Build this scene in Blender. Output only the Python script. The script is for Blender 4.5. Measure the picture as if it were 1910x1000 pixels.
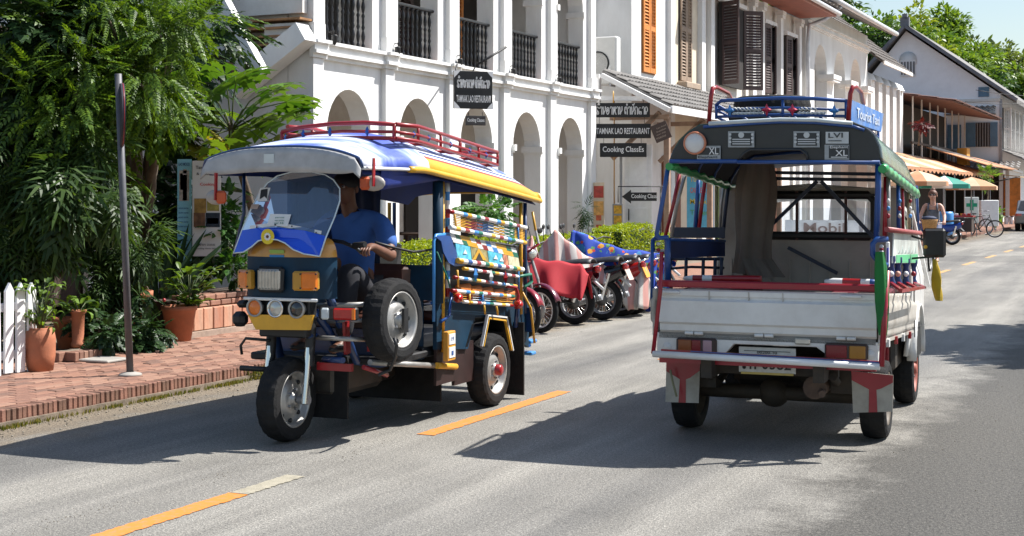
import bpy, math, random
import numpy as np
from mathutils import Vector, Matrix, Euler
for o in list(bpy.data.objects): bpy.data.objects.remove(o)
SC = bpy.context.scene
COL = SC.collection
R = math.radians
# ---------------------------------------------------------------- camera
CAMH, FPX, HZ = 1.62, 2652.8, 365
cam = bpy.data.objects.new('camera', bpy.data.cameras.new('camera'))
cam.data.lens = 50; cam.data.sensor_width = 36
cam.data.shift_y = -(500 - HZ) / 1910
cam.data.clip_end = 2000
cam.data.dof.use_dof = False
cam.location = (0, 0, CAMH); cam.rotation_euler = (R(90), 0, 0)
COL.objects.link(cam); SC.camera = cam
# ---------------------------------------------------------------- light
SUND = Vector((.957 * math.cos(R(53)), .288 * math.cos(R(53)), math.sin(R(53)))).normalized()
SC.world = bpy.data.worlds.new('World'); SC.world.use_nodes = True
wn = SC.world.node_tree; bg = wn.nodes['Background']
sky = wn.nodes.new('ShaderNodeTexSky'); sky.sky_type = 'NISHITA'; sky.sun_disc = False
sky.sun_elevation = R(53); sky.sun_rotation = math.atan2(.957, .288)
sky.air_density = 1.2; sky.dust_density = 1.2; sky.ozone_density = 1.5
wn.links.new(sky.outputs[0], bg.inputs[0]); bg.inputs[1].default_value = 0.085
sun = bpy.data.objects.new('sun', bpy.data.lights.new('sun', 'SUN'))
sun.data.energy = 5.0; sun.data.angle = R(.5); sun.data.color = (1, .965, .915)
sun.rotation_euler = (-SUND).to_track_quat('-Z', 'Y').to_euler(); sun.location = (5, 5, 30); COL.objects.link(sun)
SC.view_settings.view_transform = 'Standard'; SC.view_settings.look = 'None'
SC.view_settings.exposure = 0.84; SC.view_settings.gamma = 1; SC.view_settings.use_curve_mapping = False
# ---------------------------------------------------------------- frames
TH = R(25.3); SV = (math.sin(TH), math.cos(TH)); RV = (math.cos(TH), -math.sin(TH))
def SP(u, v, z=0): return Vector((u * SV[0] + v * RV[0], u * SV[1] + v * RV[1], z))
def GP(px, py, z=0):
    Y = (CAMH - z) * FPX / (py - HZ); return Vector(((px - 955) / FPX * Y, Y, z))
def UV_(p): return (p.x * SV[0] + p.y * SV[1], p.x * RV[0] + p.y * RV[1])
def uof(px, v):                      # where the line of sight at px crosses the line at offset v from the street axis
    t = (px - 955) / FPX; return -v * (RV[0] - RV[1] * t) / (SV[0] - SV[1] * t)
def zof(py, u, v): return CAMH + (HZ - py) / FPX * SP(u, v).y
class Frame:
    def __init__(s, ox, oy, th): s.o = (ox, oy); s.c = math.cos(R(th)); s.s = math.sin(R(th)); s.th = th
    def loc(s, p):
        dx = p[0] - s.o[0]; dy = p[1] - s.o[1]; return (dx * s.c + dy * s.s, -dx * s.s + dy * s.c, p[2])
    def hit(s, px, py, ax, val):
        o = s.loc((0, 0, CAMH)); a = s.loc(((px - 955) / FPX, 1, CAMH - (py - HZ) / FPX))
        d = [a[i] - o[i] for i in range(3)]; t = (val - o[ax]) / d[ax]
        return Vector([o[i] + d[i] * t for i in range(3)])
# ---------------------------------------------------------------- materials
_M = {}
def newmat(name):
    m = bpy.data.materials.new(name); m.use_nodes = True
    return m, m.node_tree, m.node_tree.nodes['Principled BSDF']
def N(nt, t, **kw):
    n = nt.nodes.new(t)
    for k, v in kw.items(): setattr(n, k, v)
    return n
def noise(nt, scale, detail=4, coord=None, rough=.55, dist=0):
    n = N(nt, 'ShaderNodeTexNoise'); n.inputs['Scale'].default_value = scale; n.inputs['Detail'].default_value = detail
    n.inputs['Roughness'].default_value = rough; n.inputs['Distortion'].default_value = dist
    if coord: nt.links.new(coord, n.inputs['Vector'])
    return n
def ramp(nt, fac, stops):
    r = N(nt, 'ShaderNodeValToRGB'); e = r.color_ramp.elements
    while len(e) < len(stops): e.new(.5)
    for i, (p, c) in enumerate(stops): e[i].position = p; e[i].color = (c[0], c[1], c[2], 1)
    nt.links.new(fac, r.inputs[0]); return r.outputs[0]
def mixc(nt, fac, a, b, mode='MIX'):
    m = N(nt, 'ShaderNodeMix', data_type='RGBA', blend_type=mode)
    for i, x in ((0, fac), (6, a), (7, b)):
        if isinstance(x, (int, float)): m.inputs[i].default_value = x
        elif isinstance(x, tuple): m.inputs[i].default_value = (*x[:3], 1)
        else: nt.links.new(x, m.inputs[i])
    return m.outputs[2]
def mp(nt, op, a, b=0, c=0):
    m = N(nt, 'ShaderNodeMath', operation=op)
    for i, x in enumerate((a, b, c)):
        if isinstance(x, (int, float)): m.inputs[i].default_value = x
        else: nt.links.new(x, m.inputs[i])
    return m.outputs[0]
def M(name, col=None, rough=.55, var=.12, scale=6, metal=0, bump=0, bscale=60, dirt=0, dcol=(.09, .07, .05), spec=.5, coat=0, stretch=None, fine=0):
    if name in _M: return _M[name]
    m, nt, b = newmat(name); L = nt.links
    tc = N(nt, 'ShaderNodeTexCoord'); co = tc.outputs['Object']
    if stretch:
        mpn = N(nt, 'ShaderNodeMapping'); mpn.inputs['Scale'].default_value = stretch; L.new(co, mpn.inputs[0]); co = mpn.outputs[0]
    n1 = noise(nt, scale, 5, co)
    f = ramp(nt, n1.outputs[0], [(.3, (0, 0, 0)), (.7, (1, 1, 1))])
    lo = tuple(c * (1 - var) for c in col); hi = tuple(min(1, c * (1 + var)) for c in col)
    out = mixc(nt, f, lo, hi)
    if fine:
        n3 = noise(nt, bscale, 3, co); out = mixc(nt, fine, out, mixc(nt, ramp(nt, n3.outputs[0], [(.35, (0, 0, 0)), (.65, (1, 1, 1))]), tuple(c * .4 for c in col), tuple(min(1, c * 1.5) for c in col)))
    if dirt:
        n2 = noise(nt, scale * .6 + 1.3, 8, co, .7)
        out = mixc(nt, mp(nt, 'MULTIPLY', ramp(nt, n2.outputs[0], [(.42, (0, 0, 0)), (.72, (1, 1, 1))]), dirt), out, dcol)
    L.new(out, b.inputs['Base Color'])
    rr = mp(nt, 'MULTIPLY_ADD', n1.outputs[0], .25, rough - .12); L.new(rr, b.inputs['Roughness'])
    b.inputs['Metallic'].default_value = metal; b.inputs['Specular IOR Level'].default_value = spec
    b.inputs['Coat Weight'].default_value = coat
    if bump:
        bp = N(nt, 'ShaderNodeBump'); bp.inputs['Strength'].default_value = bump; bp.inputs['Distance'].default_value = .01
        n4 = noise(nt, bscale, 4, co); L.new(n4.outputs[0], bp.inputs['Height']); L.new(bp.outputs[0], b.inputs['Normal'])
    _M[name] = m; return m
def leafmat(name, c0, c1, trans=.35, rough=.45):
    if name in _M: return _M[name]
    m, nt, b = newmat(name); L = nt.links
    g = N(nt, 'ShaderNodeNewGeometry')
    col = ramp(nt, g.outputs['Random Per Island'], [(0, c0), (.5, tuple((a + b_) / 2 for a, b_ in zip(c0, c1))), (.95, c1)])
    L.new(col, b.inputs['Base Color']); b.inputs['Roughness'].default_value = rough
    b.inputs['Specular IOR Level'].default_value = .35
    t = N(nt, 'ShaderNodeBsdfTranslucent'); L.new(mixc(nt, 1.0, col, (1.6, 1.5, .5), 'MULTIPLY'), t.inputs[0])
    mx = N(nt, 'ShaderNodeMixShader'); mx.inputs[0].default_value = trans
    L.new(b.outputs[0], mx.inputs[1]); L.new(t.outputs[0], mx.inputs[2])
    L.new(mx.outputs[0], nt.nodes['Material Output'].inputs[0]); _M[name] = m; return m
def glassmat(name, col=(.9, .95, 1), alpha=.25, rough=.03, haze=0):
    if name in _M: return _M[name]
    m, nt, b = newmat(name)
    t = N(nt, 'ShaderNodeBsdfTransparent'); t.inputs[0].default_value = (*col, 1)
    gl = N(nt, 'ShaderNodeBsdfGlossy'); gl.inputs[0].default_value = (1, 1, 1, 1); gl.inputs[1].default_value = rough
    fr = N(nt, 'ShaderNodeFresnel'); fr.inputs[0].default_value = 1.5
    f = mp(nt, 'ADD', fr.outputs[0], alpha * .3)
    mx = N(nt, 'ShaderNodeMixShader'); nt.links.new(f, mx.inputs[0]); nt.links.new(t.outputs[0], mx.inputs[1]); nt.links.new(gl.outputs[0], mx.inputs[2])
    if haze:
        df = N(nt, 'ShaderNodeBsdfDiffuse'); df.inputs[0].default_value = (.12, .22, .4, 1); m2 = N(nt, 'ShaderNodeMixShader'); m2.inputs[0].default_value = haze; nt.links.new(mx.outputs[0], m2.inputs[1]); nt.links.new(df.outputs[0], m2.inputs[2]); mx = m2  # bluish diffuse share imitating reflected haze
    nt.links.new(mx.outputs[0], nt.nodes['Material Output'].inputs[0]); _M[name] = m; return m
# ---------------------------------------------------------------- object helpers
def tag(o, label=None, cat=None, group=None, kind=None):
    if label: o['label'] = label
    if cat: o['category'] = cat
    if group: o['group'] = group
    if kind: o['kind'] = kind
    return o
def root(name, label, cat, loc, rz=0, group=None):
    o = bpy.data.objects.new(name, None); o.empty_display_size = .2; COL.objects.link(o)
    o.location = loc; o.rotation_euler = (0, 0, R(rz)); return tag(o, label, cat, group)
SR = -25.3
def sroot(name, label, cat, u, v, z=0, group=None, rz=0): return root(name, label, cat, SP(u, v, z), SR + rz, group)
def copy_tree(o, parent=None):
    c = o.copy(); COL.objects.link(c); c.parent = parent
    for ch in list(o.children): copy_tree(ch, c)
    return c
def dup(o, loc, rz, label=None, group=None):
    c = copy_tree(o); c.location = loc; c.rotation_euler = (0, 0, R(rz))
    if label: c['label'] = label
    if group: c['group'] = group
    return c
def frameof(d):
    d = Vector(d).normalized(); a = Vector((0, 0, 1)) if abs(d.z) < .9 else Vector((1, 0, 0))
    x = a.cross(d).normalized(); y = d.cross(x); return x, y, d
class MB:
    def __init__(s): s.v = []; s.f = []; s.m = []; s.sm = []
    def add(s, vs, fs, mi=0, smooth=False):
        n = len(s.v); s.v.extend([tuple(p) for p in vs]); s.f.extend([tuple(n + i for i in f) for f in fs])
        s.m.extend([mi] * len(fs)); s.sm.extend([smooth] * len(fs)); return s
    def box(s, c, d, mi=0, rz=0, rot=None, bev=0):
        hx, hy, hz = d[0] / 2, d[1] / 2, d[2] / 2
        Mx = rot if rot is not None else Matrix.Rotation(R(rz), 3, 'Z')
        c = Vector(c)
        if bev:
            b = min(bev, hx * .9, hy * .9, hz * .9); vs = []; 
            for sx in (-1, 1):
                for sy in (-1, 1):
                    for sz in (-1, 1):
                        vs += [Vector((sx * (hx - b), sy * (hy - b), sz * hz)), Vector((sx * (hx - b), sy * hy, sz * (hz - b))), Vector((sx * hx, sy * (hy - b), sz * (hz - b)))]
            def I(sx, sy, sz, k): return ((sx > 0) * 4 + (sy > 0) * 2 + (sz > 0)) * 3 + k
            fs = [(I(-1,-1,1,0), I(1,-1,1,0), I(1,1,1,0), I(-1,1,1,0)), (I(-1,-1,-1,0), I(-1,1,-1,0), I(1,1,-1,0), I(1,-1,-1,0)),
                  (I(-1,-1,-1,1), I(1,-1,-1,1), I(1,-1,1,1), I(-1,-1,1,1)), (I(-1,1,-1,1), I(-1,1,1,1), I(1,1,1,1), I(1,1,-1,1)),
                  (I(1,-1,-1,2), I(1,1,-1,2), I(1,1,1,2), I(1,-1,1,2)), (I(-1,-1,-1,2), I(-1,-1,1,2), I(-1,1,1,2), I(-1,1,-1,2))]
            for a in (-1, 1):
                for b_ in (-1, 1):
                    fs.append((I(-1,a,b_,0), I(1,a,b_,0), I(1,a,b_,1), I(-1,a,b_,1))); fs.append((I(a,-1,b_,0), I(a,1,b_,0), I(a,1,b_,2), I(a,-1,b_,2)))
                    fs.append((I(a,b_,-1,1), I(a,b_,1,1), I(a,b_,1,2), I(a,b_,-1,2)))
                    for c_ in (-1, 1): fs.append((I(a,b_,c_,0), I(a,b_,c_,1), I(a,b_,c_,2)))
            return s.add([c + Mx @ p for p in vs], fs, mi)
        vs = [c + Mx @ Vector((x, y, z)) for x in (-hx, hx) for y in (-hy, hy) for z in (-hz, hz)]
        return s.add(vs, [(0, 1, 3, 2), (4, 6, 7, 5), (0, 4, 5, 1), (2, 3, 7, 6), (0, 2, 6, 4), (1, 5, 7, 3)], mi)
    def bar(s, a, b, w, t, mi=0, up=(0, 0, 1)):     # rectangular bar from a to b
        a, b = Vector(a), Vector(b); d = (b - a).normalized(); u = Vector(up); x = d.cross(u)
        if x.length < 1e-4: x = d.cross(Vector((1, 0, 0)))
        x.normalize(); y = x.cross(d)
        vs = [p + x * sx * w / 2 + y * sy * t / 2 for p in (a, b) for sx, sy in ((-1, -1), (1, -1), (1, 1), (-1, 1))]
        return s.add(vs, [(3, 2, 1, 0), (4, 5, 6, 7), (0, 1, 5, 4), (1, 2, 6, 5), (2, 3, 7, 6), (3, 0, 4, 7)], mi)
    def cyl(s, a, b, r0, r1=None, n=12, mi=0, cap=True, smooth=True):
        r1 = r0 if r1 is None else r1; a, b = Vector(a), Vector(b); x, y, d = frameof(b - a); vs = []
        for p, r in ((a, r0), (b, r1)):
            for i in range(n):
                t = 2 * math.pi * i / n; vs.append(p + x * math.cos(t) * r + y * math.sin(t) * r)
        s.add(vs, [(i, (i + 1) % n, n + (i + 1) % n, n + i) for i in range(n)], mi, smooth)
        if cap: s.add(vs, [tuple(range(n - 1, -1, -1)), tuple(range(n, 2 * n))], mi)
        return s
    def tube(s, pts, r, n=8, mi=0, closed=False, cols=None, cap=True):
        pts = [Vector(p) for p in pts]; m = len(pts); rings = []; x = None
        for i, p in enumerate(pts):
            if closed: d = pts[(i + 1) % m] - pts[i - 1]
            else: d = pts[min(i + 1, m - 1)] - pts[max(i - 1, 0)]
            d.normalize()
            if x is None: x = frameof(d)[0]
            x = (x - d * x.dot(d)); x.normalize(); y = d.cross(x)
            rr = r[i] if isinstance(r, (list, tuple)) else r
            rings.append([p + x * math.cos(2 * math.pi * k / n) * rr + y * math.sin(2 * math.pi * k / n) * rr for k in range(n)])
        base = len(s.v)
        for rg in rings: s.v.extend([tuple(p) for p in rg])
        for i in range(m if closed else m - 1):
            j = (i + 1) % m
            for k in range(n):
                s.f.append((base + i * n + k, base + i * n + (k + 1) % n, base + j * n + (k + 1) % n, base + j * n + k))
                s.m.append(cols[i % len(cols)] if cols else mi); s.sm.append(True)
        if cap and not closed:
            s.f.append(tuple(base + k for k in range(n - 1, -1, -1))); s.f.append(tuple(base + (m - 1) * n + k for k in range(n)))
            s.m += [cols[0] if cols else mi, cols[(m - 2) % len(cols)] if cols else mi]; s.sm += [False, False]
        return s
    def lathe(s, prof, c=(0, 0, 0), axis=(0, 0, 1), n=24, mi=0, smooth=True, mis=None, fr=None):   # prof: (radius, height)
        c = Vector(c); x, y, d = fr if fr else frameof(axis); base = len(s.v)
        for r, h in prof:
            for i in range(n):
                t = 2 * math.pi * i / n; s.v.append(tuple(c + d * h + x * math.cos(t) * r + y * math.sin(t) * r))
        for j in range(len(prof) - 1):
            for i in range(n):
                k = (i + 1) % n
                s.f.append((base + j * n + i, base + j * n + k, base + (j + 1) * n + k, base + (j + 1) * n + i))
                s.m.append(mis[j] if mis else mi); s.sm.append(smooth)
        return s
    def prism(s, poly, f0, f1, mi=0):     # poly mapped by f0/f1 (functions 2d -> 3d) for the two faces
        n = len(poly); vs = [f0(*p) for p in poly] + [f1(*p) for p in poly]
        return s.add(vs, [tuple(range(n)), tuple(range(2 * n - 1, n - 1, -1))] + [(i, n + i, n + (i + 1) % n, (i + 1) % n) for i in range(n)], mi)
    def grid(s, fn, nu, nv, mi=0, smooth=True, closeu=False, fm=None):
        vs = [fn(i / nu, j / nv) for i in range(nu + (0 if closeu else 1)) for j in range(nv + 1)]; fs = []
        nn = nu if closeu else nu + 1
        base = len(s.v); s.v.extend([tuple(p) for p in vs])
        for i in range(nu):
            for j in range(nv):
                a = i * (nv + 1) + j; b = ((i + 1) % nn) * (nv + 1) + j
                s.f.append((base + a, base + b, base + b + 1, base + a + 1)); s.m.append(fm(i, j) if fm else mi); s.sm.append(smooth)
        return s
    def ball(s, c, r, n=10, mi=0, sc=(1, 1, 1)):
        c = Vector(c)
        return s.grid(lambda a, b: c + Vector((math.cos(2 * math.pi * a) * math.sin(math.pi * b) * r * sc[0], math.sin(2 * math.pi * a) * math.sin(math.pi * b) * r * sc[1], -math.cos(math.pi * b) * r * sc[2])), n, max(4, n // 2), mi, True, True)
    def leaves(s, pos, nrm, size, mi=0, ratio=.45, rng=None, flat=0.0):   # pos (n,3) arrays; each leaf a folded two-triangle diamond
        pos = np.asarray(pos, float); n = len(pos); rng = rng or np.random.RandomState(1)
        d = rng.normal(size=(n, 3)); d /= np.linalg.norm(d, axis=1)[:, None] + 1e-9
        if nrm is not None:
            d = d * (1 - flat) + np.asarray(nrm) * flat; d /= np.linalg.norm(d, axis=1)[:, None] + 1e-9
        w = np.cross(d, rng.normal(size=(n, 3))); w /= np.linalg.norm(w, axis=1)[:, None] + 1e-9
        k = np.cross(d, w)
        sz = (np.asarray(size) * (0.7 + .6 * rng.rand(n)))[:, None]
        a = pos - d * sz * .5; b = pos + w * sz * ratio * .5 + k * sz * .08; c = pos + d * sz * .5; e = pos - w * sz * ratio * .5 + k * sz * .08
        V = np.stack([a, b, c, e], 1).reshape(-1, 3); base = len(s.v)
        s.v.extend(map(tuple, V.tolist())); s.f.extend([(base + 4 * i, base + 4 * i + 1, base + 4 * i + 2, base + 4 * i + 3) for i in range(n)])
        s.m.extend([mi] * n); s.sm.extend([False] * n); return s
    def shear(s, k, y0=0, i0=0):
        s.v = s.v[:i0] + [(x, y, z + k * (y - y0)) for x, y, z in s.v[i0:]]; return s
    def mesh(s, name, mats):
        me = bpy.data.meshes.new(name); me.from_pydata(s.v, [], s.f)
        for m in (mats if isinstance(mats, (list, tuple)) else [mats]): me.materials.append(m)
        me.polygons.foreach_set('material_index', s.m); me.polygons.foreach_set('use_smooth', s.sm); me.update(); return me
    def build(s, name, mats, parent=None, loc=None, bevel=0, rot=None, solid=0):
        o = bpy.data.objects.new(name, s.mesh(name, mats)); COL.objects.link(o); o.parent = parent
        if loc is not None: o.location = loc
        if rot is not None: o.rotation_euler = rot
        if solid: md = o.modifiers.new('solid', 'SOLIDIFY'); md.thickness = solid; md.offset = 0
        if bevel:
            md = o.modifiers.new('bevel', 'BEVEL'); md.width = bevel; md.segments = 2; md.limit_method = 'ANGLE'; md.angle_limit = R(40)
        return o
def inst(name, me, parent, loc, rot=(0, 0, 0), scale=(1, 1, 1)):
    o = bpy.data.objects.new(name, me); COL.objects.link(o); o.parent = parent; o.location = loc; o.rotation_euler = rot; o.scale = scale; return o
# ---------------------------------------------------------------- lettering
def textmesh(body, w, h, depth=.004):
    cu = bpy.data.curves.new('lettering', 'FONT'); cu.body = body; cu.extrude = 0; cu.size = 1; cu.resolution_u = 3; cu.offset = .012
    t = bpy.data.objects.new('lettering', cu); COL.objects.link(t); dg = bpy.context.evaluated_depsgraph_get()
    me = bpy.data.meshes.new_from_object(t.evaluated_get(dg)); bpy.data.objects.remove(t)
    xs = [v.co.x for v in me.vertices]; ys = [v.co.y for v in me.vertices]
    if not xs: return me
    x0, x1, y0, y1 = min(xs), max(xs), min(ys), max(ys)
    for v in me.vertices: v.co.x = ((v.co.x - x0) / (x1 - x0) - .5) * w; v.co.y = ((v.co.y - y0) / (y1 - y0) - .5) * h
    return me
def orient(right, up):
    r = Vector(right).normalized(); u = Vector(up); u = (u - r * u.dot(r)).normalized(); n = r.cross(u)
    return Matrix((r, u, n)).transposed()
def lettering(body, w, h, mat, parent, c, right, up, name='lettering'):
    me = textmesh(body, w, h); me.name = name; me.materials.clear(); me.materials.append(mat); m3 = orient(right, up); c = Vector(c)
    for v in me.vertices: v.co = c + m3 @ v.co
    o = bpy.data.objects.new(name, me); COL.objects.link(o); o.parent = parent; return o
# Lao letters drawn with a flat pen: polylines in a 1 x 1 box
def arc(cx, cy, rx, ry, a0, a1, n=8): return [(cx + rx * math.cos(R(a0 + (a1 - a0) * i / n)), cy + ry * math.sin(R(a0 + (a1 - a0) * i / n))) for i in range(n + 1)]
LAO = {
 'h': [arc(.2, .18, .13, .14, 200, 540), [(.33, .2), (.3, .45), (.15, .62)] + arc(.4, .72, .28, .22, 190, 20), [(.3, .5), (.62, .35), (.66, .1), (.5, 0)]],
 'a': [arc(.3, .72, .25, .25, 170, 0) + [(.55, .0)], ],
 'n': [arc(.14, .82, .12, .13, 0, 360), [(.26, .82), (.26, .12)], arc(.3, .14, .12, .12, 0, 360), [(.4, .2), (.75, .55), (.75, 1)]],
 'o': [arc(.4, .45, .34, .45, 150, -190), arc(.32, .5, .14, .15, 0, 360)],
 'H': [arc(.12, .82, .1, .12, 0, 360), [(.22, .82), (.22, 0), (.5, .75)] + arc(.62, .82, .13, .14, 180, -60) + [(.62, .4), (.8, .1), (.88, 0)]],
 't': [arc(.25, .2, .12, .14, 0, 360), [(.13, .2), (.1, .6)] + arc(.25, .75, .15, .2, 170, 0) + [(.42, .65)] + arc(.57, .75, .16, .2, 180, 0) + [(.73, 0)]],
 'k': [arc(.4, .65, .33, .32, 200, 0) + [(.73, 0)], [(.07, .55), (.2, .45), (.14, .3), (.14, 0)]],
 'l': [arc(.24, .2, .14, .16, 0, 360), [(.1, .2), (.12, .5)] + arc(.4, .6, .3, .25, 190, 60), [(.3, .3), (.7, .35), (.72, .05), (.6, 0)]],
 'w': [arc(.25, .18, .14, .16, 0, 360), [(.1, .25), (.1, .6)] + arc(.38, .62, .3, .34, 170, -60)],
 "'": [[(-.45, 1.2), (-.25, 1.45), (-.15, 1.2), (.0, 1.35)]], '^': [[(-.55, 1.25), (-.3, 1.15), (-.05, 1.4)]], '*': [arc(-.3, 1.25, .1, .1, 0, 360)]}
def lao(s, w, h, mat, parent, c, right, up, pen=.1, name='lettering'):
    adv = {'a': .68, ' ': .4, "'": 0, '^': 0, '*': 0}; tot = sum(adv.get(ch, .95) for ch in s)
    mb = MB(); m3 = orient(right, up); c = Vector(c); x = 0; sx = w / tot; sy = h / 1.15
    for ch in s:
        for pl in LAO.get(ch, []):
            P = [Vector(((x + p[0]) * sx - w / 2, (p[1] - .55) * sy, 0)) for p in pl]; pw = pen * h
            for a, b in zip(P, P[1:]):
                d = b - a
                if d.length < 1e-6: continue
                d.normalize(); nn = Vector((-d.y, d.x, 0)) * pw / 2; a2 = a - d * pw * .3; b2 = b + d * pw * .3
                mb.add([c + m3 @ q for q in (a2 - nn, b2 - nn, b2 + nn, a2 + nn)], [(0, 1, 2, 3)])
        x += adv.get(ch, .95)
    return mb.build(name, mat, parent)
LAO_TXT = "h'anoaHan t*an^klaw"
# ---------------------------------------------------------------- shared materials
WHITE = M('white_plaster', (.78, .78, .77), .8, .06, 1.2, bump=.2, bscale=25, dirt=.3, dcol=(.46, .43, .38), stretch=(1, 1, .3))
WHITE2 = M('old_white_plaster', (.74, .72, .68), .8, .08, 1.5, bump=.2, bscale=30, dirt=.35, dcol=(.4, .32, .24))
CREAM = M('cream_plaster', (.72, .62, .48), .8, .08, 1.5, bump=.2, dirt=.25, dcol=(.45, .35, .25))
WPAINT = M('white_paint', (.8, .8, .8), .5, .05, 8, dirt=.12, dcol=(.3, .27, .22))
BLACKW = M('black_lacquer', (.012, .012, .014), .35, .3, 10)
BLACK = M('black_paint', (.015, .015, .016), .5, .3, 8)
BLACKR = M('rubber', (.013, .013, .014), .8, .25, 14, bump=.3, bscale=90, dirt=.18, dcol=(.06, .055, .045), spec=.25)
SHUT_O = M('orange_wood', (.62, .22, .04), .5, .2, 5, dirt=.15)
SHUT_D = M('dark_brown_wood', (.075, .045, .042), .55, .25, 7, stretch=(4, 4, .6))
SHUT_G = M('weathered_wood', (.3, .22, .16), .8, .3, 9, stretch=(4, 4, .6))
DARKIN = M('dark_interior', (.03, .026, .024), .8, .2, 3)
DARKWOOD = M('dark_wood', (.05, .03, .022), .7, .3, 5, stretch=(3, 3, .6))
TILE_G = M('grey_roof_tile', (.2, .19, .18), .8, .35, 3, dirt=.4, dcol=(.05, .05, .045), bump=.3)
TILE_D = M('dark_roof_tile', (.10, .085, .075), .85, .4, 3, dirt=.4, dcol=(.03, .03, .025))
TERRA = M('terracotta', (.42, .145, .07), .75, .18, 7, bump=.2, dirt=.3, dcol=(.2, .12, .08))
STEEL = M('galvanised_steel', (.32, .33, .35), .5, .15, 9, metal=.6, dirt=.2)
CHROME = M('chrome', (.7, .7, .7), .18, .1, 9, metal=1)
SILVER = M('silver_paint', (.4, .39, .37), .4, .15, 12, metal=.5, dirt=.3)
RED = M('red_paint', (.3, .006, .011), .35, .15, 6, dirt=.15, coat=.3)
BLUE = M('blue_paint', (.004, .06, .25), .4, .2, 6, dirt=.15, coat=.3)
LBLUE = M('light_blue_paint', (.05, .25, .6), .4, .2, 6, dirt=.15)
YEL = M('yellow_paint', (.72, .38, .03), .4, .12, 6, dirt=.15)
GRN = M('green_paint', (.012, .16, .1), .4, .2, 6, dirt=.15)
WHT = M('white_gloss', (.75, .75, .74), .35, .06, 6, dirt=.15, dcol=(.3, .26, .2))
TRUNK = M('bark', (.12, .09, .065), .9, .3, 9, bump=.5, bscale=30)
SKIN = M('skin', (.42, .2, .13), .5, .08, 9)
GLASS = glassmat('window_glass')
# ================================================================ THE SETTING
def W(px, py, Y): return Vector(((px - 955) / FPX * Y, Y, CAMH - (py - HZ) / FPX * Y))
rng = np.random.RandomState(7); rnd = random.Random(5)
mb = MB(); mb.add([(-700, -60, -.06), (700, -60, -.06), (700, 900, -.06), (-700, 900, -.06)], [(0, 1, 2, 3)])
tag(mb.build('ground', M('earth', (.16, .12, .08), .9, .3, .5, bump=.3, fine=.3)), kind='structure')
# road: one sheet, material has pale worn tracks, coarse shoulders, repairs and cracks
m, nt, b = newmat('asphalt'); L = nt.links
tc = N(nt, 'ShaderNodeTexCoord'); co = tc.outputs['Object']; sx = N(nt, 'ShaderNodeSeparateXYZ'); L.new(co, sx.inputs[0])
nf = noise(nt, 120, 3, co, .75); nm = noise(nt, 45, 4, co, .65); nb = noise(nt, .8, 6, co, .6); nw = noise(nt, 2.2, 8, co, .7)
mps = N(nt, 'ShaderNodeMapping'); mps.inputs['Scale'].default_value = (3, .25, 1); L.new(co, mps.inputs[0]); ns = noise(nt, 1.2, 6, mps.outputs[0], .6)
vo = N(nt, 'ShaderNodeTexVoronoi'); vo.inputs['Scale'].default_value = 95; L.new(co, vo.inputs['Vector'])
base = ramp(nt, nb.outputs[0], [(.3, (.135, .131, .124)), (.7, (.2, .194, .184))])
base = mixc(nt, ramp(nt, ns.outputs[0], [(.45, (0, 0, 0)), (.75, (.7, .7, .7))]), base, (.26, .252, .238))
vv = mp(nt, 'ADD', sx.outputs[0], mp(nt, 'MULTIPLY_ADD', nw.outputs[0], 1.6, -.8))
right = ramp(nt, mp(nt, 'MULTIPLY_ADD', vv, 2.2, 4.4), [(0, (0, 0, 0)), (1, (1, 1, 1))])
left = ramp(nt, mp(nt, 'MULTIPLY_ADD', vv, -1.8, -11.9), [(0, (0, 0, 0)), (1, (1, 1, 1))])
base = mixc(nt, right, base, mixc(nt, nm.outputs[0], (.024, .023, .022), (.1, .096, .09)))
base = mixc(nt, left, base, mixc(nt, nm.outputs[0], (.10, .082, .06), (.24, .2, .155)))
grain = ramp(nt, nf.outputs[0], [(.3, (.3, .3, .3)), (.5, (1, 1, 1)), (.7, (2.1, 2.05, 1.95))])
base = mixc(nt, 1.0, base, grain, 'MULTIPLY')
base = mixc(nt, 1.0, base, ramp(nt, nm.outputs[0], [(.32, (.68, .68, .68)), (.68, (1.28, 1.28, 1.26))]), 'MULTIPLY')
cr = N(nt, 'ShaderNodeTexVoronoi', feature='DISTANCE_TO_EDGE'); cr.inputs['Scale'].default_value = .42
dn = noise(nt, 3.5, 6, co, .7); addv = N(nt, 'ShaderNodeMix', data_type='VECTOR'); addv.inputs[0].default_value = .12; L.new(co, addv.inputs[4]); L.new(dn.outputs[1], addv.inputs[5]); L.new(addv.outputs[1], cr.inputs['Vector'])
pa = N(nt, 'ShaderNodeTexVoronoi'); pa.inputs['Scale'].default_value = .23; pa.distance = 'CHEBYCHEV'; L.new(addv.outputs[1], pa.inputs['Vector']) if 0 else L.new(co, pa.inputs['Vector'])
base = mixc(nt, ramp(nt, pa.outputs[1], [(.78, (0, 0, 0)), (.8, (.45, .45, .45))]), base, (.085, .083, .08))
n9 = noise(nt, .35, 3, mps.outputs[0], .5, .5); base = mixc(nt, 1.0, base, ramp(nt, n9.outputs[0], [(.35, (.74, .74, .74)), (.6, (1.22, 1.2, 1.15))]), 'MULTIPLY')
crk = mp(nt, 'MULTIPLY', ramp(nt, cr.outputs[0], [(.0, (1, 1, 1)), (.005, (0, 0, 0))]), ramp(nt, nw.outputs[0], [(.51, (0, 0, 0)), (.64, (.6, .6, .6))]))
base = mixc(nt, crk, base, (.03, .028, .026)); L.new(base, b.inputs['Base Color'])
b.inputs['Roughness'].default_value = .75; b.inputs['Specular IOR Level'].default_value = .35
bp = N(nt, 'ShaderNodeBump'); bp.inputs['Strength'].default_value = .8; bp.inputs['Distance'].default_value = .006; L.new(mixc(nt, .5, nf.outputs[0], vo.outputs[0]), bp.inputs['Height'])
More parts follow.
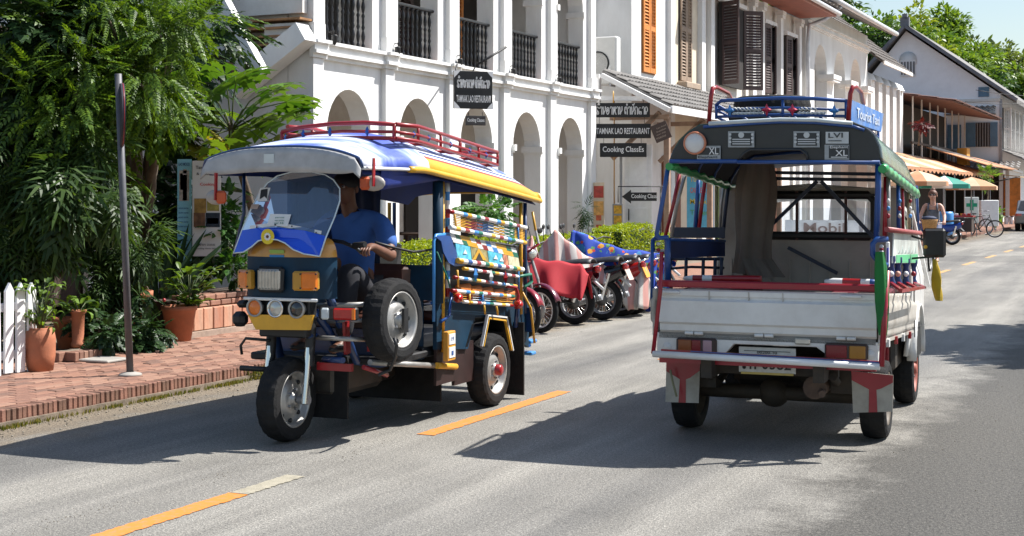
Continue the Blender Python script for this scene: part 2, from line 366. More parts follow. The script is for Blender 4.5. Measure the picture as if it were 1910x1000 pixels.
bp2 = N(nt, 'ShaderNodeBump'); bp2.inputs['Strength'].default_value = .35; bp2.inputs['Distance'].default_value = .02; L.new(nm.outputs[0], bp2.inputs['Height']); L.new(bp.outputs[0], bp2.inputs['Normal']); L.new(bp2.outputs[0], b.inputs['Normal'])
ASPH = m
mb = MB(); mb.grid(lambda a, c: (-7.42 + a * 9.2, -20 + c * 420, 0), 6, 60)
o = mb.build('road', ASPH); o.rotation_euler = (0, 0, R(SR)); tag(o, kind='structure')
# painted centre line dashes
m, nt, b = newmat('yellow_road_paint'); L = nt.links
tc = N(nt, 'ShaderNodeTexCoord'); nz = noise(nt, 22, 6, tc.outputs['Object'], .7); n2 = noise(nt, 160, 2, tc.outputs['Object'])
c = mixc(nt, n2.outputs[0], (.52, .165, .022), (.72, .25, .045)); c = mixc(nt, ramp(nt, nz.outputs[0], [(.5, (0, 0, 0)), (.68, (.85, .85, .85))]), c, (.3, .22, .14)); L.new(c, b.inputs['Base Color']); b.inputs['Roughness'].default_value = .7
RPAINT = m
fade = M('worn_road_paint', (.32, .29, .22), .75, .3, 14, fine=.4, bscale=120)
def ragged(u0, u1, v, w, seed):
    r = random.Random(seed); n = 46; l = []; rr = []
    for i in range(n + 1):
        u = u0 + (u1 - u0) * i / n; l.append((v - w / 2 + r.uniform(-.008, .008), u, 0)); rr.append((v + w / 2 + r.uniform(-.008, .008), u, 0))
    return MB().add(l + rr, [(i, n + 1 + i, n + 2 + i, i + 1) for i in range(n)])
dashes = []
for px0, py0, px1, py1, wornend in ((150, 1016, 470, 925, 0), (795, 812, 1062, 731, 0), (1195, 690, 1243, 667, 0)):
    a = UV_(GP(px0, py0)); c_ = UV_(GP(px1, py1)); dashes.append((a[0], c_[0]))
us = [(dashes[0][0], dashes[0][1]), dashes[1], (13.3, 15.1)]; k = 17.6
while k < 120: us.append((k, k + 1.9)); k += 4.2
for i, (a, c_) in enumerate(us):
    o = ragged(a, c_, -4.64, .13 if i < 3 else .12, i).build('road_marking', RPAINT if i < 3 else M('faded_yellow_paint', (.5, .3, .12), .75, .25, 14, fine=.4, bscale=120)); o.location = (0, 0, .004); o.rotation_euler = (0, 0, R(SR)); tag(o, kind='structure')
a = UV_(GP(470, 925)); c_ = UV_(GP(562, 889)); o = ragged(a[0] + .01, c_[0], -4.64, .12, 99).build('worn_road_marking', fade); o.location = (0, 0, .004); o.rotation_euler = (0, 0, R(SR)); tag(o, kind='structure')
# right-hand kerb and pavement (outside the frame but part of the street)
mb = MB(); mb.box((2.9, 90, .05), (2.3, 240, .2)); mb.box((1.82, 90, .03), (.14, 240, .22))
o = mb.build('right_pavement', M('concrete', (.32, .3, .27), .85, .15, 3, bump=.2)); o.rotation_euler = (0, 0, R(SR)); tag(o, kind='structure')
# left pavement
BR = [M('paving_brick_%d' % i, c, .85, .2, 9, bump=.3, dirt=.35, dcol=(.14, .085, .06)) for i, c in enumerate(((.27, .135, .09), (.21, .105, .072), (.29, .16, .11), (.165, .09, .065)))]
KB = [M('kerb_brick_%d' % i, c, .9, .3, 20, bump=.4, dirt=.5, dcol=(.06, .04, .03)) for i, c in enumerate(((.22, .11, .075), (.17, .09, .06), (.27, .13, .09)))]
MORT = M('mortar', (.2, .16, .12), .95, .3, 12, bump=.4, dirt=.4)
pv = bpy.data.objects.new('left_pavement', None); COL.objects.link(pv); pv.location = SP(0, -7.42, 0); pv.rotation_euler = (0, 0, R(SR)); tag(pv, kind='structure')
mb = MB(); mb.box((-2.2, 85, .055), (4.28, 190, .13)); mb.box((-.06, 85, .01), (.16, 190, .07)); mb.build('bed', MORT, pv)
brm = [[MB().box((0, 0, 0), d, bev=.006).mesh('brick', mt) for mt in ms] for d, ms in (((.094, .194, .05), BR), ((.13, .044, .095), KB))]
r = random.Random(3)
def paving(u, j, k, sink=None):
    x = -.19 - j * .1 + r.uniform(-.002, .002); y = u + (j % 2) * .1; z = .106 + r.uniform(-.004, .004)
    return x, y, z
allb = [(i, j) for i in range(0, 64) for j in range(0, 22)]
stuff = [MB() for _ in BR]; cnt = 0
for i, j in allb:
    x, y, z = paving(4.6 + i * .2, j, 0); near = 7.4 < y < 12.2 and j < 12
    rz = r.uniform(-1.5, 1.5); k = r.randrange(4)
    if near and cnt < 285: inst('brick', brm[0][k], pv, (x, y, z), (r.uniform(-.01, .01), r.uniform(-.012, .012), R(rz))); cnt += 1
    else: stuff[k].box((x, y, z), (.094, .194, .05), rz=rz, bev=.005)
allm = MB(); mats = BR
for k, s_ in enumerate(stuff):
    allm.add(s_.v, s_.f, k)
for j in range(22):
    for i in range(40): allm.box((-.19 - j * .1, 17.4 + i * .2 + (j % 2) * .1, .104 + r.uniform(-.003, .003)), (.094, .194, .05), r.randrange(4))
allm.box((-1.28, 60, .104), (2.2, 70, .05), 0)
o = allm.build('paving_bricks', BR, pv); o['kind'] = 'stuff'
ks = MB(); u = 4.6
while u < 60:
    z = .082 + r.uniform(-.004, .003); k = r.randrange(3); x = -.065 + r.uniform(-.006, .006)
    if 7.3 < u < 14: inst('kerb_brick', brm[1][k], pv, (x, u, z), (0, R(r.uniform(-2, 2)), R(r.uniform(-2.5, 2.5))))
    else: ks.box((x, u, z), (.13, .044, .095), k, bev=.006)
    u += .0505
ks.box((-.065, 130, .08), (.13, 140, .095), 0)
o = ks.build('kerb_bricks', KB, pv); o['kind'] = 'stuff'
# gutter grass and gravel
GRASS = leafmat('grass_blades', (.09, .12, .02), (.24, .2, .05), .3)
mb = MB(); r2 = np.random.RandomState(3)
P = []
for k in range(60):
    u0 = r2.uniform(6.5, 15); n = int(r2.uniform(4, 60)); sp = r2.uniform(.02, .25)
    for _ in range(n): P.append((.015 + abs(r2.normal()) * .03, u0 + r2.normal() * sp, .012))
for u0 in (10.35, 10.42, 10.5): P += [(.03 + r2.normal() * .02, u0 + r2.normal() * .05, .03 + r2.rand() * .07) for _ in range(60)]
P = np.array(P); nn = np.tile([0, 0, 1.], (len(P), 1)); mb.leaves(P, nn, .045, 0, .22, r2, .75)
o = mb.build('gutter_grass', GRASS); o.location = SP(0, -7.42, 0); o.rotation_euler = (0, 0, R(SR)); tag(o, kind='stuff')
mb = MB()
for _ in range(1500):
    u = r.uniform(5.5, 22); v = abs(r.gauss(0, .16)); s_ = r.uniform(.004, .013); mb.box((v, u, s_ * .3), (s_, s_ * r.uniform(.7, 1.4), s_ * .8), r.randrange(3), rz=r.uniform(0, 90), bev=.003)
for _ in range(420):
    u = r.uniform(5.0, 16); v = 7.42 - 1.3 + r.gauss(.6, .55); s_ = r.uniform(.003, .008); mb.box((v, u, s_ * .3), (s_, s_ * r.uniform(.7, 1.4), s_ * .7), r.randrange(3), rz=r.uniform(0, 90), bev=.003)
for cx, cy in ((215, 942), (85, 975), (410, 888), (660, 845)):
    g = UV_(GP(cx, cy))
    for _ in range(34):
        s_ = r.uniform(.003, .007); mb.box((g[1] + 7.42 + r.gauss(0, .06), g[0] + r.gauss(0, .13), s_ * .3), (s_, s_, s_ * .7), r.choice((1, 2, 2)), rz=r.uniform(0, 90), bev=.004)
o = mb.build('gravel', [M('grit_a', (.3, .27, .22), .9), M('grit_b', (.2, .17, .13), .9), M('grit_c', (.16, .14, .11), .9)]); o.location = SP(0, -7.42, 0); o.rotation_euler = (0, 0, R(SR)); tag(o, kind='stuff')
# ================================================================ BUILDINGS
def arcade(mb, y0, y1, z0, z1, arches, x=0, th=.35, mi=0, n=14, point=1.08):
    """wall in the plane x (front) .. x-th with round-headed openings (centre, width, spring height, sill)"""
    ys = y0
    def q(a, b, c, d): mb.add([a, b, c, d], [(0, 1, 2, 3)], mi)
    for yc, w, zs, sill in arches:
        a, b = yc - w / 2, yc + w / 2
        mb.box((x - th / 2, (ys + a) / 2, (z0 + z1) / 2), (th, a - ys, z1 - z0), mi)
        pts = [(yc - w / 2 * math.cos(math.pi * i / n), zs + w / 2 * point * math.sin(math.pi * i / n)) for i in range(n + 1)]
        for (ya, za), (yb, zb) in zip(pts, pts[1:]):
            for xx in (x, x - th): q((xx, ya, za), (xx, yb, zb), (xx, yb, z1), (xx, ya, z1))
            q((x, ya, za), (x, yb, zb), (x - th, yb, zb), (x - th, ya, za))
        if sill > z0: mb.box((x - th / 2, yc, (z0 + sill) / 2), (th, w, sill - z0), mi)
        ys = b
    mb.box((x - th / 2, (ys + y1) / 2, (z0 + z1) / 2), (th, y1 - ys, z1 - z0), mi)
def cornice(mb, y0, y1, z, x=0, s=1, mi=0):
    for dz, dx, h in ((0, .06, .06), (.06, .12, .05), (.11, .09, .10), (.21, .15, .05)):
        mb.box((x + dx * s / 2, (y0 + y1) / 2, z + (dz + h / 2) * s), (dx * s, y1 - y0 - dx * .02, h * s), mi)
def shutter(parent, c, right, w, h, mat, th=.04, name='shutter', slats=None, slat_parts=False):
    """louvred leaf: frame as the part, slats inside as sub-parts"""
    c = Vector(c); rt = Vector(right).normalized(); nrm = rt.cross(Vector((0, 0, 1))); mb = MB()
    def bb(dx, dz, ww, hh): 
        m3 = Matrix((rt, nrm, Vector((0, 0, 1)))).transposed(); mb.box(c + rt * dx + Vector((0, 0, dz)), (ww, th, hh), rot=m3)
    st = min(.07, w * .2)
    bb(-w / 2 + st / 2, 0, st, h); bb(w / 2 - st / 2, 0, st, h)
    for dz in (-h / 2 + .06, 0, h / 2 - .06): bb(0, dz, w - 2 * st - .002, .12)
    n = slats or int(h / .09); sb = MB() if slat_parts else mb
    for i in range(n):
        dz = -h / 2 + .14 + (h - .28) * (i + .5) / n
        if abs(dz) < .07: continue
        m3 = Matrix((rt, nrm, Vector((0, 0, 1)))).transposed() @ Matrix.Rotation(R(35), 3, 'X')
        sb.box(c + rt * 0 + Vector((0, 0, dz)), (w - 2 * st, .006, (h - .28) / n * .95), rot=m3)
    o = mb.build(name, mat, parent)
    return o
def sh(parent, y, z0, z1, w, mat, x=0, angle=0, side=1, name='shutter'):
    """shutter hinged on the wall face at (x, y); angle 0 = closed/flat along +y*side, 90 = standing out"""
    d = Vector((math.sin(R(angle)), math.cos(R(angle)) * side, 0)); return shutter(parent, Vector((x, y, (z0 + z1) / 2)) + d * w / 2, d, w, z1 - z0, mat, name=name)
def tiled_roof(parent, y0, y1, x_top, z_top, x_eave, z_eave, mat=TILE_G, tile=.28, row=.33, parts=False, name='roof', rg=None):
    """pent roof: deck slab plus curved courses of tiles"""
    mb = MB(); d = Vector((x_eave - x_top, 0, z_eave - z_top)); Ls = d.length; d.normalize(); nrm = Vector((-d.z, 0, d.x)); 
    if nrm.z < 0: nrm = -nrm
    mb.add([Vector((x_top, y0, z_top)) - nrm * .06, Vector((x_top, y1, z_top)) - nrm * .06, Vector((x_eave, y1, z_eave)) - nrm * .06, Vector((x_eave, y0, z_eave)) - nrm * .06,
            Vector((x_top, y0, z_top)), Vector((x_top, y1, z_top)), Vector((x_eave, y1, z_eave)), Vector((x_eave, y0, z_eave))],
           [(3, 2, 1, 0), (4, 5, 6, 7), (0, 1, 5, 4), (1, 2, 6, 5), (2, 3, 7, 6), (3, 0, 4, 7)])
    nr = max(1, int(Ls / row)); nt_ = max(1, int((y1 - y0) / tile)); rr = rg or random.Random(int(abs(y0) * 10) + 1)
    tw = (y1 - y0) / nt_
    for i in range(nr):
        for j in range(nt_):
            a = Vector((x_top, y0 + j * tw, z_top)) + d * (Ls * i / nr); b_ = a + d * (Ls / nr * 1.12); lift = .012 + rr.uniform(0, .014)
            k = rr.uniform(-.004, .004)
            vs = []
            for P0, l in ((a, .005), (b_, lift + .025)):
                for f, hh in ((0.02, 0), (.3, .035), (.7, .035), (.98, 0)): vs.append(P0 + Vector((0, tw * f + k, 0)) + nrm * (l + hh))
            mb.add(vs, [(0, 1, 5, 4), (1, 2, 6, 5), (2, 3, 7, 6)], rr.randrange(2) if isinstance(mat, list) else 0)
            mb.add([vs[4], vs[5], vs[6], vs[7], vs[7] - nrm * .03, vs[4] - nrm * .03], [(0, 1, 2, 3, 4, 5)])
    return mb.build(name, mat, parent)
BV = -11.5
# ---- building 1: white arcaded restaurant
B1 = sroot('colonial_building', 'white two storey restaurant with arched arcade and black baluster balconies beside the garden', 'building', 17.41, BV, .13)
bay = 2.16; yc = [1.12 + bay * i for i in range(5)]; BL = 10.95
mb = MB(); arcade(mb, 0, BL, 0, 3.5, [(y, 1.27, 2.42, 0) for y in yc]); 
arcade(mb, -.0, BL, 3.5, 3.74, [], th=.36)
mb.box((-4.5, .15, 1.87), (8.28, .3, 3.74)); mb.box((-4.5, BL - .15, 3.4), (8.28, .3, 6.8)); mb.box((-4.5, .16, 5.3), (8.26, .3, 3.1))
mb.build('wall', WHITE, B1)
mb = MB(); mb.box((-2.4, BL / 2, 1.75), (.2, BL - .64, 3.5)); mb.box((-2.4, BL / 2, 5.3), (.2, BL - .64, 3.1)); mb.build('inner_wall', WHITE2, B1)
mb = MB(); mb.box((-1.33, BL / 2, 3.62), (1.9, BL - .6, .2)); mb.build('gallery_floor', WHITE2, B1)
mb = MB(); mb.box((-1.2, BL / 2, .0), (2.3, BL - .02, .12)); mb.build('arcade_floor', M('floor_tile', (.35, .25, .2), .5, .1, 4), B1)
pil = [0.13] + [bay * i + .04 for i in range(1, 5)] + [BL - .14]
for y in pil:
    mb = MB(); mb.box((.045, y, 1.75), (.09, .27, 3.49)); cornice(mb, y - .19, y + .19, 3.5, x=.06); mb.box((.06, y, 3.88), (.11, .3, .25)); mb.box((.045, y, 5.4), (.09, .26, 2.8)); mb.build('pilaster', WHITE, B1)
mb = MB(); cornice(mb, 0.003, BL - .003, 3.497)
mb.build('cornice', WHITE, B1)
mb = MB(); arcade(mb, 0, BL, 3.745, 6.9, [(y, 1.36, 5.35, 3.745) for y in yc], th=.34); mb.box((-.1, BL / 2, 6.95), (.5, BL + .1, .12)); mb.build('upper_arcade', WHITE, B1)
for i in range(5):                                # imposts
    for s_ in (-1, 1):
        mb = MB(); mb.box((-.17, yc[i] + s_ * (.635 + .0), 2.40), (.46, .10, .12)); mb.box((-.17, yc[i] + s_ * (.645), 2.335), (.40, .07, .06)); mb.build('capital', WHITE, B1)
        mb = MB(); mb.box((-.17, yc[i] + s_ * .68, 5.31), (.42, .1, .12)); mb.build('capital', WHITE, B1)
bal = MB().lathe([(.0, 0), (.028, 0), (.028, .06), (.014, .09), (.026, .15), (.033, .2), (.024, .25), (.013, .29), (.03, .34), (.018, .38), (.022, .43), (.018, .48), (.03, .52), (.013, .56), (.024, .6), (.033, .66), (.026, .71), (.014, .76), (.028, .79), (.028, .84), (0, .84)], n=8).mesh('baluster', BLACKW)
for i in range(5):
    mb = MB(); mb.box((-.12, yc[i], 4.63), (.09, 1.42, .05), bev=.012); rl = mb.build('railing', BLACKW, B1); MB().box((-.12, yc[i], 3.77), (.07, 1.355, .04)).build('bottom_rail', BLACKW, rl)
    for k in range(9): inst('baluster', bal, rl, (-.12, yc[i] - .6 + k * .15, 3.78))
    mb = MB(); mb.box((-.1, yc[i], 3.735), (.3, 1.36, .03)); mb.build('sill', M('brick_sill', (.45, .2, .12), .8), B1)
for i, y in enumerate(yc):                       # doors and windows behind the arcade
    mb = MB(); mb.box((-2.28, y - .2 if i else y, 1.1), (.06, 1.15, 2.2)); mb.build('doorway', DARKIN, B1)
    mb = MB(); mb.box((-2.27, y + .1, 5.0), (.06, 1.95, 2.5)); mb.build('doorway', DARKIN, B1)  # dark slab widened to imitate the unlit room behind the balcony
for y in (yc[3] + .75, yc[4] + .85): sh(B1, y, 3.8, 6.2, .55, SHUT_O, x=-2.2, angle=15)
sh(B1, yc[2] + .8, 3.8, 6.2, .5, SHUT_D, x=-2.2, angle=20)
mb = MB(); mb.box((-.3, -.12, 3.86), (8.3 if 0 else .6, .25, .24)); mb.build('corner_block', WHITE, B1)
# hipped tile roof
mb = MB(); e = .7; mb.add([(e, -e, 7.05), (e, BL + e, 7.05), (-9, BL + e, 7.05), (-9, -e, 7.05), (-4.3, 3.5, 9.6), (-4.3, BL - 3.5, 9.6)], [(0, 1, 5, 4), (1, 2, 5), (2, 3, 4, 5), (3, 0, 4), (3, 2, 1, 0)]); mb.build('roof', TILE_D, B1)
# dining table and chairs under the arcade
for y in (yc[0], yc[1] + .1, yc[2] - .2):
    t = sroot('dining_table', 'dark dining table in the shade of the arcade ' + ('nearest the garden' if y == yc[0] else 'behind the hedge, second from the garden' if y < 4 else 'behind the hedge, third from the garden'), 'table', 17.41 + y, BV - 1.2, .19, 'tables in the arcade')
    MB().box((0, 0, .74), (.8, .9, .04), bev=.01).build('tabletop', DARKWOOD, t)
    for a in (-.35, .35):
        for c_ in (-.4, .4): MB().box((a, c_, .36), (.05, .05, .72)).build('leg', DARKWOOD, t)
# ---- stair canopy at the near side of building 1
stc = sroot('stair_canopy', 'open side stair with white sloping stringers and brown treads against the end of the restaurant', 'staircase', 17.41, BV, .13)
def side(px, py, u=17.2): 
    t = (px - 955) / FPX; v = u * (SV[0] - t * SV[1]) / (t * RV[1] - RV[0]); return Vector((v - BV, u - 17.41, zof(py, u, v) - .13))
mb = MB(); A, Bp = side(438, 168), side(572, 60); mb.bar(A, Bp, .3, .32, up=(0, 1, 0)); mb.build('stringer', WHITE, stc)
mb = MB(); mb.bar(side(385, -60, 16.5), side(492, 140, 16.5), .12, .16, up=(0, 1, 0)); mb.build('stringer', WHITE, stc)
mb = MB(); mb.bar(side(375, -40, 16.9), side(478, 150, 16.9), .3, .18, up=(0, 1, 0)); mb.build('side_beam', WHITE2, stc)
tread = M('stair_wood', (.3, .15, .06), .6, .3, 6)
for k in range(9):
    zt = 45 + k * 15; xr = 575 - k * 15
    a, c_ = side(436, zt, 17.3), side(xr, zt + 2, 17.3)
    if xr > 450: MB().box(((a.x + c_.x) / 2, -.15, a.z), (abs(c_.x - a.x), .35, .03)).build('tread', tread, stc)
mb = MB(); a = side(430, -20, 17.38); c_ = side(572, 25, 17.38); mb.box(((a.x + c_.x) / 2, -.08, (a.z + c_.z) / 2), (abs(a.x - c_.x), .12, abs(a.z - c_.z))); mb.build('parapet', WHITE2, stc)
# ---- lanterns, hanging signs
for i in (0, 1, 2, 3, 4):
    y = pil[i] + .08 if i else .42
    l = sroot('lantern', 'small black wall lantern at the foot of the %s balcony' % ('first', 'second', 'third', 'fourth', 'fifth')[i], 'lantern', 17.41 + y, BV + .1, 3.93, 'black wall lanterns')
    MB().cyl((-.02, 0, .1), (.08, 0, .12), .008).cyl((.08, 0, .12), (.08, 0, .08), .006).build('bracket', BLACK, l)
    MB().lathe([(0, .07), (.055, .05), (.045, .03), (.05, -.02), (.03, -.06), (.012, -.09), (0, -.1)], (.08, 0, 0), n=8).build('lamp_shade', BLACK, l)
# ---- gap: recessed white wall with air conditioner
G2 = sroot('link_wall', 'recessed white wall in the gap beside the restaurant carrying an air conditioner', 'wall', 28.6, -13.2, .13)
mb = MB(); mb.box((-.15, 1.2, 3.6), (.3, 2.9, 7.2)); mb.box((.0, 2.2, 3.6), (1.6, .3, 7.2)); mb.build('wall', WHITE, G2)
ac = sroot('air_conditioner', 'white air conditioner unit mounted high on the recessed wall', 'air conditioner', 30.2, -11.9, 4.2)
MB().box((-.1, 0, .48), (.8, .3, 1.1), bev=.03).build('body', M('ac_white', (.62, .62, .6), .5, .05), ac)
mb = MB(); mb.lathe([(.28, 0), (.28, .02), (.25, .025)], (-.15, -.15, .42), (0, -1, 0), 24)
for k in range(9): mb.lathe([(.03 + k * .026, .015), (.034 + k * .026, .02)], (-.15, -.15, .42), (0, -1, 0), 20)
mb.build('fan_grille', BLACK, ac); MB().box((-.3, .0, -.06), (.04, .3, .08)).box((.15, 0, -.06), (.04, .3, .08)).build('bracket', STEEL, ac)
MB().box((.12, -.156, .3), (.1, .006, .12)).build('label', WHT, ac)
# ---- building 2: porch side with orange and dark shutters
u2 = uof(1178, BV)
B2 = sroot('shophouse', 'white shophouse with orange, weathered and dark open shutters above the tiled porch', 'building', u2, BV, .13)
def by(px): return uof(px, BV) - u2
def bz(py, px): return zof(py, uof(px, BV), BV) - .13
L2 = by(1500)
mb = MB(); mb.box((-4, by(1244) / 2, 3.8), (8, by(1244), 7.6)); mb.build('wall', WHITE, B2)
mb = MB(); mb.box((-4, (by(1244) + by(1318)) / 2, 3.75), (7.98, by(1318) - by(1244), 7.5)); mb.build('wall', CREAM, B2)
mb = MB(); mb.box((-4.1, (by(1318) + L2) / 2, 3.7), (7.9, L2 - by(1318), 7.4)); mb.build('wall', WHITE2, B2)
for px in (1247, 1305, 1322, 1400, 1417, 1452, 1487):
    y = by(px); mb = MB(); mb.box((.05, y, 3.6), (.14, .3, 7.1)); mb.box((.08, y, 7.2), (.24, .42, .12)); mb.box((.08, y, 7.08), (.2, .36, .1)); mb.build('pilaster', WHITE, B2)
# orange shuttered window
ya, yb = by(1197), by(1220); zt, zb = bz(-30, 1208), bz(136, 1208)
MB().box((.005, (ya + yb) / 2, (zt + zb) / 2), (.03, yb - ya + .06, zt - zb + .06)).build('window_recess', M('varnish', (.25, .1, .03), .5), B2)
sh(B2, ya, zb, zt, (yb - ya) / 2 - .01, SHUT_O, x=.04); sh(B2, yb, zb, zt, (yb - ya) / 2 - .01, SHUT_O, x=.04, side=-1)
ya, yb = by(1267), by(1287); zt, zb = bz(-40, 1277), bz(152, 1277)
MB().box((.0, (ya + yb) / 2, (zt + zb) / 2), (.03, yb - ya + .1, zt - zb)).build('window_recess', DARKIN, B2)
sh(B2, ya, zb, zt, (yb - ya) / 2 - .01, SHUT_G, x=.04); sh(B2, yb, zb, zt, (yb - ya) / 2 - .01, SHUT_G, x=.04, side=-1)
MB().box((.12, (ya + yb) / 2, zb - .12), (.26, (yb - ya) + .3, .16), bev=.02).build('sill', M('stone_sill', (.35, .27, .2), .8), B2)
for pa, pb, yt, ybm in ((1345, 1385, 12, 163), (1424, 1442, 48, 175), (1464, 1481, 70, 180)):
    ya, yb = by(pa), by(pb); pm = (pa + pb) / 2; zt, zb = bz(yt, pm), bz(ybm, pm)
    MB().box((-.02, (ya + yb) / 2, (zt + zb) / 2), (.1, yb - ya, zt - zb)).build('window_recess', DARKIN, B2)
    hw = min((yb - ya) / 2, .62) if pa < 1400 else .4
    sh(B2, ya, zb, zt, hw, SHUT_D, x=.04, angle=62 if pa < 1400 else 14, side=-1 if pa < 1400 else 1); sh(B2, yb, zb, zt, hw, SHUT_D, x=.04, angle=22 if pa > 1400 else 45, side=-1 if pa > 1400 else 1)
    mb = MB(); mb.box((.03, (ya + yb) / 2, zt + .08), (.16, yb - ya + .2, .12)); mb.build('lintel', WHITE, B2)
ye = by(1350) - 3
mb = MB(); mb.box((.45, (ye + L2) / 2, 7.45), (1.2, L2 - ye, .05)); mb.build('soffit', M('red_brown_boards', (.3, .1, .07), .7, .2, 5), B2)
mb = MB(); mb.box((1.06, (ye + L2) / 2, 7.52), (.05, L2 - ye, .2)); mb.build('fascia', M('pink_fascia', (.5, .24, .2), .7, .15, 5, dirt=.4), B2)
tiled_roof(B2, ye, L2 + .2, -4, 10.2, 1.2, 7.62, TILE_D, .5, .5)
MB().tube([(1.2, ye, 7.58), (1.2, L2, 7.5)], .07, 8).build('gutter', M('pale_gutter', (.6, .62, .66), .4, metal=.3), B2)
# flat sheet metal roof edge higher up
# ground floor: doors, green door, banner
for px, mt, w in ((1352, M('pale_green_door', (.45, .6, .25), .6, .08), 1.2), (1395, M('pale_green_door2', (.4, .58, .24), .6, .08), 1.0)):
    y = by(px); d = MB().box((.03, y, 1.2), (.06, w, 2.3)).build('door', mt, B2)
    for dz in (.55, 1.35, 2.0): MB().box((.068, y - w * .24, dz), (.02, w * .36, .5), bev=.008).box((.068, y + w * .24, dz), (.02, w * .36, .5), bev=.008).build('door_panel', mt, d)
for px, w in ((1250, 1.3), (1420, 1.2), (1445, 1.2)): MB().box((.02, by(px), 1.25), (.08, w, 2.4)).build('doorway', M('brown_door', (.16, .05, .02), .6), B2)
# white plank door at the porch
dr = sroot('panel_door', 'white panelled door with black handle standing open beside the hanging signs', 'door', 29.2, -10.75, .13)
MB().box((0, 0, 1.3), (.62, .05, 2.6)).build('door_leaf', WPAINT, dr)
for dz, h_ in ((.5, .55), (1.05, .35), (1.95, 1.1)): MB().box((0, -.03, dz), (.42, .02, h_), bev=.008).build('door_panel', WPAINT, dr)
MB().tube([(-.22, -.03, .95), (-.2, -.08, 1.0), (-.2, -.08, 1.15), (-.22, -.03, 1.2)], .012).build('handle', BLACK, dr)
MB().cyl((-.42, .02, 0), (-.42, .02, 2.6), .03).build('drain_pipe', M('grey_pipe', (.35, .36, .38), .5), dr)
# ---- porch with white truss and tiled roof
PO = sroot('tiled_porch', 'tiled porch roof on white timber brackets in front of the shophouse', 'porch', 29.0, BV, .13)
ex = 1.45; zt_, ze_ = 4.12, 3.32
mb = MB(); mb.bar((.0, -.05, zt_), (ex + .1, -.05, ze_), .1, .2, up=(0, 1, 0)); mb.bar((-.15, -.05, 3.62), (.95, -.05, 3.58), .1, .14, up=(0, 1, 0)); mb.bar((-.1, -.05, 3.55), (-.1, -.05, 4.15), .1, .14, up=(0, 1, 0)); mb.build('barge_board', WPAINT, PO)
tiled_roof(PO, 0, 11, 0, zt_ + .12, ex + .1, ze_ + .1, TILE_G, .2, .26)
MB().bar((ex + .12, 0, ze_ + .02), (ex + .12, 11, ze_ + .02), .05, .16).build('fascia', WPAINT, PO)
for y in (.3, 3.4, 6.6, 9.8):
    MB().bar((.1, y, 2.3), (1.2, y, 3.3), .09, .09).bar((.05, y, 3.2), (1.4, y, 3.2), .09, .1).build('bracket', M('brown_timber', (.32, .22, .16), .7, .2), PO)
    MB().box((1.3, y + .2, 1.6), (.12, .12, 3.2)).build('post', M('brown_timber', (.32, .22, .16)), PO)
# ---- building 3: white arched gallery
u3 = uof(1503, BV)
B3 = sroot('arcaded_house', 'white house with three tall upper arches and a grey gutter pipe', 'building', u3, BV, .13)
def y3(px): return uof(px, BV) - u3
L3 = y3(1618)
mb = MB(); arcade(mb, 0, L3, 0, 3.6, [(y, 1.6, 2.2, 0) for y in (1.8, 4.6, 7.4)], th=.4); arcade(mb, 0, L3, 3.6, 7.9, [(y3(1531), 1.9, 5.75, 3.9), (y3(1566), 1.9, 5.75, 3.9), (y3(1596), 1.9, 5.75, 3.9)], th=.4)
mb.box((-4.2, .2, 3.95), (7.6, .38, 7.9)); mb.box((-4.2, L3 - .2, 3.95), (7.6, .38, 7.9)); mb.build('wall', WHITE, B3)
MB().box((-2.4, L3 / 2, 3.9), (.2, L3 - .8, 7.8)).box((-1.4, L3 / 2, 3.7), (1.98, L3 - .8, .2)).build('inner_wall', WHITE2, B3)
for px in (1548, 1581, 1612): 
    for s_ in (0,): MB().box((.0, y3(px), 5.72), (.56, 1.25, .16)).box((.0, y3(px), 5.6), (.5, 1.1, .08)).build('capital', WHITE, B3); MB().box((.0, y3(px), 4.0), (.54, 1.15, .2)).build('column_base', WHITE, B3)
for px in (1531, 1566, 1596): MB().box((-2.28, y3(px) + .5, 4.9), (.05, 1.0, 2.2)).build('doorway', M('red_brown_door', (.2, .05, .03), .6), B3)
cornice(q_ := MB(), 0, L3, 7.2); q_.build('cornice', WHITE, B3)
tiled_roof(B3, -.2, L3 + .4, -4, 10.4, 1.0, 7.95, TILE_G, .5, .5)
MB().tube([(1.1, -3.5, 7.95), (1.1, L3 + .3, 7.95)], .09, 8).build('gutter', M('pale_gutter', (.6, .62, .66)), B3)
MB().tube([(1.05, .6, 7.85), (.6, .2, 7.4), (.15, -.15, 7.2), (.12, -.2, 6.6), (.12, -.2, .3)], .07, 8).build('down_pipe', M('pale_gutter', (.6, .62, .66)), B3)
# ---- building 4: narrow tiled house with paired white pillars
u4 = uof(1620, BV)
B4 = sroot('narrow_house', 'narrow house with ragged dark tile roof over four white pillars', 'building', u4, BV, .13)
L4 = uof(1682, BV) - u4
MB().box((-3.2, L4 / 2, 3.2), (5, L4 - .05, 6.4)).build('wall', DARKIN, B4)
for k in range(5): 
    y = .5 + k * (L4 - 1) / 4; MB().box((-.2, y, 3.1), (.55, .75, 6.2)).lathe([(.42, 0), (.3, .25), (0, .4)], (-.2, y, 6.15), n=12).build('pillar', WHITE, B4)
tiled_roof(B4, -.1, L4 - .8, -3.4, 10.2, .55, 6.9, TILE_D, .34, .4)
MB().bar((.6, 0, 6.85), (.6, L4 - .8, 6.85), .06, .16).build('fascia', WHITE2, B4)
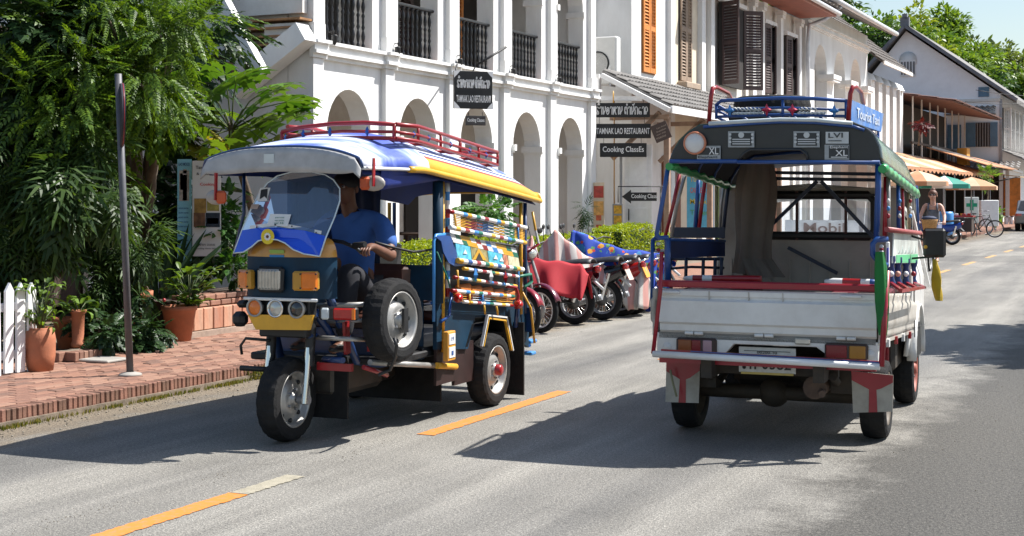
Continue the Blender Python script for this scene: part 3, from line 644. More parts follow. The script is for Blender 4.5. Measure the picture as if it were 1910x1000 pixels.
# ---- building 5: dark timber house with balcony
u5 = u4 + L4 + .4; L5 = 83.5 - u5
B5 = sroot('timber_house', 'dark brown timber house with thin white posts below a sloping brown eave', 'building', u5, BV, .13)
MB().box((-3.5, L5 / 2, 2.95), (5.6, L5 - .1, 5.9)).build('wall', DARKIN, B5)  # near-black colour puts the shade under the eave into the wall
for k in range(8): MB().box((.35, .4 + k * (L5 - .8) / 7, 4.45), (.06, .07, 3.1)).build('post', WHITE2, B5)
mb = MB(); mb.box((.35, L5 / 2, 3.0), (.12, L5, .25)); mb.box((.35, L5 / 2, 3.9), (.08, L5, .1)); mb.build('balcony', DARKWOOD, B5)
for k in range(34): MB().box((.35, .4 + k * (L5 - .8) / 33, 3.5), (.04, .05, .75)).build('baluster', WHITE2 if k % 5 == 0 else DARKIN, B5)
MB().box((-.2, L5 / 2, 3.0), (1.2, L5, .1)).build('balcony_floor', DARKWOOD, B5)
tiled_roof(B5, -.1, L5 + .1, -3.5, 6.7, 2.2, 5.75, M('rust_roof', (.12, .05, .035), .8, .3), .8, .8)
MB().box((.9, L5 * .72, 3.55), (.5, 1.2, .9)).build('yellow_cloth', M('mustard_cloth', (.5, .28, .05), .8), B5)
# ---- building 6: big gabled house across the end
u6 = 84.6; V6 = -9.4
B6 = sroot('gabled_house', 'large white gabled house with blue shutters at the end of the row', 'building', u6, V6, .13)
def x6(px): t = (px - 955) / FPX; return u6 * (SV[0] - t * SV[1]) / (t * RV[1] - RV[0]) - V6
def z6(py, x): return CAMH + (HZ - py) / FPX * SP(u6, V6 + x).y - .13
xr, xl = 0, x6(1590); xp = x6(1690); zp = z6(58, xp); zr = z6(176, 0); zl = zr
gable = [(xl, 0), (xl, zr), (xp, zp), (0, zr), (0, 0)]
MB().prism(gable, lambda a, c_: Vector((a, 0, c_)), lambda a, c_: Vector((a, 22, c_))).build('wall', M('bluish_white', (.88, .89, .91), .8, .05, .6, dirt=.1), B6)
mb = MB()
for a, c_ in (((xp, zp + .25), (.9, zr - .35)), ((xp, zp + .25), (xl - 1, zr - .35))):
    mb.bar((a[0], -.35, a[1]), (c_[0], -.35, c_[1]), .18, .5, up=(0, 1, 0))
mb.build('barge_board', M('grey_barge', (.16, .17, .19), .8, .3, 2), B6)
mb = MB()
for c_ in ((.9, zr - .3), (xl - 1, zr - .3)): mb.add([(xp, -.3, zp + .4), (xp, 22, zp + .4), (c_[0], 22, c_[1]), (c_[0], -.3, c_[1]), (xp, -.3, zp + .15), (xp, 22, zp + .15), (c_[0], 22, c_[1] - .25), (c_[0], -.3, c_[1] - .25)], [(0, 1, 2, 3), (7, 6, 5, 4), (0, 3, 7, 4), (2, 6, 7, 3)])
mb.build('roof', TILE_G, B6)
MB().box((xp, -.35, zp + .5), (.5, .3, .5)).box((xp, -.35, zp + .8), (.28, .3, .3)).build('ridge_finial', M('grey_barge', (.16, .17, .19)), B6)
BSH = M('blue_shutter', (.1, .19, .28), .6, .15, 3)
xa, xb = x6(1821), x6(1846); za, zb = z6(274, xa), z6(229, xa)
mb = MB(); mb.box(((xa + xb) / 2, -.03, (za + zb) / 2), (xb - xa, .08, zb - za)); w6 = mb.build('window', DARKIN, B6)
for k in range(5): MB().box((xa + (xb - xa) * (k + .5) / 5, -.09, (za + zb) / 2), (.05, .03, zb - za)).build('window_bar', STEEL, w6)
for pa, pb in ((1802, 1820), (1847, 1861), (1768, 1793)):
    a, c_ = x6(pa), x6(pb); d_ = MB().box(((a + c_) / 2, -.06, (za + zb) / 2 + (0 if pa > 1800 else -.1)), (c_ - a, .1, zb - za)).build('shutter', BSH, B6)
a, c_ = x6(1825), x6(1845); z_ = z6(172, a); MB().box(((a + c_) / 2, -.03, z_), (c_ - a, .08, .55)).build('vent_window', BSH, B6)
a, c_ = x6(1680), x6(1708); z_ = z6(128, a)
vt = MB().box(((a + c_) / 2, -.04, z_), (c_ - a, .06, .95)).lathe([(.5, 0), (.52, .05), (0, .06)], ((a + c_) / 2, -.0, z_ + .45), (0, -1, 0), 16).build('round_vent', WHITE, B6)
for k in range(5): MB().box((a + (c_ - a) * (k + .5) / 5, -.09, z_), (.06, .05, .75)).build('vent_slot', BLACK, vt)
MB().box(((xl + 0) / 2, -.05, z6(187, -1)), (abs(xl), .12, .16)).build('string_course', WHITE2, B6)
def pent(pa, pb, py0, py1, dep, nm='pent_roof'):
    a, c_ = x6(pa), x6(pb); z0, z1 = z6(py0, a), z6(py1, a); mb = MB(); n = max(4, int((c_ - a) / .3))
    for k in range(n):
        for i in range(3):
            xk = a + (c_ - a) * k / n; w_ = (c_ - a) / n; f0, f1 = i / 3, (i + 1) / 3
            P0 = (xk, -dep * f0, z0 + (z1 - z0) * f0); P1 = (xk, -dep * f1, z0 + (z1 - z0) * f1 + .05)
            mb.add([P0, (xk + w_ * .5, P0[1], P0[2] + .09), (xk + w_, P0[1], P0[2]), (xk + w_, P1[1], P1[2]), (xk + w_ * .5, P1[1], P1[2] + .09), P1], [(0, 1, 4, 5), (1, 2, 3, 4)])
    mb.box(((a + c_) / 2, -dep / 2, z1 - .06), (c_ - a, dep, .05)); return mb.build(nm, TILE_G, B6)
pent(1765, 1858, 201, 213, .8); pent(1768, 1905, 304, 316, 1.2)
MB().box((.02, -.02, 3.5), (.14, .14, 6.9)).build('down_pipe', STEEL, B6)
# street side of the gabled house
for k in range(8):
    MB().box((.05, 1.2 + k * 2.3, 5.3), (.12, .9, 2.4)).build('window', DARKIN, B6); sh(B6, .7 + k * 2.3, 4.1, 6.5, .5, WHITE2, x=.1, angle=60, side=-1)
tiled_roof(B6, 0, 21, .05, 4.1, 1.6, 3.4, TILE_G, .5, .5, name='pent_roof')
for px, w in ((1800, 3.0), (1860, .8)): MB().box((x6(px), -.04, 1.5), (w, .06, 2.4)).build('doorway', DARKIN, B6)
for k, px in enumerate((1868, 1880)): MB().box((x6(px), -.2, 1.6), (.2, .2, 3.2)).build('post', WPAINT, B6)
MB().box((x6(1888), -.1, 1.4), (.9, .06, 2.2)).build('door', SHUT_O, B6)
# house beyond, along the street
B7 = sroot('far_house', 'distant white street house with tile eaves at the right edge of the view', 'building', 108, -9.2, .13)
MB().box((-5, 20, 3.4), (10, 40, 6.8)).build('wall', WHITE2, B7); tiled_roof(B7, 0, 40, -5, 10, 1.2, 6.6, TILE_D, 1, 1)
for k in range(12): MB().box((.03, 2 + k * 3.2, 4.8), (.1, 1.1, 2.0)).build('window', SHUT_D, B7)
# ================================================================ VEGETATION
def scatter(mb, tv, tf, pos, dirs, scl, rs, mi=0, up=None):
    """copy a template (leaf spray along +y, face up +z) to each position, pointing along dirs"""
    pos = np.asarray(pos, float); d = np.asarray(dirs, float); n = len(pos); d = d / (np.linalg.norm(d, axis=1)[:, None] + 1e-9)
    u = np.tile([0, 0, 1.], (n, 1)) + rs.normal(size=(n, 3)) * (.35 if up is None else up); x = np.cross(d, u); x /= np.linalg.norm(x, axis=1)[:, None] + 1e-9; z = np.cross(x, d)
    tv = np.asarray(tv, float); s = np.asarray(scl)[:, None, None] * np.ones((n, 1, 1))
    V = (pos[:, None, :] + s * (tv[None, :, 0, None] * x[:, None, :] + tv[None, :, 1, None] * d[:, None, :] + tv[None, :, 2, None] * z[:, None, :])).reshape(-1, 3)
    base = len(mb.v); k = len(tv); mb.v.extend(map(tuple, V.tolist()))
    for i in range(n): mb.f.extend([tuple(base + i * k + a for a in f) for f in tf])
    mb.m.extend([mi] * (n * len(tf))); mb.sm.extend([False] * (n * len(tf))); return mb
def leaf_t(l, w, x0=0, y0=0, ang=0, droop=.15, z0=0):
    c, s = math.cos(ang), math.sin(ang); pts = [(0, 0, 0), (w * .5, l * .35, .04 * l), (w * .3, l * .72, -droop * l * .4), (0, l, -droop * l), (-w * .3, l * .72, -droop * l * .4), (-w * .5, l * .35, .04 * l)]
    return [(x0 + x * c - y * s, y0 + x * s + y * c, z0 + z) for x, y, z in pts], [(0, 1, 5), (1, 2, 4, 5), (2, 3, 4)]
def spray(n=8, l=.09, w=.03, stem=.34, ang=55, droop=.2):
    V, F = [], []
    for i in range(n):
        t = (i + 1) / n; y = stem * t; z = -droop * stem * t * t
        for s in (-1, 1):
            v, f = leaf_t(l * (1 - .35 * t), w, 0, y, s * R(ang * (1 - .5 * t)) * -1, .2, z); b = len(V); V += v; F += [tuple(b + k for k in q) for q in f]
    v, f = leaf_t(l, w, 0, stem, 0, .3, -droop * stem); b = len(V); V += v; F += [tuple(b + k for k in q) for q in f]
    b = len(V); V += [(-.003, 0, 0), (.003, 0, 0), (.002, stem, -droop * stem)]; F.append((b, b + 1, b + 2)); return V, F
FEATHER = spray(); LANCE = spray(4, .2, .028, .2, 62, .5); OVAL = spray(4, .11, .06, .2, 60, .2); TINY = spray(3, .05, .03, .07, 50, .1)
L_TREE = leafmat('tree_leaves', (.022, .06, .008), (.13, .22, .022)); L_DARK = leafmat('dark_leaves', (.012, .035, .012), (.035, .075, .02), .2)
L_LANCE = leafmat('lance_leaves', (.02, .05, .012), (.065, .115, .025)); L_BRIGHT = leafmat('bright_leaves', (.07, .17, .02), (.2, .32, .04)); L_HEDGE = leafmat('hedge_leaves', (.16, .24, .012), (.36, .42, .02), .3)
L_HILL = leafmat('hill_leaves', (.03, .075, .015), (.10, .17, .03), .3); L_YEL = leafmat('yellow_leaves', (.16, .16, .02), (.3, .26, .03))
def blob(c, rad, n, rs, shell=.55):
    d = rs.normal(size=(n, 3)); d /= np.linalg.norm(d, axis=1)[:, None]; r = shell + (1 - shell) * rs.rand(n) ** .6
    r *= 1 + .18 * np.sin(d[:, 0] * 5 + c[0]) * np.cos(d[:, 2] * 6 + c[1])
    return np.array(c) + d * r[:, None] * np.array(rad), d
def tree(name, label, base, clumps, leaf, mat, trunkr=.08, seed=1, group=None, density=1., scale=1., hang=.3, forks=True, cat='tree'):
    t = root(name, label, cat, base, 0, group); rs = np.random.RandomState(seed); mb = MB(); rr = random.Random(seed); br = MB(); base = Vector(base)
    for c, rad, n in clumps:
        c = Vector(c) - base; n = int(n * density); sub = []
        for _ in range(max(3, n // 22)):            # smaller sub clumps make the outline uneven
            dd = Vector((rr.gauss(0, 1), rr.gauss(0, 1), rr.gauss(0, 1))).normalized() * rr.uniform(.3, 1)
            sub.append((c.x + dd.x * rad[0], c.y + dd.y * rad[1], c.z + dd.z * rad[2]))
        for sc in sub:
            k = max(6, n // len(sub)); q = rr.uniform(.3, .5); p, d = blob(sc, [x * q for x in rad], k, rs, .2)
            dirs = d * .8 + (np.array(sc) - np.array(c)) / (max(rad) + .01) * .8; dirs[:, 2] -= hang; lf_ = OVAL if leaf is FEATHER and len(p) % 4 == 0 else leaf; scatter(mb, lf_[0], lf_[1], p, dirs, scale * rr.choice((.75, 1, 1.15)) * (.7 + .6 * rs.rand(len(p))), rs)
        if forks:
            h = Vector((c.x * .15, c.y * .15, max(.3, c.z * .45))); br.tube([h, (h + c) / 2 + Vector((rr.uniform(-.1, .1), rr.uniform(-.1, .1), -.1)), c], [trunkr * .6, trunkr * .4, trunkr * .12], 7)
            for sc in sub[:5]: br.tube([c.lerp(h, .3), (c.lerp(h, .15) + Vector(sc)) / 2, sc], [trunkr * .22, trunkr * .14, trunkr * .05], 5)
    mb.build('crown', mat, t)
    if forks:
        zc = min((Vector(c) - base).z for c, _, _ in clumps); top = max(.5, zc)
        br.tube([(0, 0, -.05), (.03, .02, top * .4), (0, 0, top)], [trunkr * 1.25, trunkr, trunkr * .7], 9); br.build('trunk', TRUNK, t)
    return t
# -- big feathery tree over the garden
tree('garden_tree', 'large feathery green tree overhanging the garden beside the signpost', SP(13.0, -10.9, .1),
     [(W(220, 40, 14.2), (.9, .9, .55), 420), (W(335, 25, 14.4), (.5, .7, .4), 190), (W(300, 140, 14), (.75, .7, .5), 380), (W(140, 170, 13.8), (.8, .7, .6), 420), 
      (W(190, 285, 14), (.45, .5, .38), 170), (W(290, 215, 14.6), (.4, .5, .33), 170), (W(190, 60, 15.2), (1.0, .6, .7), 300), (W(100, -40, 14.5), (1.4, 1, .6), 260)], FEATHER, L_TREE, .13, 3, scale=.8, hang=.35)
tree('shade_tree', 'dark evergreen tree standing deep in the garden shade at the left edge', SP(13.6, -13.0, .1),
     [(W(20, 60, 14.6), (.8, .7, .8), 420), (W(10, 250, 14.2), (.55, .6, .6), 320), (W(-60, 120, 16.5), (1.3, .8, 1.6), 330), (W(120, 60, 17), (1.2, .8, 1.2), 330), (W(300, 60, 17.6), (1.1, .7, 1.0), 300), (W(40, 330, 16), (.9, .6, .8), 260), (W(220, 330, 16.6), (.9, .5, .9), 300), (W(330, 400, 16.8), (.6, .4, .7), 220)], OVAL, L_DARK, .16, 8, scale=1.5)  # dark leaf colour puts the garden shade into this crown
tree('bamboo_shrub', 'tall bamboo like shrub with long hanging lance leaves behind the picket fence', SP(10.8, -10.6, .1),
     [(W(60, 330, 13.4), (.5, .4, .35), 210), (W(150, 370, 13.2), (.45, .4, .4), 230), (W(60, 440, 13.2), (.45, .4, .35), 210), (W(170, 300, 13.6), (.35, .4, .3), 120), (W(20, 500, 13.0), (.3, .3, .3), 110)], LANCE, L_LANCE, .035, 12, hang=1.0, cat='shrub')
tree('lance_leaved_shrub', 'bushy shrub of narrow glossy leaves between the signpost and the blue poster', SP(12.4, -10.2, .1),
     [(W(205, 440, 14.4), (.3, .3, .3), 150), (W(265, 470, 14.4), (.28, .3, .33), 170), (W(180, 520, 14.2), (.25, .2, .2), 80)], LANCE, L_LANCE, .03, 21, hang=.7, scale=.7, cat='shrub')
tree('bush', 'round green bush between the white poster and the three wheeler', SP(15.0, -10.5, .1),
     [(W(425, 450, 16), (.2, .25, .45), 210), (W(435, 520, 15.8), (.22, .2, .2), 110), (W(425, 400, 16.2), (.14, .2, .15), 50)], TINY, leafmat('bush_leaves', (.02, .07, .015), (.06, .15, .03)), .03, 5, scale=1.1, cat='shrub')
tree('low_shrub', 'low dark shrub filling the planting bed behind the signpost foot', SP(11.0, -9.35, .1),
     [(W(190, 622, 13.2), (.2, .2, .16), 120), (W(245, 620, 13.6), (.25, .2, .17), 150), (W(295, 612, 14), (.2, .2, .16), 110), (W(160, 590, 13.6), (.2, .2, .15), 90), (W(230, 560, 14.2), (.4, .2, .2), 160)], OVAL, L_DARK, .02, 6, scale=.55, forks=False, cat='shrub')
# -- papaya: palmate leaves, each a part
def palmate(rs, lobes=7):
    V, F = [], []
    for i in range(lobes):
        a = R(-130 + 260 * i / (lobes - 1)); L_ = (1 - .35 * abs(i - (lobes - 1) / 2) / (lobes / 2)) * .5; c, s = math.cos(a), math.sin(a)
        pts = [(0, 0, 0), (.05, .4 * L_, .01), (.17 * .6, .5 * L_, 0), (.06, .62 * L_, 0), (.12, .8 * L_, -.03), (.035, .82 * L_, -.02), (0, L_, -.06)]
        full = pts + [(-x, y, z) for x, y, z in reversed(pts[1:-1])]
        b = len(V); V += [(x * c - y * s, x * s + y * c, z - .12 * (x * x + y * y)) for x, y, z in full]; m_ = len(full)
        F += [(b, b + 1, b + m_ - 1), (b + 1, b + 2, b + 3, b + m_ - 3, b + m_ - 2, b + m_ - 1), (b + 3, b + 4, b + 5, b + m_ - 5, b + m_ - 4, b + m_ - 3), (b + 5, b + 6, b + m_ - 5)]
    return V, F
L_PAP = leafmat('papaya_leaves', (.04, .12, .015), (.11, .22, .03), .25)
pal = [MB().add(*palmate(None, k)).mesh('leaf', mt) for k, mt in ((7, L_PAP), (9, L_PAP), (7, L_TREE), (9, L_YEL))]
pp = root('papaya_tree', 'papaya tree with deeply cut bright leaves in front of the restaurant side wall', 'tree', SP(15.6, -11.2, .1)); pb = pp.location.copy(); rr = random.Random(4)
top = W(430, 230, 16.6) - pb; stems = MB(); stems.tube([(0, 0, -.05), (.05, 0, 1.2), top * .9, top], [.07, .06, .045, .03], 8); stems.build('trunk', TRUNK, pp)
for px, py, k, s_ in ((385, 170, 0, .9), (440, 155, 1, 1.0), (500, 165, 0, .9), (535, 190, 1, .8), (475, 195, 0, .9), (520, 225, 0, 1.0), (410, 205, 2, .9), (555, 215, 0, .55), (450, 250, 2, 1.0), (405, 255, 3, .9), (500, 270, 2, .9), (375, 230, 2, .8), (430, 290, 2, .9), (470, 235, 2, .9), (350, 200, 2, .8), (530, 260, 2, .55), (480, 300, 2, .8), (380, 285, 3, .6), (420, 140, 0, .7), (360, 260, 2, .8), (345, 150, 0, .7)):
    p = W(px, py, 16.3 + rr.uniform(-.45, .5)) - pb; d = p - top; lf = inst('leaf', pal[k], pp, p, (R(rr.uniform(5, 45)), R(rr.uniform(-25, 25)), math.atan2(d.y, d.x) - math.pi / 2 + rr.uniform(-.5, .5)), (s_ * 1.15, s_ * 1.15, s_ * 1.15))
    MB().tube([top * .97, (top + p) / 2 + Vector((0, 0, .05)), p], .008, 5).build('leaf_stalk', M('leaf_stalk', (.12, .16, .05), .6), pp)
# -- strap blades and potted plants, leaves are parts
def blade(l, w, droop, fold=.25, n=5):
    V, F = [], []
    for i in range(n + 1):
        t = i / n; ww = w * (math.sin(math.pi * min(.999, .12 + .88 * t)) ** .7) * .5 + .001; y = l * t * math.cos(droop * t * .9); z = l * t * math.sin(1.2 - droop * 1.5 * t) * .5
        V += [(-ww, y, z + fold * ww), (0, y, z), (ww, y, z + fold * ww)]
    for i in range(n):
        for k in (0, 1): F.append((i * 3 + k, i * 3 + k + 1, i * 3 + k + 4, i * 3 + k + 3))
    return V, F
def pot(name, label, base, r, h, prof='taper', group=None, mat=TERRA):
    t = root(name, label, 'plant pot', base, 0, group)
    if prof == 'taper': p = [(0, 0), (r * .68, 0), (r * .97, h * .86), (r * 1.04, h * .87), (r * 1.05, h), (r * .95, h), (r * .9, h * .88), (0, h * .86)]
    elif prof == 'jar': p = [(0, 0), (r * .85, 0), (r, h * .35), (r * 1.02, h * .75), (r * .92, h * .93), (r * .78, h * .97), (r * .8, h), (r * .7, h), (r * .68, h * .93), (0, h * .9)]
    else: p = [(0, 0), (r * .8, 0), (r * .85, h * .1), (r * .7, h * .15), (r * .8, h * .9), (r * 1.05, h * .95), (r * 1.05, h), (r * .9, h), (0, h * .9)]
    MB().lathe(p, n=28).build('body', mat, t); MB().lathe([(0, h * .9), (r * .68, h * .9)], n=16).build('soil', M('soil', (.05, .035, .025), .95), t); return t
def plant(name, label, base, n, meshes, spread, hgt, seed, group=None, scale=1, stem=True, pitch=(10, 60)):
    t = root(name, label, 'potted plant', base, 0, group); rr = random.Random(seed); st = MB()
    for i in range(n):
        a = rr.uniform(0, 6.28); q = rr.random() ** .6; z = hgt * rr.uniform(.05, 1); d = spread * q * (.4 + .6 * z / hgt)
        p = (math.cos(a) * d * .6, math.sin(a) * d * .6, z); s_ = scale * rr.uniform(.7, 1.2)
        inst('leaf', rr.choice(meshes), t, p, (R(rr.uniform(*pitch)) - .5, R(rr.uniform(-20, 20)), a - math.pi / 2 + rr.uniform(-.5, .5)), (s_, s_, s_))
        if stem and i % 3 == 0: st.tube([(0, 0, -.03), (p[0] * .4, p[1] * .4, z * .6), p], .005, 4)
    if stem: st.build('stem', M('green_stem', (.07, .09, .03), .6), t)
    return t
def bm_(l, w, dr, mt): return MB().add(*blade(l, w, dr)).mesh('leaf', mt)
MBL = [bm_(.2, .045, .8, L_BRIGHT), bm_(.17, .05, 1.0, L_LANCE), bm_(.2, .04, 1.2, L_TREE)]
MBR = [bm_(.17, .075, .6, L_TREE), bm_(.15, .07, .9, L_LANCE), bm_(.16, .08, .5, L_TREE)]
MBD = [bm_(.4, .07, 1.1, L_BRIGHT), bm_(.35, .06, 1.3, L_LANCE)]
p1 = GP(75, 692, .13); pot('terracotta_jar', 'tall barrel shaped terracotta jar beside the end of the white picket fence', p1, .125, .37, 'jar')
plant('leafy_plant', 'bright narrow leaved plant growing in the barrel shaped jar by the picket fence', p1 + Vector((0, 0, .34)), 70, MBL, .36, .42, 1, scale=.75)
p2 = GP(142, 668, .13); pot('terracotta_pot', 'slim terracotta pot on the brick step behind the barrel shaped jar', p2 + Vector((-.02, .12, .09)), .075, .34, 'urn')
plant('drooping_plant', 'broad drooping leaves spilling from the slim pot on the brick step', p2 + Vector((0, .08, .38)), 12, MBD, .2, .12, 5, scale=.8, pitch=(-10, 50))
p3 = GP(330, 637, .13); pot('large_terracotta_pot', 'large shaded tapering terracotta pot at the corner of the brick planter', p3 + Vector((0, .1, 0)), .175, .36, 'taper')
plant('broad_leaved_plant', 'dark broad leaved bushy plant in the large tapering pot', p3 + Vector((.1, .1, .34)), 120, MBR, .5, .42, 9, scale=.8)
wallz = .52
p4 = Vector(SP(14.7, -9.75, wallz)); pot('terracotta_pot_on_wall', 'terracotta pot standing on the brick planter just left of the three wheeler', p4, .13, .22, 'taper')
plant('pot_plant', 'small leaved plant in the pot on the brick planter beside the three wheeler', p4 + Vector((0, 0, .2)), 45, MBR, .3, .28, 12, scale=.7)
for i, (px, py, Yd, lab) in enumerate(((130, 560, 13.9, 'shadowed terracotta pot behind the slim pot, left of the signpost'), (255, 560, 14.8, 'shadowed dark pot with red flower right of the signpost'))):
    b_ = W(px, py, Yd); b_.z = .13; pot('shaded_pot', lab, b_, .16, .5 if i else .3, 'taper')
MB().ball((0, 0, 0), .02, 8).build('x', RED).name = 'red_flower'; o = bpy.data.objects['red_flower']; o.location = W(306, 560, 14.2); tag(o, 'single small red flower above the large tapering pot', 'flower')
# agave / yucca blades before the posters
ag = root('dracaena', 'dark sword leaved plant standing in front of the blue poster', 'plant', W(300, 560, 15.4)); ag.location.z = .3; AG = [bm_(1.0, .07, .12, L_DARK), bm_(.8, .07, .25, L_DARK), bm_(.9, .05, .5, L_DARK)]
rr = random.Random(2)
for i in range(18):
    a = rr.uniform(-1.2, 1.2) * (1 if i % 2 else 1.6); s_ = rr.uniform(.6, 1.05); inst('leaf', AG[i % 3], ag, (a * .06, rr.uniform(-.1, .1), rr.uniform(0, .35)), (R(rr.uniform(8, 45)), 0, -a + rr.choice((0, 0, 3.1)) * .5), (s_, s_, s_))
for i in range(10):
    a = rr.uniform(-.9, .9); inst('leaf', AG[0], ag, (a * .12, -.05, .15 + .1 * (i % 3)), (R(50 + rr.uniform(-10, 15)), R(a * 50), 0), (.9, .75, .9))
# brick planter with courses
def brickwall(parent, y0, y1, x, z0, courses, depth=.12, seed=1):
    rr = random.Random(seed); z = z0
    for bl, bh, mats, ofs in courses:
        y = y0 - ofs; me = [MB().box((0, 0, 0), (depth, bl - .012, bh - .01), bev=.007).mesh('brick', m_) for m_ in mats]
        while y + bl <= y1 + .02: inst('brick', rr.choice(me), parent, (x + rr.uniform(-.005, .005), y + bl / 2, z + bh / 2), (0, 0, R(rr.uniform(-1, 1)))); y += bl
        z += bh
BIGB = [M('planter_tile_%d' % i, c, .85, .3, 6, bump=.3, dirt=.7, dcol=d, stretch=(1, 1.5, .4)) for i, (c, d) in enumerate((((.5, .24, .15), (.3, .09, .04)), ((.46, .2, .12), (.2, .17, .14)), ((.52, .3, .2), (.34, .1, .04))))]
pw = bpy.data.objects.new('brick_planter', None); COL.objects.link(pw); pw.location = SP(11.9, -9.45, .13); pw.rotation_euler = (0, 0, R(SR)); tag(pw, 'low terracotta brick planter wall in two stepped heights by the garden', 'planter')
MB().box((-.0, 1.6, .03), (.2, 3.3, .06)).build('footing', M('footing', (.36, .27, .21), .9, .3, 6, dirt=.6), pw)
brickwall(pw, 0, 3.2, -.02, .06, [(.17, .24, BIGB, 0)], .14, 3); MB().box((-.03, 1.6, .17), (.1, 3.15, .22)).build('mortar_core', MORT, pw)
brickwall(pw, .35, 3.2, -.17, .30, [(.19, .065, BR, 0), (.19, .065, BR, .09)], .3, 5); MB().box((-.19, 1.8, .36), (.24, 2.8, .12)).build('mortar_core', MORT, pw)
MB().box((-.6, 1.6, .2), (1.0, 3.1, .35)).build('soil', M('soil', (.05, .035, .025)), pw)
bs = bpy.data.objects.new('brick_step', None); COL.objects.link(bs); bs.location = GP(148, 672, .13); bs.rotation_euler = (0, 0, R(SR)); tag(bs, 'small brick step with grey slab beside the slim pot', 'step')
me = [MB().box((0, 0, 0), (.13, .055, .085), bev=.006).mesh('brick', m_) for m_ in BR]
for i in range(6): inst('brick', me[i % 4], bs, (0.02, -.12 + i * .06, .045))
for i in range(4): inst('brick', me[i % 4], bs, (-.06 - .058 * i, -.16, .045), (0, 0, R(90)))
MB().box((-.12, .03, .04), (.2, .3, .078)).build('mortar_core', MORT, bs); MB().box((.24, .05, .012), (.34, .3, .025), bev=.008).build('slab', M('concrete', (.32, .3, .27)), bs)
# picket fence
pf = sroot('picket_fence', 'white painted picket fence at the left edge of the pavement', 'fence', 8.6, -8.83, .13)
pk = MB().prism([(-.045, 0), (.045, 0), (.045, .68), (0, .75), (-.045, .68)], lambda a, b_: Vector((.012, a, b_)), lambda a, b_: Vector((-.012, a, b_))).mesh('picket', WPAINT)
for i in range(12): inst('picket', pk, pf, (0, .56 - i * .135, .005 + .006 * (i % 3)), (0, R((i * 7 % 3 - 1) * .8), 0))
for z_ in (.16, .56): MB().box((-.035, -.15, z_), (.03, 1.6, .07)).build('rail', WPAINT, pf)
# lawn edge behind, garden wall
gw = sroot('garden_house', 'garden house with white posts behind the trees, walls coloured dark as shade', 'building', 11.0, -14.0, .1)
MB().box((-2, 2.4, 1.6), (4, 12, 3.2)).build('wall', DARKWOOD, gw)  # dark wall colour stands in for the shade behind the trees
for k in (-1.5, 1.0, 2.6, 4.6, 5.8): MB().box((.1, k, 1.7), (.1, .3, 3.4)).build('post', WPAINT, gw)
MB().box((.05, 5.3, 2.1), (.08, 1.2, 2.3)).build('white_panel', WHITE, gw)
MB().box((.05, 1.8, 2.0), (.08, .5, 1.0)).build('white_panel', WHITE, gw)
MB().box((.3, 2.4, 3.55), (1.0, 12, .14)).build('eave', DARKWOOD, gw)
MB().add([(-1.5, -7, 0), (1.9, -7, 0), (1.9, 10, 0), (-1.5, 10, 0)], [(0, 1, 2, 3)]).build('garden_bed', M('soil', (.05, .035, .025))).location = SP(10, -11.0, .06)
o = bpy.data.objects['garden_bed']; o.rotation_euler = (0, 0, R(SR)); tag(o, kind='structure')
# posters
def poster(name, label, a, b_, Yd, col, parts):
    c = W((a[0] + b_[0]) / 2, (a[1] + b_[1]) / 2, Yd); w = (b_[0] - a[0]) / FPX * Yd; h = (b_[1] - a[1]) / FPX * Yd
    t = root(name, label, 'poster', c, 0); MB().box((0, 0, 0), (w, .012, h), rz=0).build('sheet', M(name + '_sheet', col, .6, .08, 3), t)
    for (x, z, ww, hh, kind, cc) in parts:
        if kind == 'box': MB().box((x * w, -.009, z * h), (ww * w, .004, hh * h)).build('printed_panel', M('print_%s' % str(cc), cc, .6, .5, 14), t)
        else: lettering(kind, ww * w, hh * h, M('ink_%s' % str(cc), cc, .6), t, (x * w, -.0125, z * h), (1, 0, 0), (0, 0, 1))
    return t
poster('blue_poster', 'tall narrow light blue poster with a dancer picture and lines of text', (331, 297), (357, 487), 15.9, (.32, .66, .8),
       [(0, .45, .8, .03, 'LAO MOOD', (.02, .06, .2)), (0, .24, .7, .3, 'box', (.5, .42, .38)), (.05, .22, .3, .25, 'box', (.5, .03, .04)), (-.2, .28, .2, .16, 'box', (.06, .05, .04)), (.05, .38, .25, .04, 'box', (.6, .45, .35))] + [(-.05, .02 - i * .045, .7, .016, 'ancient stories', (.02, .1, .3)) for i in range(10)])
poster('white_poster', 'white banner with restaurant name, food photographs and a building picture', (359, 300), (412, 478), 15.8, (.72, .68, .66),
       [(0, .43, .75, .035, 'Tamnak Lao', (.05, .05, .05)), (0, .36, .7, .035, '& Cooking', (.05, .05, .05)), (.05, .25, .55, .04, 'Cooking', (.6, .03, .03)), (-.22, .03, .42, .15, 'box', (.35, .2, .05)), (.23, .04, .42, .13, 'box', (.3, .25, .06)), (-.25, -.12, .4, .15, 'box', (.18, .08, .04)), (.22, -.12, .5, .15, 'box', (.02, .03, .05)), (.22, -.13, .4, .06, 'box', (.5, .5, .5)), (0, -.38, .6, .02, 'Tel 071 252525', (.1, .1, .1)), (0, -.42, .7, .02, 'cooking classes daily', (.1, .1, .1))])
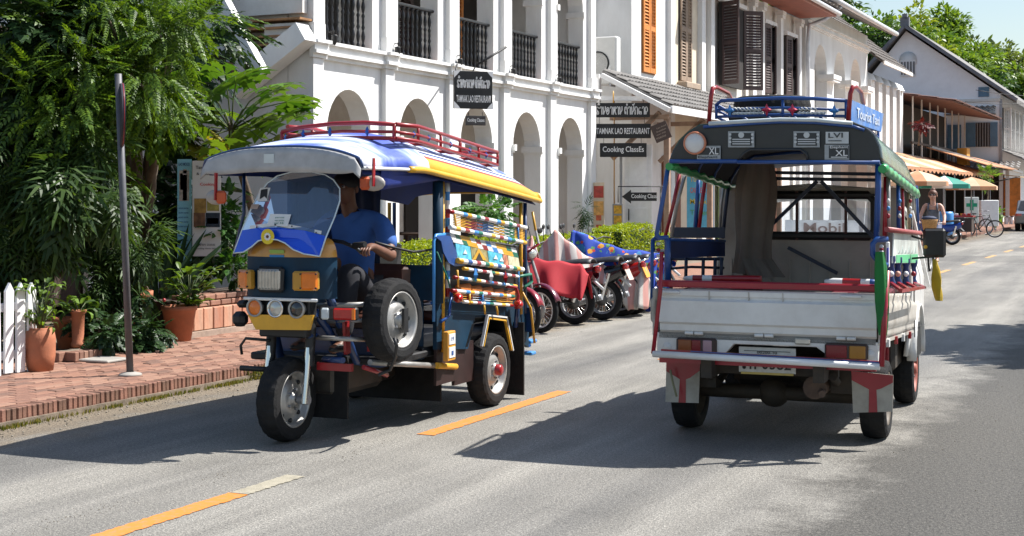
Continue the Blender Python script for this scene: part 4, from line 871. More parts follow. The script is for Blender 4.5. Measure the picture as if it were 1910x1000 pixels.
# sign post seen edge-on
g = GP(243, 700, .13); sg = root('sign_post', 'grey steel post with a traffic sign seen edge on, standing on the brick pavement', 'sign post', g)
MB().tube([(0, 0, -.02), (-.05, .0, 1.2), (-.10, .0, 2.5)], .029, 14).build('pole', M('dark_pole', (.11, .11, .12), .5, .2, 9, metal=.3, dirt=.3), sg)
MB().lathe([(0, 0), (.1, 0), (.09, .015), (.035, .03)], n=16).build('base_plate', M('concrete', (.32, .3, .27)), sg)
MB().cyl((-.085, -.037, 2.16), (-.065, -.06, 2.16), .26, n=40).build('sign_plate', M('sign_back', (.045, .045, .055), .5, metal=.4), sg).rotation_euler = (0, 0, 0)
o = sg.children[-1]; o.data.transform(Matrix.Translation((-.08, -.03, 2.16)) @ Matrix.Rotation(R(68), 4, 'Z') @ Matrix.Translation((.08, .03, -2.16)))
MB().lathe([(.235, 0), (.262, 0), (.262, .006), (.235, .006)], (0, 0, 0), (0, 1, 0), 40).build('sign_rim', RED, sg); o2 = sg.children[-1]
o2.location = (-.055, -.03, 2.16); o2.rotation_euler = (0, 0, R(74 + 35))
# hedges
def hedge(label, u0, u1, v, w, h, seed):
    t = sroot('hedge', label, 'hedge', (u0 + u1) / 2, v, .13, 'clipped hedges'); Lh = u1 - u0; rs = np.random.RandomState(seed); n = int(Lh * (w + 2 * h) * 900)
    p = np.stack([rs.uniform(-w / 2, w / 2, n), rs.uniform(-Lh / 2, Lh / 2, n), rs.uniform(.05, h, n)], 1)
    ax = rs.rand(n); m1 = ax < .4; p[m1, 2] = h + rs.normal(size=m1.sum()) * .02; m2 = (ax >= .4) & (ax < .75); p[m2, 0] = w / 2 + rs.normal(size=m2.sum()) * .02; m3 = ax >= .85; p[m3, 1] = -Lh / 2 + rs.normal(size=m3.sum()) * .02
    p[:, 2] += .03 * np.sin(p[:, 1] * 3.1) + .02 * np.sin(p[:, 1] * 7 + seed); p[:, 0] += .025 * np.sin(p[:, 1] * 4)
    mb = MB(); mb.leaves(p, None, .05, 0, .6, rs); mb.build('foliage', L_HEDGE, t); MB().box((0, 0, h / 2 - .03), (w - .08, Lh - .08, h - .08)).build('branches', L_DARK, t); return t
hedge('clipped yellow green hedge nearest the garden, behind the three wheeler', 16.2, 20.6, -10.1, .6, .78, 1)
hedge('clipped yellow green hedge behind the parked motorbikes', 21.0, 25.2, -10.1, .6, .74, 2)
hedge('rounded taller hedge clump behind the blue motorbike cover', 25.5, 27.2, -10.05, .7, .86, 3)
hedge('low hedge just before the white panelled door', 27.4, 29.2, -10.1, .5, .62, 4)
tree('ornamental_shrub', 'small broad leaved shrub in front of the fourth arch', SP(21.4, -10.5, .13), [(SP(21.4, -10.5, 1.25), (.3, .3, .35), 130), (SP(21.5, -10.5, .9), (.2, .2, .25), 60)], OVAL, leafmat('shrub_leaves', (.03, .1, .02), (.1, .22, .04)), .025, 31, cat='shrub')
tree('thin_plant', 'thin spiky plant against the recessed wall below the signs', SP(27.4, -11.2, .13), [(SP(27.4, -11.2, 1.35), (.15, .2, .25), 26), (SP(27.4, -11.2, .9), (.1, .15, .2), 12)], LANCE, L_DARK, .015, 33, scale=.7, cat='plant')
# balcony flowers
tree('creeper', 'dark red creeper hanging on the far house front', SP(62, -10.2, 3.8), [(SP(62, -10.2, 4.6), (.3, .8, .15), 60)], TINY, leafmat('red_leaves', (.05, .006, .01), (.12, .015, .02)), .03, 41, scale=2.6, cat='plant')
# ---- hill and its trees
mb = MB()
def hillh(x, y): return max(0, 15 * math.exp(-((x - 50) / 42) ** 2 - ((y - 215) / 55) ** 2)) + .8 * math.sin(x * .15) * math.cos(y * .11)
mb.grid(lambda a, c_: (-60 + a * 220, 130 + c_ * 170, hillh(-60 + a * 220, 130 + c_ * 170) - .9), 40, 30); tag(mb.build('hill', M('hill_scrub', (.035, .06, .02), .9, .4, .2)), kind='structure')
hr = random.Random(9)
hz = [(1545, -25, 132, 10), (1590, 10, 128, 9), (1640, 25, 140, 8), (1560, 40, 138, 9), (1700, 5, 150, 9), (1745, 25, 145, 10), (1660, 45, 136, 7), (1790, 45, 150, 9), (1835, 60, 155, 9), (1715, 60, 138, 8), (1770, 85, 140, 8), (1820, 110, 142, 8), (1860, 115, 150, 8), (1890, 150, 148, 8), (1865, 95, 165, 7), (1915, 150, 155, 9), (1600, 70, 132, 9), (1760, 5, 165, 8), (1500, -60, 130, 12), (1450, -80, 130, 12), (1950, 140, 150, 11), (2010, 170, 150, 12)]
_hl = {}
def hlab(a, b_, Yd):
    q = '%s tree crown at the %s of the wooded hill' % (a, b_); c_ = _hl.get(q, 0); _hl[q] = c_ + 1
    return q if not c_ else ('topmost ' if c_ > 1 else 'farther ' if Yd > 148 else 'nearer ') + q
desc = ('bright green', 'dark green', 'yellowish green', 'olive green')
LH = [leafmat('hill_leaves_%d' % i, a, b_, .3) for i, (a, b_) in enumerate((((.07, .15, .025), (.2, .3, .045)), ((.03, .075, .025), (.08, .15, .04)), ((.13, .19, .025), (.28, .34, .055)), ((.07, .11, .03), (.15, .2, .05))))]
hv = [MB().add(*leaf_t(.62, .34)) for _ in (0,)][0]; LEAF1 = (hv.v, hv.f)
for i, (px, py, Yd, rad) in enumerate(hz):
    rad *= .42; top = W(px, py, Yd); bz_ = hillh(top.x, top.y) - 1 if Yd > 130 else 0; base = Vector((top.x, top.y, min(bz_, top.z - rad * 1.6)))
    cl = [((top.x + hr.uniform(-1, 1) * rad * .8, top.y + hr.uniform(-1, 1) * rad * .5, top.z - rad * hr.uniform(.6, 1.5)), (rad * hr.uniform(.45, .75), rad * .6, rad * hr.uniform(.35, .55)), 650) for _ in range(6)]
    k = (0, 1, 0, 3, 2, 0, 1, 0, 3, 2, 0, 1)[i % 12]
    near = '%s%s' % (('lower ', 'upper ')[py < 60], ('far left end', 'left end', 'left part', 'left middle', 'middle', 'right middle', 'right part', 'near right end', 'right end')[min(8, max(0, int((px - 1480) / 52)))])
    tree('hill_tree', '%s tree crown on the wooded hill, number %d counting along the skyline at the %s' % (desc[k], i + 1, near) if 0 else hlab(desc[k], near, Yd), base, cl, LEAF1, LH[k], .35, 50 + i, group='trees on the hill', scale=.9, hang=.2)
# palm-like sparse tree at left of the hill
# street tree on the right pavement, casting the shade that crosses the road
tree('street_tree', 'street tree on the right hand pavement outside the frame', SP(18.6, 2.6, .12), [(SP(18.4, .6, 4.3), (1.3, 1.2, .7), 520), (SP(19.4, .9, 4.9), (1.2, 1.1, .7), 420), (SP(17.6, 1.7, 4.8), (1.1, 1.1, .7), 380), (SP(20.2, 1.8, 4.9), (1.1, 1.0, .8), 300)], OVAL, L_TREE, .13, 77, scale=1.6)
# ================================================================ PEOPLE
def skinmesh(name, pts, edges, rad, mat, parent, sub=2, rootv=0):
    me = bpy.data.meshes.new(name); me.from_pydata([tuple(p) for p in pts], edges, []); me.materials.append(mat)
    o = bpy.data.objects.new(name, me); COL.objects.link(o); o.parent = parent
    md = o.modifiers.new('skin', 'SKIN'); md.use_smooth_shade = True
    if not me.skin_vertices: 
        me.skin_vertices.new() if hasattr(me.skin_vertices, 'new') else None
    sv = me.skin_vertices[0].data
    for i, r_ in enumerate(rad): sv[i].radius = (r_, r_) if not isinstance(r_, tuple) else r_; sv[i].use_root = (i == rootv)
    s = o.modifiers.new('sub', 'SUBSURF'); s.levels = sub; s.render_levels = sub
    return o
def chain(P, edges, rad, pts, rs, frm=None):
    prev = frm
    for p, r_ in zip(pts, rs):
        P.append(Vector(p)); rad.append(r_)
        if prev is not None: edges.append((prev, len(P) - 1))
        prev = len(P) - 1
    return prev
def hand(P, E_, rad, wrist_i, wrist, fwd, side, curl, s=1.0, thumb=1):
    """palm and five curled fingers grown from the wrist vertex"""
    f = Vector(fwd).normalized(); sd = Vector(side).normalized(); dn = f.cross(sd).normalized() * curl
    palm = Vector(wrist) + f * .05 * s; pi_ = chain(P, E_, rad, [palm], [.028 * s], wrist_i)
    for k, (o_, l) in enumerate(((-.03, .9), (-.01, 1.0), (.01, .95), (.03, .75))):
        b_ = palm + f * .035 * s + sd * o_ * s; chain(P, E_, rad, [b_, b_ + (f * .028 + dn * .012) * l * s, b_ + (f * .034 + dn * .036) * l * s, b_ + (f * .018 + dn * .052) * l * s], [.0105 * s, .0095 * s, .009 * s, .008 * s], pi_)
    b_ = palm - sd * .03 * s * thumb; chain(P, E_, rad, [b_, b_ + (f * .02 - sd * .02 * thumb + dn * .02) * s, b_ + (f * .04 - sd * .01 * thumb + dn * .04) * s], [.013 * s, .011 * s, .009 * s], pi_)
def person(parent, J, skin, shirt, trous, hair, hairstyle='short', sleeves=True, shoe=BLACK, s=1.0, facing=(0, 1, 0), legs_bare=False, straps=False, female=False, longt=True):
    """J: joints pelvis, chest, neck, head, and per side sh,el,wr,hip,kn,an (index 0 left +x is right...)"""
    P, E_, rad = [], [], []
    pe, ch, ne, he = (Vector(J[k]) for k in ('pelvis', 'chest', 'neck', 'head')); f = Vector(facing).normalized()
    a = chain(P, E_, rad, [pe], [(.135 * s, .105 * s)]); mid = (pe + ch) / 2
    b_ = chain(P, E_, rad, [mid, ch], [(.12 * s, .095 * s), (.14 * s, .1 * s)], a); nk = chain(P, E_, rad, [ch + (ne - ch) * .6, ne, he - (he - ne) * .35], [.085 * s, .055 * s, .06 * s], b_)
    chain(P, E_, rad, [he, he + (he - ne).normalized() * .06 * s], [.085 * s, .07 * s], nk)
    for k in (0, 1):
        sh_, el, wr = (Vector(J[n][k]) for n in ('sh', 'el', 'wr')); w_ = chain(P, E_, rad, [ch.lerp(sh_, .8) + (ne - ch) * .25, sh_ + (el - sh_) * .12, sh_.lerp(el, .6), el, el.lerp(wr, .35), wr], [.06 * s, .055 * s, .045 * s, .04 * s, .04 * s, .027 * s], b_)
        hand(P, E_, rad, w_, wr, J['hf'][k], J['hs'][k], J.get('curl', (1, 1))[k], s, thumb=1 if k == 0 else -1)
        hp, kn, an = (Vector(J[n][k]) for n in ('hip', 'kn', 'an')); f_ = chain(P, E_, rad, [hp, hp.lerp(kn, .3), kn, kn.lerp(an, .35), an], [.09 * s, .085 * s, .058 * s, .055 * s, .036 * s], a)
        ft = Vector(J['ft'][k]); chain(P, E_, rad, [an + ft * .06 * s + Vector((0, 0, -.05 * s)), an + ft * .17 * s + Vector((0, 0, -.06 * s))], [.036 * s, .03 * s], f_)
    body = skinmesh('body', P, E_, rad, skin, parent)
    # face
    x = f.cross(Vector((0, 0, 1))).normalized(); fc = he + f * .072 * s
    mb = MB(); mb.grid(lambda u, v: he + f * (.012 * s + .098 * s * math.sin(math.pi * v) ** .7 * math.cos((u - .5) * 2.6) * .93) + x * (.07 * s * math.sin((u - .5) * 2.6) * math.sin(math.pi * v) ** .5) + Vector((0, 0, (-.115 + .2 * v) * s)), 14, 14, 0)
    mb.build('face', skin, body)
    MB().add([fc + f * .012 * s + Vector((0, 0, .02 * s)), fc + f * .04 * s + Vector((0, 0, -.022 * s)), fc + f * .014 * s - x * .017 * s + Vector((0, 0, -.025 * s)), fc + f * .014 * s + x * .017 * s + Vector((0, 0, -.025 * s))], [(0, 1, 2), (0, 3, 1), (1, 3, 2)]).build('nose', skin, body)
    MB().box(fc + f * .026 * s + Vector((0, 0, -.05 * s)), (.045 * s, .01 * s, .009 * s), rot=orient(x, (0, 0, 1)) @ Matrix.Rotation(R(0), 3, 'X')).build('mouth', M('lips', (.3, .08, .07), .5), body)
    for sg_ in (-1, 1):
        MB().ball(fc + f * .012 * s + x * .031 * s * sg_ + Vector((0, 0, .012 * s)), .013 * s, 8).build('eye', M('eye', (.25, .22, .2), .3), body)
        MB().ball(fc + f * .023 * s + x * .031 * s * sg_ + Vector((0, 0, .012 * s)), .006 * s, 6).build('pupil', BLACK, body)
        MB().ball(he + x * .088 * s * sg_ + Vector((0, 0, -.005)), .03 * s, 8, sc=(.4, .6, 1)).build('ear', skin, body)
    MB().grid(lambda u, v: he - f * .014 * s + Vector((0, 0, .03 * s)) + (x * math.cos(2 * math.pi * u) + f * math.sin(2 * math.pi * u)) * .1 * s * math.sin(math.pi * .58 * v) + Vector((0, 0, .098 * s * math.cos(math.pi * .58 * v))), 16, 8, closeu=True).build('hair', hair, parent)
    # clothes
    P2, E2, r2_ = [], [], []; a = chain(P2, E2, r2_, [pe + Vector((0, 0, -.02)), mid, ch, ch + (ne - ch) * .55], [(.155 * s, .125 * s), (.145 * s, .115 * s), (.158 * s, .118 * s), (.09 * s, .08 * s)])
    if sleeves:
        for k in (0, 1):
            sh_, el = Vector(J['sh'][k]), Vector(J['el'][k]); chain(P2, E2, r2_, [ch.lerp(sh_, .75) + (ne - ch) * .2, sh_ + (el - sh_) * .1, sh_.lerp(el, .8)], [.08 * s, .078 * s, .07 * s], 2)
    skinmesh('shirt', P2, E2, r2_, shirt, parent)
    P3, E3, r3 = [], [], []; a = chain(P3, E3, r3, [pe + Vector((0, 0, -.01))], [(.15 * s, .12 * s)])
    for k in (0, 1):
        hp, kn, an = (Vector(J[n][k]) for n in ('hip', 'kn', 'an')); e_ = an if longt else kn.lerp(hp, .15); chain(P3, E3, r3, [hp, hp.lerp(kn, .45), kn if longt else hp.lerp(kn, .7), (kn.lerp(an, .5) if longt else hp.lerp(kn, .85)), e_ if longt else kn.lerp(hp, .05)], [.105 * s, .1 * s, .082 * s, .075 * s, .062 * s], a)
    skinmesh('trousers', P3, E3, r3, trous, parent)
    for k in (0, 1):
        an = Vector(J['an'][k]); ft = Vector(J['ft'][k]).normalized(); MB().grid(lambda u, v: an + ft * (.05 * s + .13 * s * -math.cos(math.pi * v)) + ft.cross(Vector((0, 0, 1))) * .048 * s * math.sin(math.pi * v) * math.cos(2 * math.pi * u) + Vector((0, 0, -.06 * s + .04 * s * math.sin(math.pi * v) * max(-.5, math.sin(2 * math.pi * u)))), 12, 8, closeu=True).build('shoe', shoe, parent)
    return body
# ================================================================ WHEELS
def tyre(mb, c, ax, Rr, Wd, n=64, rim=.62, tread=True, mi=0):
    c = Vector(c); x, y, d = frameof(ax); prof = [(rim, -.42), (rim + .1, -.5), (.86, -.5), (.95, -.44), (.985, -.3), (1, -.1), (1, .1), (.985, .3), (.95, .44), (.86, .5), (rim + .1, .5), (rim, .42)]
    base = len(mb.v)
    for j, (rr, w) in enumerate(prof):
        for i in range(n):
            q = rr
            if tread and 3 <= j <= 8: q -= .018 if (i % 3 == 0 and j != 5) else 0
            if tread and j in (4, 7): q -= .012
            a = 2 * math.pi * i / n; mb.v.append(tuple(c + d * w * Wd + (x * math.cos(a) + y * math.sin(a)) * q * Rr))
    for j in range(len(prof) - 1):
        for i in range(n):
            k = (i + 1) % n; mb.f.append((base + j * n + i, base + j * n + k, base + (j + 1) * n + k, base + (j + 1) * n + i)); mb.m.append(mi); mb.sm.append(not tread)
    return mb
def steel_wheel(parent, c, ax, Rr, Wd, name='wheel', rimmat=None, capmat=None):
    """ax points to the outer face"""
    c = Vector(c); ax = Vector(ax).normalized(); rimmat = rimmat or SILVER
    e = bpy.data.objects.new(name, None); COL.objects.link(e); e.parent = parent; e.location = c; c = Vector((0, 0, 0))
    tyre(MB(), c, ax, Rr, Wd).build('tyre', BLACKR, e)
    q = Rr; mb = MB(); mb.lathe([(.64 * q, .40 * Wd), (.67 * q, .47 * Wd), (.64 * q, .46 * Wd), (.60 * q, .40 * Wd), (.58 * q, .18 * Wd), (.52 * q, .1 * Wd), (.48 * q, .14 * Wd), (.36 * q, .30 * Wd), (.28 * q, .34 * Wd), (.2 * q, .3 * Wd), (.16 * q, .42 * Wd), (.13 * q, .52 * Wd), (0, .52 * Wd)], c, ax, 36)
    mb.lathe([(.64 * q, -.42 * Wd), (.58 * q, -.3 * Wd), (.56 * q, .1 * Wd), (0, .05 * Wd)], c, ax, 36)
    x, y, d = frameof(ax); hb = mb
    for i in range(8):
        a = 2 * math.pi * i / 8; u = x * math.cos(a) + y * math.sin(a); t = d.cross(u); p = c + u * .5 * q + d * .135 * Wd
        hb.lathe([(.055 * q, .0), (.055 * q, .012), (0, .013)], p, d, 8, 1)
    nb = mb
    for i in range(5):
        a = 2 * math.pi * i / 5; u = x * math.cos(a) + y * math.sin(a); nb.cyl(c + u * .24 * q + d * .3 * Wd, c + u * .24 * q + d * .42 * Wd, .035 * q, n=6, mi=2)
    mb.build('rim', [rimmat, BLACK, STEEL], e)
    if capmat: MB().lathe([(.16 * q, .4 * Wd), (.15 * q, .66 * Wd), (.1 * q, .72 * Wd), (0, .72 * Wd)], c, ax, 16).build('hub_cap', capmat, e)
    return e
STR = [RED, WHT, LBLUE, YEL, GRN, BLUE]
def stripe(a, b_, r_, pat, name, parent, seg=.07, sag=0):
    a, b_ = Vector(a), Vector(b_); n = max(2, int((b_ - a).length / seg)); pts = [a.lerp(b_, i / n) + Vector((0, 0, -sag * 4 * (i / n) * (1 - i / n))) for i in range(n + 1)]
    return MB().tube(pts, r_, 8, cols=pat).build(name, STR, parent)
PATS = [[0, 1, 1, 2, 3, 1, 4, 1], [1, 3, 1, 0, 1, 2, 4, 1], [3, 1, 5, 1, 0, 1, 4], [0, 1, 2, 1, 4, 3, 1, 0, 2]]
TEAL = M('teal_paint', (.002, .028, .06), .6, .3, 5, dirt=.08, spec=.3); DBLUE = M('dark_blue_paint', (.006, .035, .13), .35, .3, 5, dirt=.2, coat=.3)
ORG = M('orange_lens', (.75, .18, .01), .2, .1, 20, coat=.5); REDL = M('red_lens', (.4, .012, .01), .2, .15, 20, coat=.5); CLR = M('clear_lens', (.5, .5, .46), .15, .1, 20, coat=.8, metal=.4)
TAN = M('seat_vinyl', (.08, .03, .02), .45, .3, 6, coat=.1)
# ================================================================ THREE WHEELER
TKF = Frame(-1.485, 9.38, 157)
def tk(px, py, x=-.6): return TKF.hit(px, py, 0, x)
def tf(px, py, y=.1): return TKF.hit(px, py, 1, y)
def sl(y, z): return z + .09 * y
T = root('motor_rickshaw', 'colourful three wheeled motor taxi with blue canopy, red roof rack and spare wheel', 'three wheeler', (-1.485, 9.38, 0), 157)
steel_wheel(T, (0, 0, .28), (-1, 0, 0), .28, .15, 'front_wheel')
for s_ in (-1, 1): steel_wheel(T, (s_ * .58, -1.97, .28), (s_, 0, 0), .28, .16, 'rear_wheel', capmat=RED)
sp_c = tk(733, 597, -.62); steel_wheel(T, sp_c, (-1, .08, .05), .28, .16, 'spare_wheel')
# fork
for s_ in (-1, 1):
    mb = MB(); mb.cyl((s_ * .15, .03, .26), (s_ * .15, -.03, .62), .022, n=12, mi=0).cyl((s_ * .15, -.03, .5), (s_ * .15, -.07, .86), .034, n=14, mi=1); mb.build('fork_leg', [CHROME, BLACK], T)
    MB().cyl((s_ * .17, 0, .28), (s_ * .09, 0, .28), .03).build('axle', STEEL, T)
MB().box((0, -.05, .7), (.36, .12, .03), bev=.01).box((0, -.07, .84), (.4, .14, .05), bev=.01).build('fork_clamp', DBLUE, T)
#mb = MB(); mb.grid(lambda a, c: Vector(((a - .5) * .17, .3 * math.cos(R(35 + c * 110)) * 1.02, .28 + .31 * math.sin(R(35 + c * 110)))), 4, 12); mb.build('mudguard', BLACK, T, solid=.006)
# nose
def nose(a, c):
    ang = (a - .5) * math.pi * .92; w, dpt = .335, .2; x = math.sin(ang); y = math.cos(ang)
    x = math.copysign(abs(x) ** .6, x) * w; y = abs(y) ** .6 * dpt
    return Vector((x - .035, y - .08, .95 + c * .27))
mb = MB(); mb.grid(nose, 24, 4); mb.add([nose(i / 24, 0) for i in range(25)], [tuple(range(25))]); mb.build('nose_panel', TEAL, T)
def dome(a, c):
    p = nose(a, 1); k = math.cos(c * math.pi / 2) ** .6 if c < 1 else 0; return Vector((-.035 + (p.x + .035) * (.62 + .38 * k), -.08 + (p.y + .08) * (.4 + .6 * k), 1.205 + .14 * math.sin(c * math.pi / 2)))
mb = MB(); mb.grid(dome, 24, 8); mb.add([dome(i / 24, 1) for i in range(25)], [tuple(range(25))]); mb.build('nose_top', M('gold_paint', (.55, .26, .04), .35, .2, 5, dirt=.3, dcol=(.2, .09, .03), coat=.3), T)
MB().box((-.03, .128, .945), (.56, .02, .02), bev=.005).build('nose_trim', WHT, T)
h_ = bpy.data.objects.new('headlight', None); COL.objects.link(h_); h_.parent = T; h_.location = (.03, .145, 1.075)
MB().box((0, 0, 0), (.2, .05, .165), bev=.02).build('bezel', BLACK, h_, bevel=.01); MB().box((0, .022, 0), (.17, .03, .135), bev=.02).build('lens', CLR, h_, bevel=.008)
for i in range(7): MB().box((-.07 + i * .0235, .04, 0), (.004, .004, .12)).build('lens_rib', CLR, h_)
for x_, rz_ in ((.245, -28), (-.225, 20)):
    e = bpy.data.objects.new('indicator', None); COL.objects.link(e); e.parent = T; e.location = (x_, .105 if x_ > 0 else .13, 1.07); e.rotation_euler = (0, 0, R(rz_))
    MB().box((0, 0, 0), (.17, .05, .125), bev=.012).build('housing', M('lamp_yellow', (.5, .25, .03), .4), e); MB().box((-.025 if x_ < 0 else .0, .02, 0), (.11, .03, .115), bev=.012).build('lens', ORG, e)
    for a in (-.07, .03): 
        for c in (-.045, .045): MB().cyl((a, .03, c), (a, .038, c), .006, n=8).build('screw', BLACK, e)
o = MB().box((-.24, .09, .95), (.05, .02, .05)).build('paint_chip', M('chip_paint', (.6, .65, .65)), T); bpy.data.objects.remove(o)
for x_, k in ((.165, 0), (.005, 1), (-.155, 2)):
    e = bpy.data.objects.new('fog_lamp', None); COL.objects.link(e); e.parent = T; e.location = (x_, .12, .885)
    MB().lathe([(0, -.08), (.03, -.07), (.055, -.01), (.062, .01), (.06, .02), (.05, .02), (.048, .01)], (0, 0, 0), (0, 1, 0), 20).build('shell', SILVER if k != 1 else CHROME, e)
    MB().lathe([(.05, .008), (.03, .018), (0, .022)], (0, 0, 0), (0, 1, 0), 20).build('lens', (ORG, CLR, M('dark_glass', (.02, .02, .02), .1, coat=.8))[k], e)
pts = [tf(*q, .13) for q in ((462, 587), (584, 588), (577, 616), (477, 615))]; MB().add([p for p in pts] + [p - Vector((0, .02, 0)) for p in pts], [(0, 1, 2, 3), (7, 6, 5, 4), (0, 4, 5, 1), (1, 5, 6, 2), (2, 6, 7, 3), (3, 7, 4, 0)]).build('yellow_plate', YEL, T)
MB().box((-.02, .03, .88), (.4, .1, .14), bev=.01).box((0, .02, .74), (.36, .08, .1), bev=.01).build('lamp_bracket', BLACK, T)
for z_ in (.66, .47): MB().tube([(.13, 0, z_), (.3, .03, z_ + .01), (.34, .03, z_ - .04), (.33, .03, z_ - .1)] if z_ > .5 else [(.12, .02, z_), (.34, .03, z_)], .018 if z_ < .5 else .01).build('side_bar', BLACK, T)
MB().box((.33, .05, .8), (.1, .1, .1), bev=.03).box((.31, .04, .9), (.08, .08, .05), bev=.02).build('horn', BLACK, T)
# windscreen
def ws(px, py): p = tf(px, py, .1); xx = p.x + .02; p.y = .16 - .55 * xx * xx - (p.z - 1.3) * .32; return p
blue_o = [(437, 472), (441, 452), (447, 430), (480, 425), (520, 424), (570, 430), (606, 441), (601, 478), (575, 473), (556, 465), (540, 453), (525, 447), (505, 445), (488, 449), (476, 460), (460, 470)]
P_ = [ws(*q) for q in blue_o]; MB().add(P_ + [p - Vector((0, .006, 0)) for p in P_], [tuple(range(len(P_))), tuple(range(2 * len(P_) - 1, len(P_) - 1, -1))]).build('blue_apron', M('apron_blue', (.008, .08, .68), .25, .1, 4, coat=.4), T)
rim_o = [(437, 472), (447, 430), (458, 395), (470, 365), (486, 341), (503, 328), (530, 320), (565, 320), (588, 325), (603, 335), (615, 352), (618, 375), (614, 405), (606, 441), (601, 478)]
gl_o = [(447, 430), (458, 395), (470, 365), (486, 341), (503, 328), (530, 320), (565, 320), (588, 325), (603, 335), (615, 352), (618, 375), (614, 405), (606, 441), (570, 430), (520, 424), (480, 425)]
P_ = [ws(*q) for q in gl_o]; MB().add(P_, [tuple(range(len(P_)))]).build('windscreen', glassmat('screen_glass', (.26, .36, .55), .35, haze=.22), T)  # blue tint and haze put the canopy lining's reflection into the glass
MB().tube([ws(*q) for q in rim_o], .005, 6).build('screen_rim', M('pale_trim', (.6, .72, .8), .3), T); MB().tube([ws(*q) for q in ((437, 472), (460, 470), (476, 460), (488, 449), (505, 445), (525, 447), (540, 453), (556, 465), (575, 473), (601, 478))], .005, 6).build('apron_trim', M('pale_trim', (.6, .72, .8)), T)
P_ = [ws(*q) + Vector((0, .004, 0)) for q in ((465, 427), (520, 421), (598, 437), (598, 431), (520, 414), (465, 421))]; MB().add(P_, [(0, 1, 4, 5), (1, 2, 3, 4)]).build('screen_strip', WHT, T)
for q in ((481, 424), (517, 419), (548, 422), (590, 434)): MB().ball(ws(*q) + Vector((0, .008, 0)), .006, 6).build('bolt', BLACK, T)
em = ws(507, 441) + Vector((0, .008, 0)); MB().cyl(em, em + Vector((0, .003, 0)), .05, n=28).build('emblem', M('emblem_gold', (.72, .55, .02), .4), T)
mb = MB()
for k in range(10): a = k * .628; mb.ball(em + Vector((math.cos(a) * .018, .005, math.sin(a) * .018)), .0085, 6, sc=(1, .2, 1.0))
mb.build('emblem_petals', WHT, T); MB().ball(em + Vector((0, .006, 0)), .01, 8, sc=(1, .3, 1)).build('emblem_centre', M('maroon', (.12, .03, .02)), T)
def card(px0, py0, px1, py1, mt, name, lift=.006, tilt=0):
    P_ = [ws(*q) + Vector((0, lift, 0)) for q in ((px0, py0), (px1, py0 + tilt), (px1 - 3, py1 + tilt), (px0 - 3, py1))]; return MB().add(P_, [(0, 1, 2, 3)]).build(name, mt, T)
card(504, 399, 543, 421, WHT, 'paper_card', .006, 1)
for k in range(3): lettering(('permit', 'tour service', 'tel 55')[k], .07, .012, GRN, T, ws(524, 406 + k * 5) + Vector((0, .011, 0)), (-1, .0, 0), (0, -.3, 1), 'printed_line')
card(473, 350, 495, 375, WHT, 'monochrome_sticker'); P_ = [ws(*q) + Vector((0, .009, 0)) for q in ((476, 354), (490, 352), (492, 371), (486, 366), (477, 372))]; MB().add(P_, [(0, 1, 2, 3, 4)]).build('sticker_print', BLACK, T)
card(461, 381, 478, 390, M('beige_sticker', (.4, .3, .25)), 'small_sticker')
P_ = [dome(.46, .25), dome(.56, .25), dome(.56, .62), dome(.46, .62)]
MB().box((.0, .115, 1.245), (.11, .006, .05), rot=Matrix.Rotation(R(-30), 3, 'X')).build('badge', M('badge_green', (.3, .45, .1)), T); MB().box((.0, .121, 1.225), (.11, .004, .018), rot=Matrix.Rotation(R(-30), 3, 'X')).build('badge_stripe', LBLUE, T)
# handlebar and driver seat
MB().tube([(.3, -.12, 1.27), (.26, -.08, 1.3), (.1, -.02, 1.25), (-.05, -.02, 1.25), tk(617, 448, -.22), tk(640, 452, -.36), tk(665, 463, -.47), tk(672, 470, -.5)], .013, 8).build('handlebar', BLACK, T)
for s_, q in ((-1, tk(660, 458, -.46)), (1, Vector((.31, -.14, 1.25)))): MB().tube([q + Vector((.1 * -s_ * -1 * (1 if s_ < 0 else -1), .03, .01)), q], .02, 8).build('grip', BLACKR, T)
MB().tube([(0, -.05, .8), (0, -.12, 1.24)], .035, 10).build('steering_column', DBLUE, T)
# chassis
mb = MB()
for s_ in (-1, 1): mb.tube([(s_ * .24, -.1, 1.0), (s_ * .26, -.22, .8), (s_ * .3, -.4, .5), (s_ * .32, -.7, .45), (s_ * .33, -2.7, .42)], .03, 8)
mb.tube([(-.14, -.05, .9), (-.2, -.2, .72), (-.24, -.34, .5)], .028, 8); mb.build('frame', DBLUE, T)
MB().box((0, -.75, .5), (1.1, .7, .05), bev=.01).box((0, -1.9, .52), (1.06, 1.9, .05), bev=.01).build('floor', BLACK, T)
MB().box((0, -.62, .38), (.42, .7, .24), bev=.04).cyl((.3, -.4, .42), (.3, -.9, .4), .06).box((.1, -1.3, .36), (.4, .5, .2), bev=.03).build('engine', M('engine_metal', (.06, .055, .05), .5, .4, 12, metal=.5, dirt=.6), T)
MB().box((0, -.78, .74), (.95, .4, .16), bev=.05).build('seat', TAN, T, bevel=.02); MB().box((-.1, -1.0, .98), (.6, .09, .3), bev=.04).build('seat_back', TAN, T, bevel=.02)
MB().box((.05, -1.03, .7), (1.08, .05, .5), bev=.02).build('bulkhead', TEAL, T)
MB().box((0, -.58, .6), (.9, .04, .2)).build('seat_box', DBLUE, T)
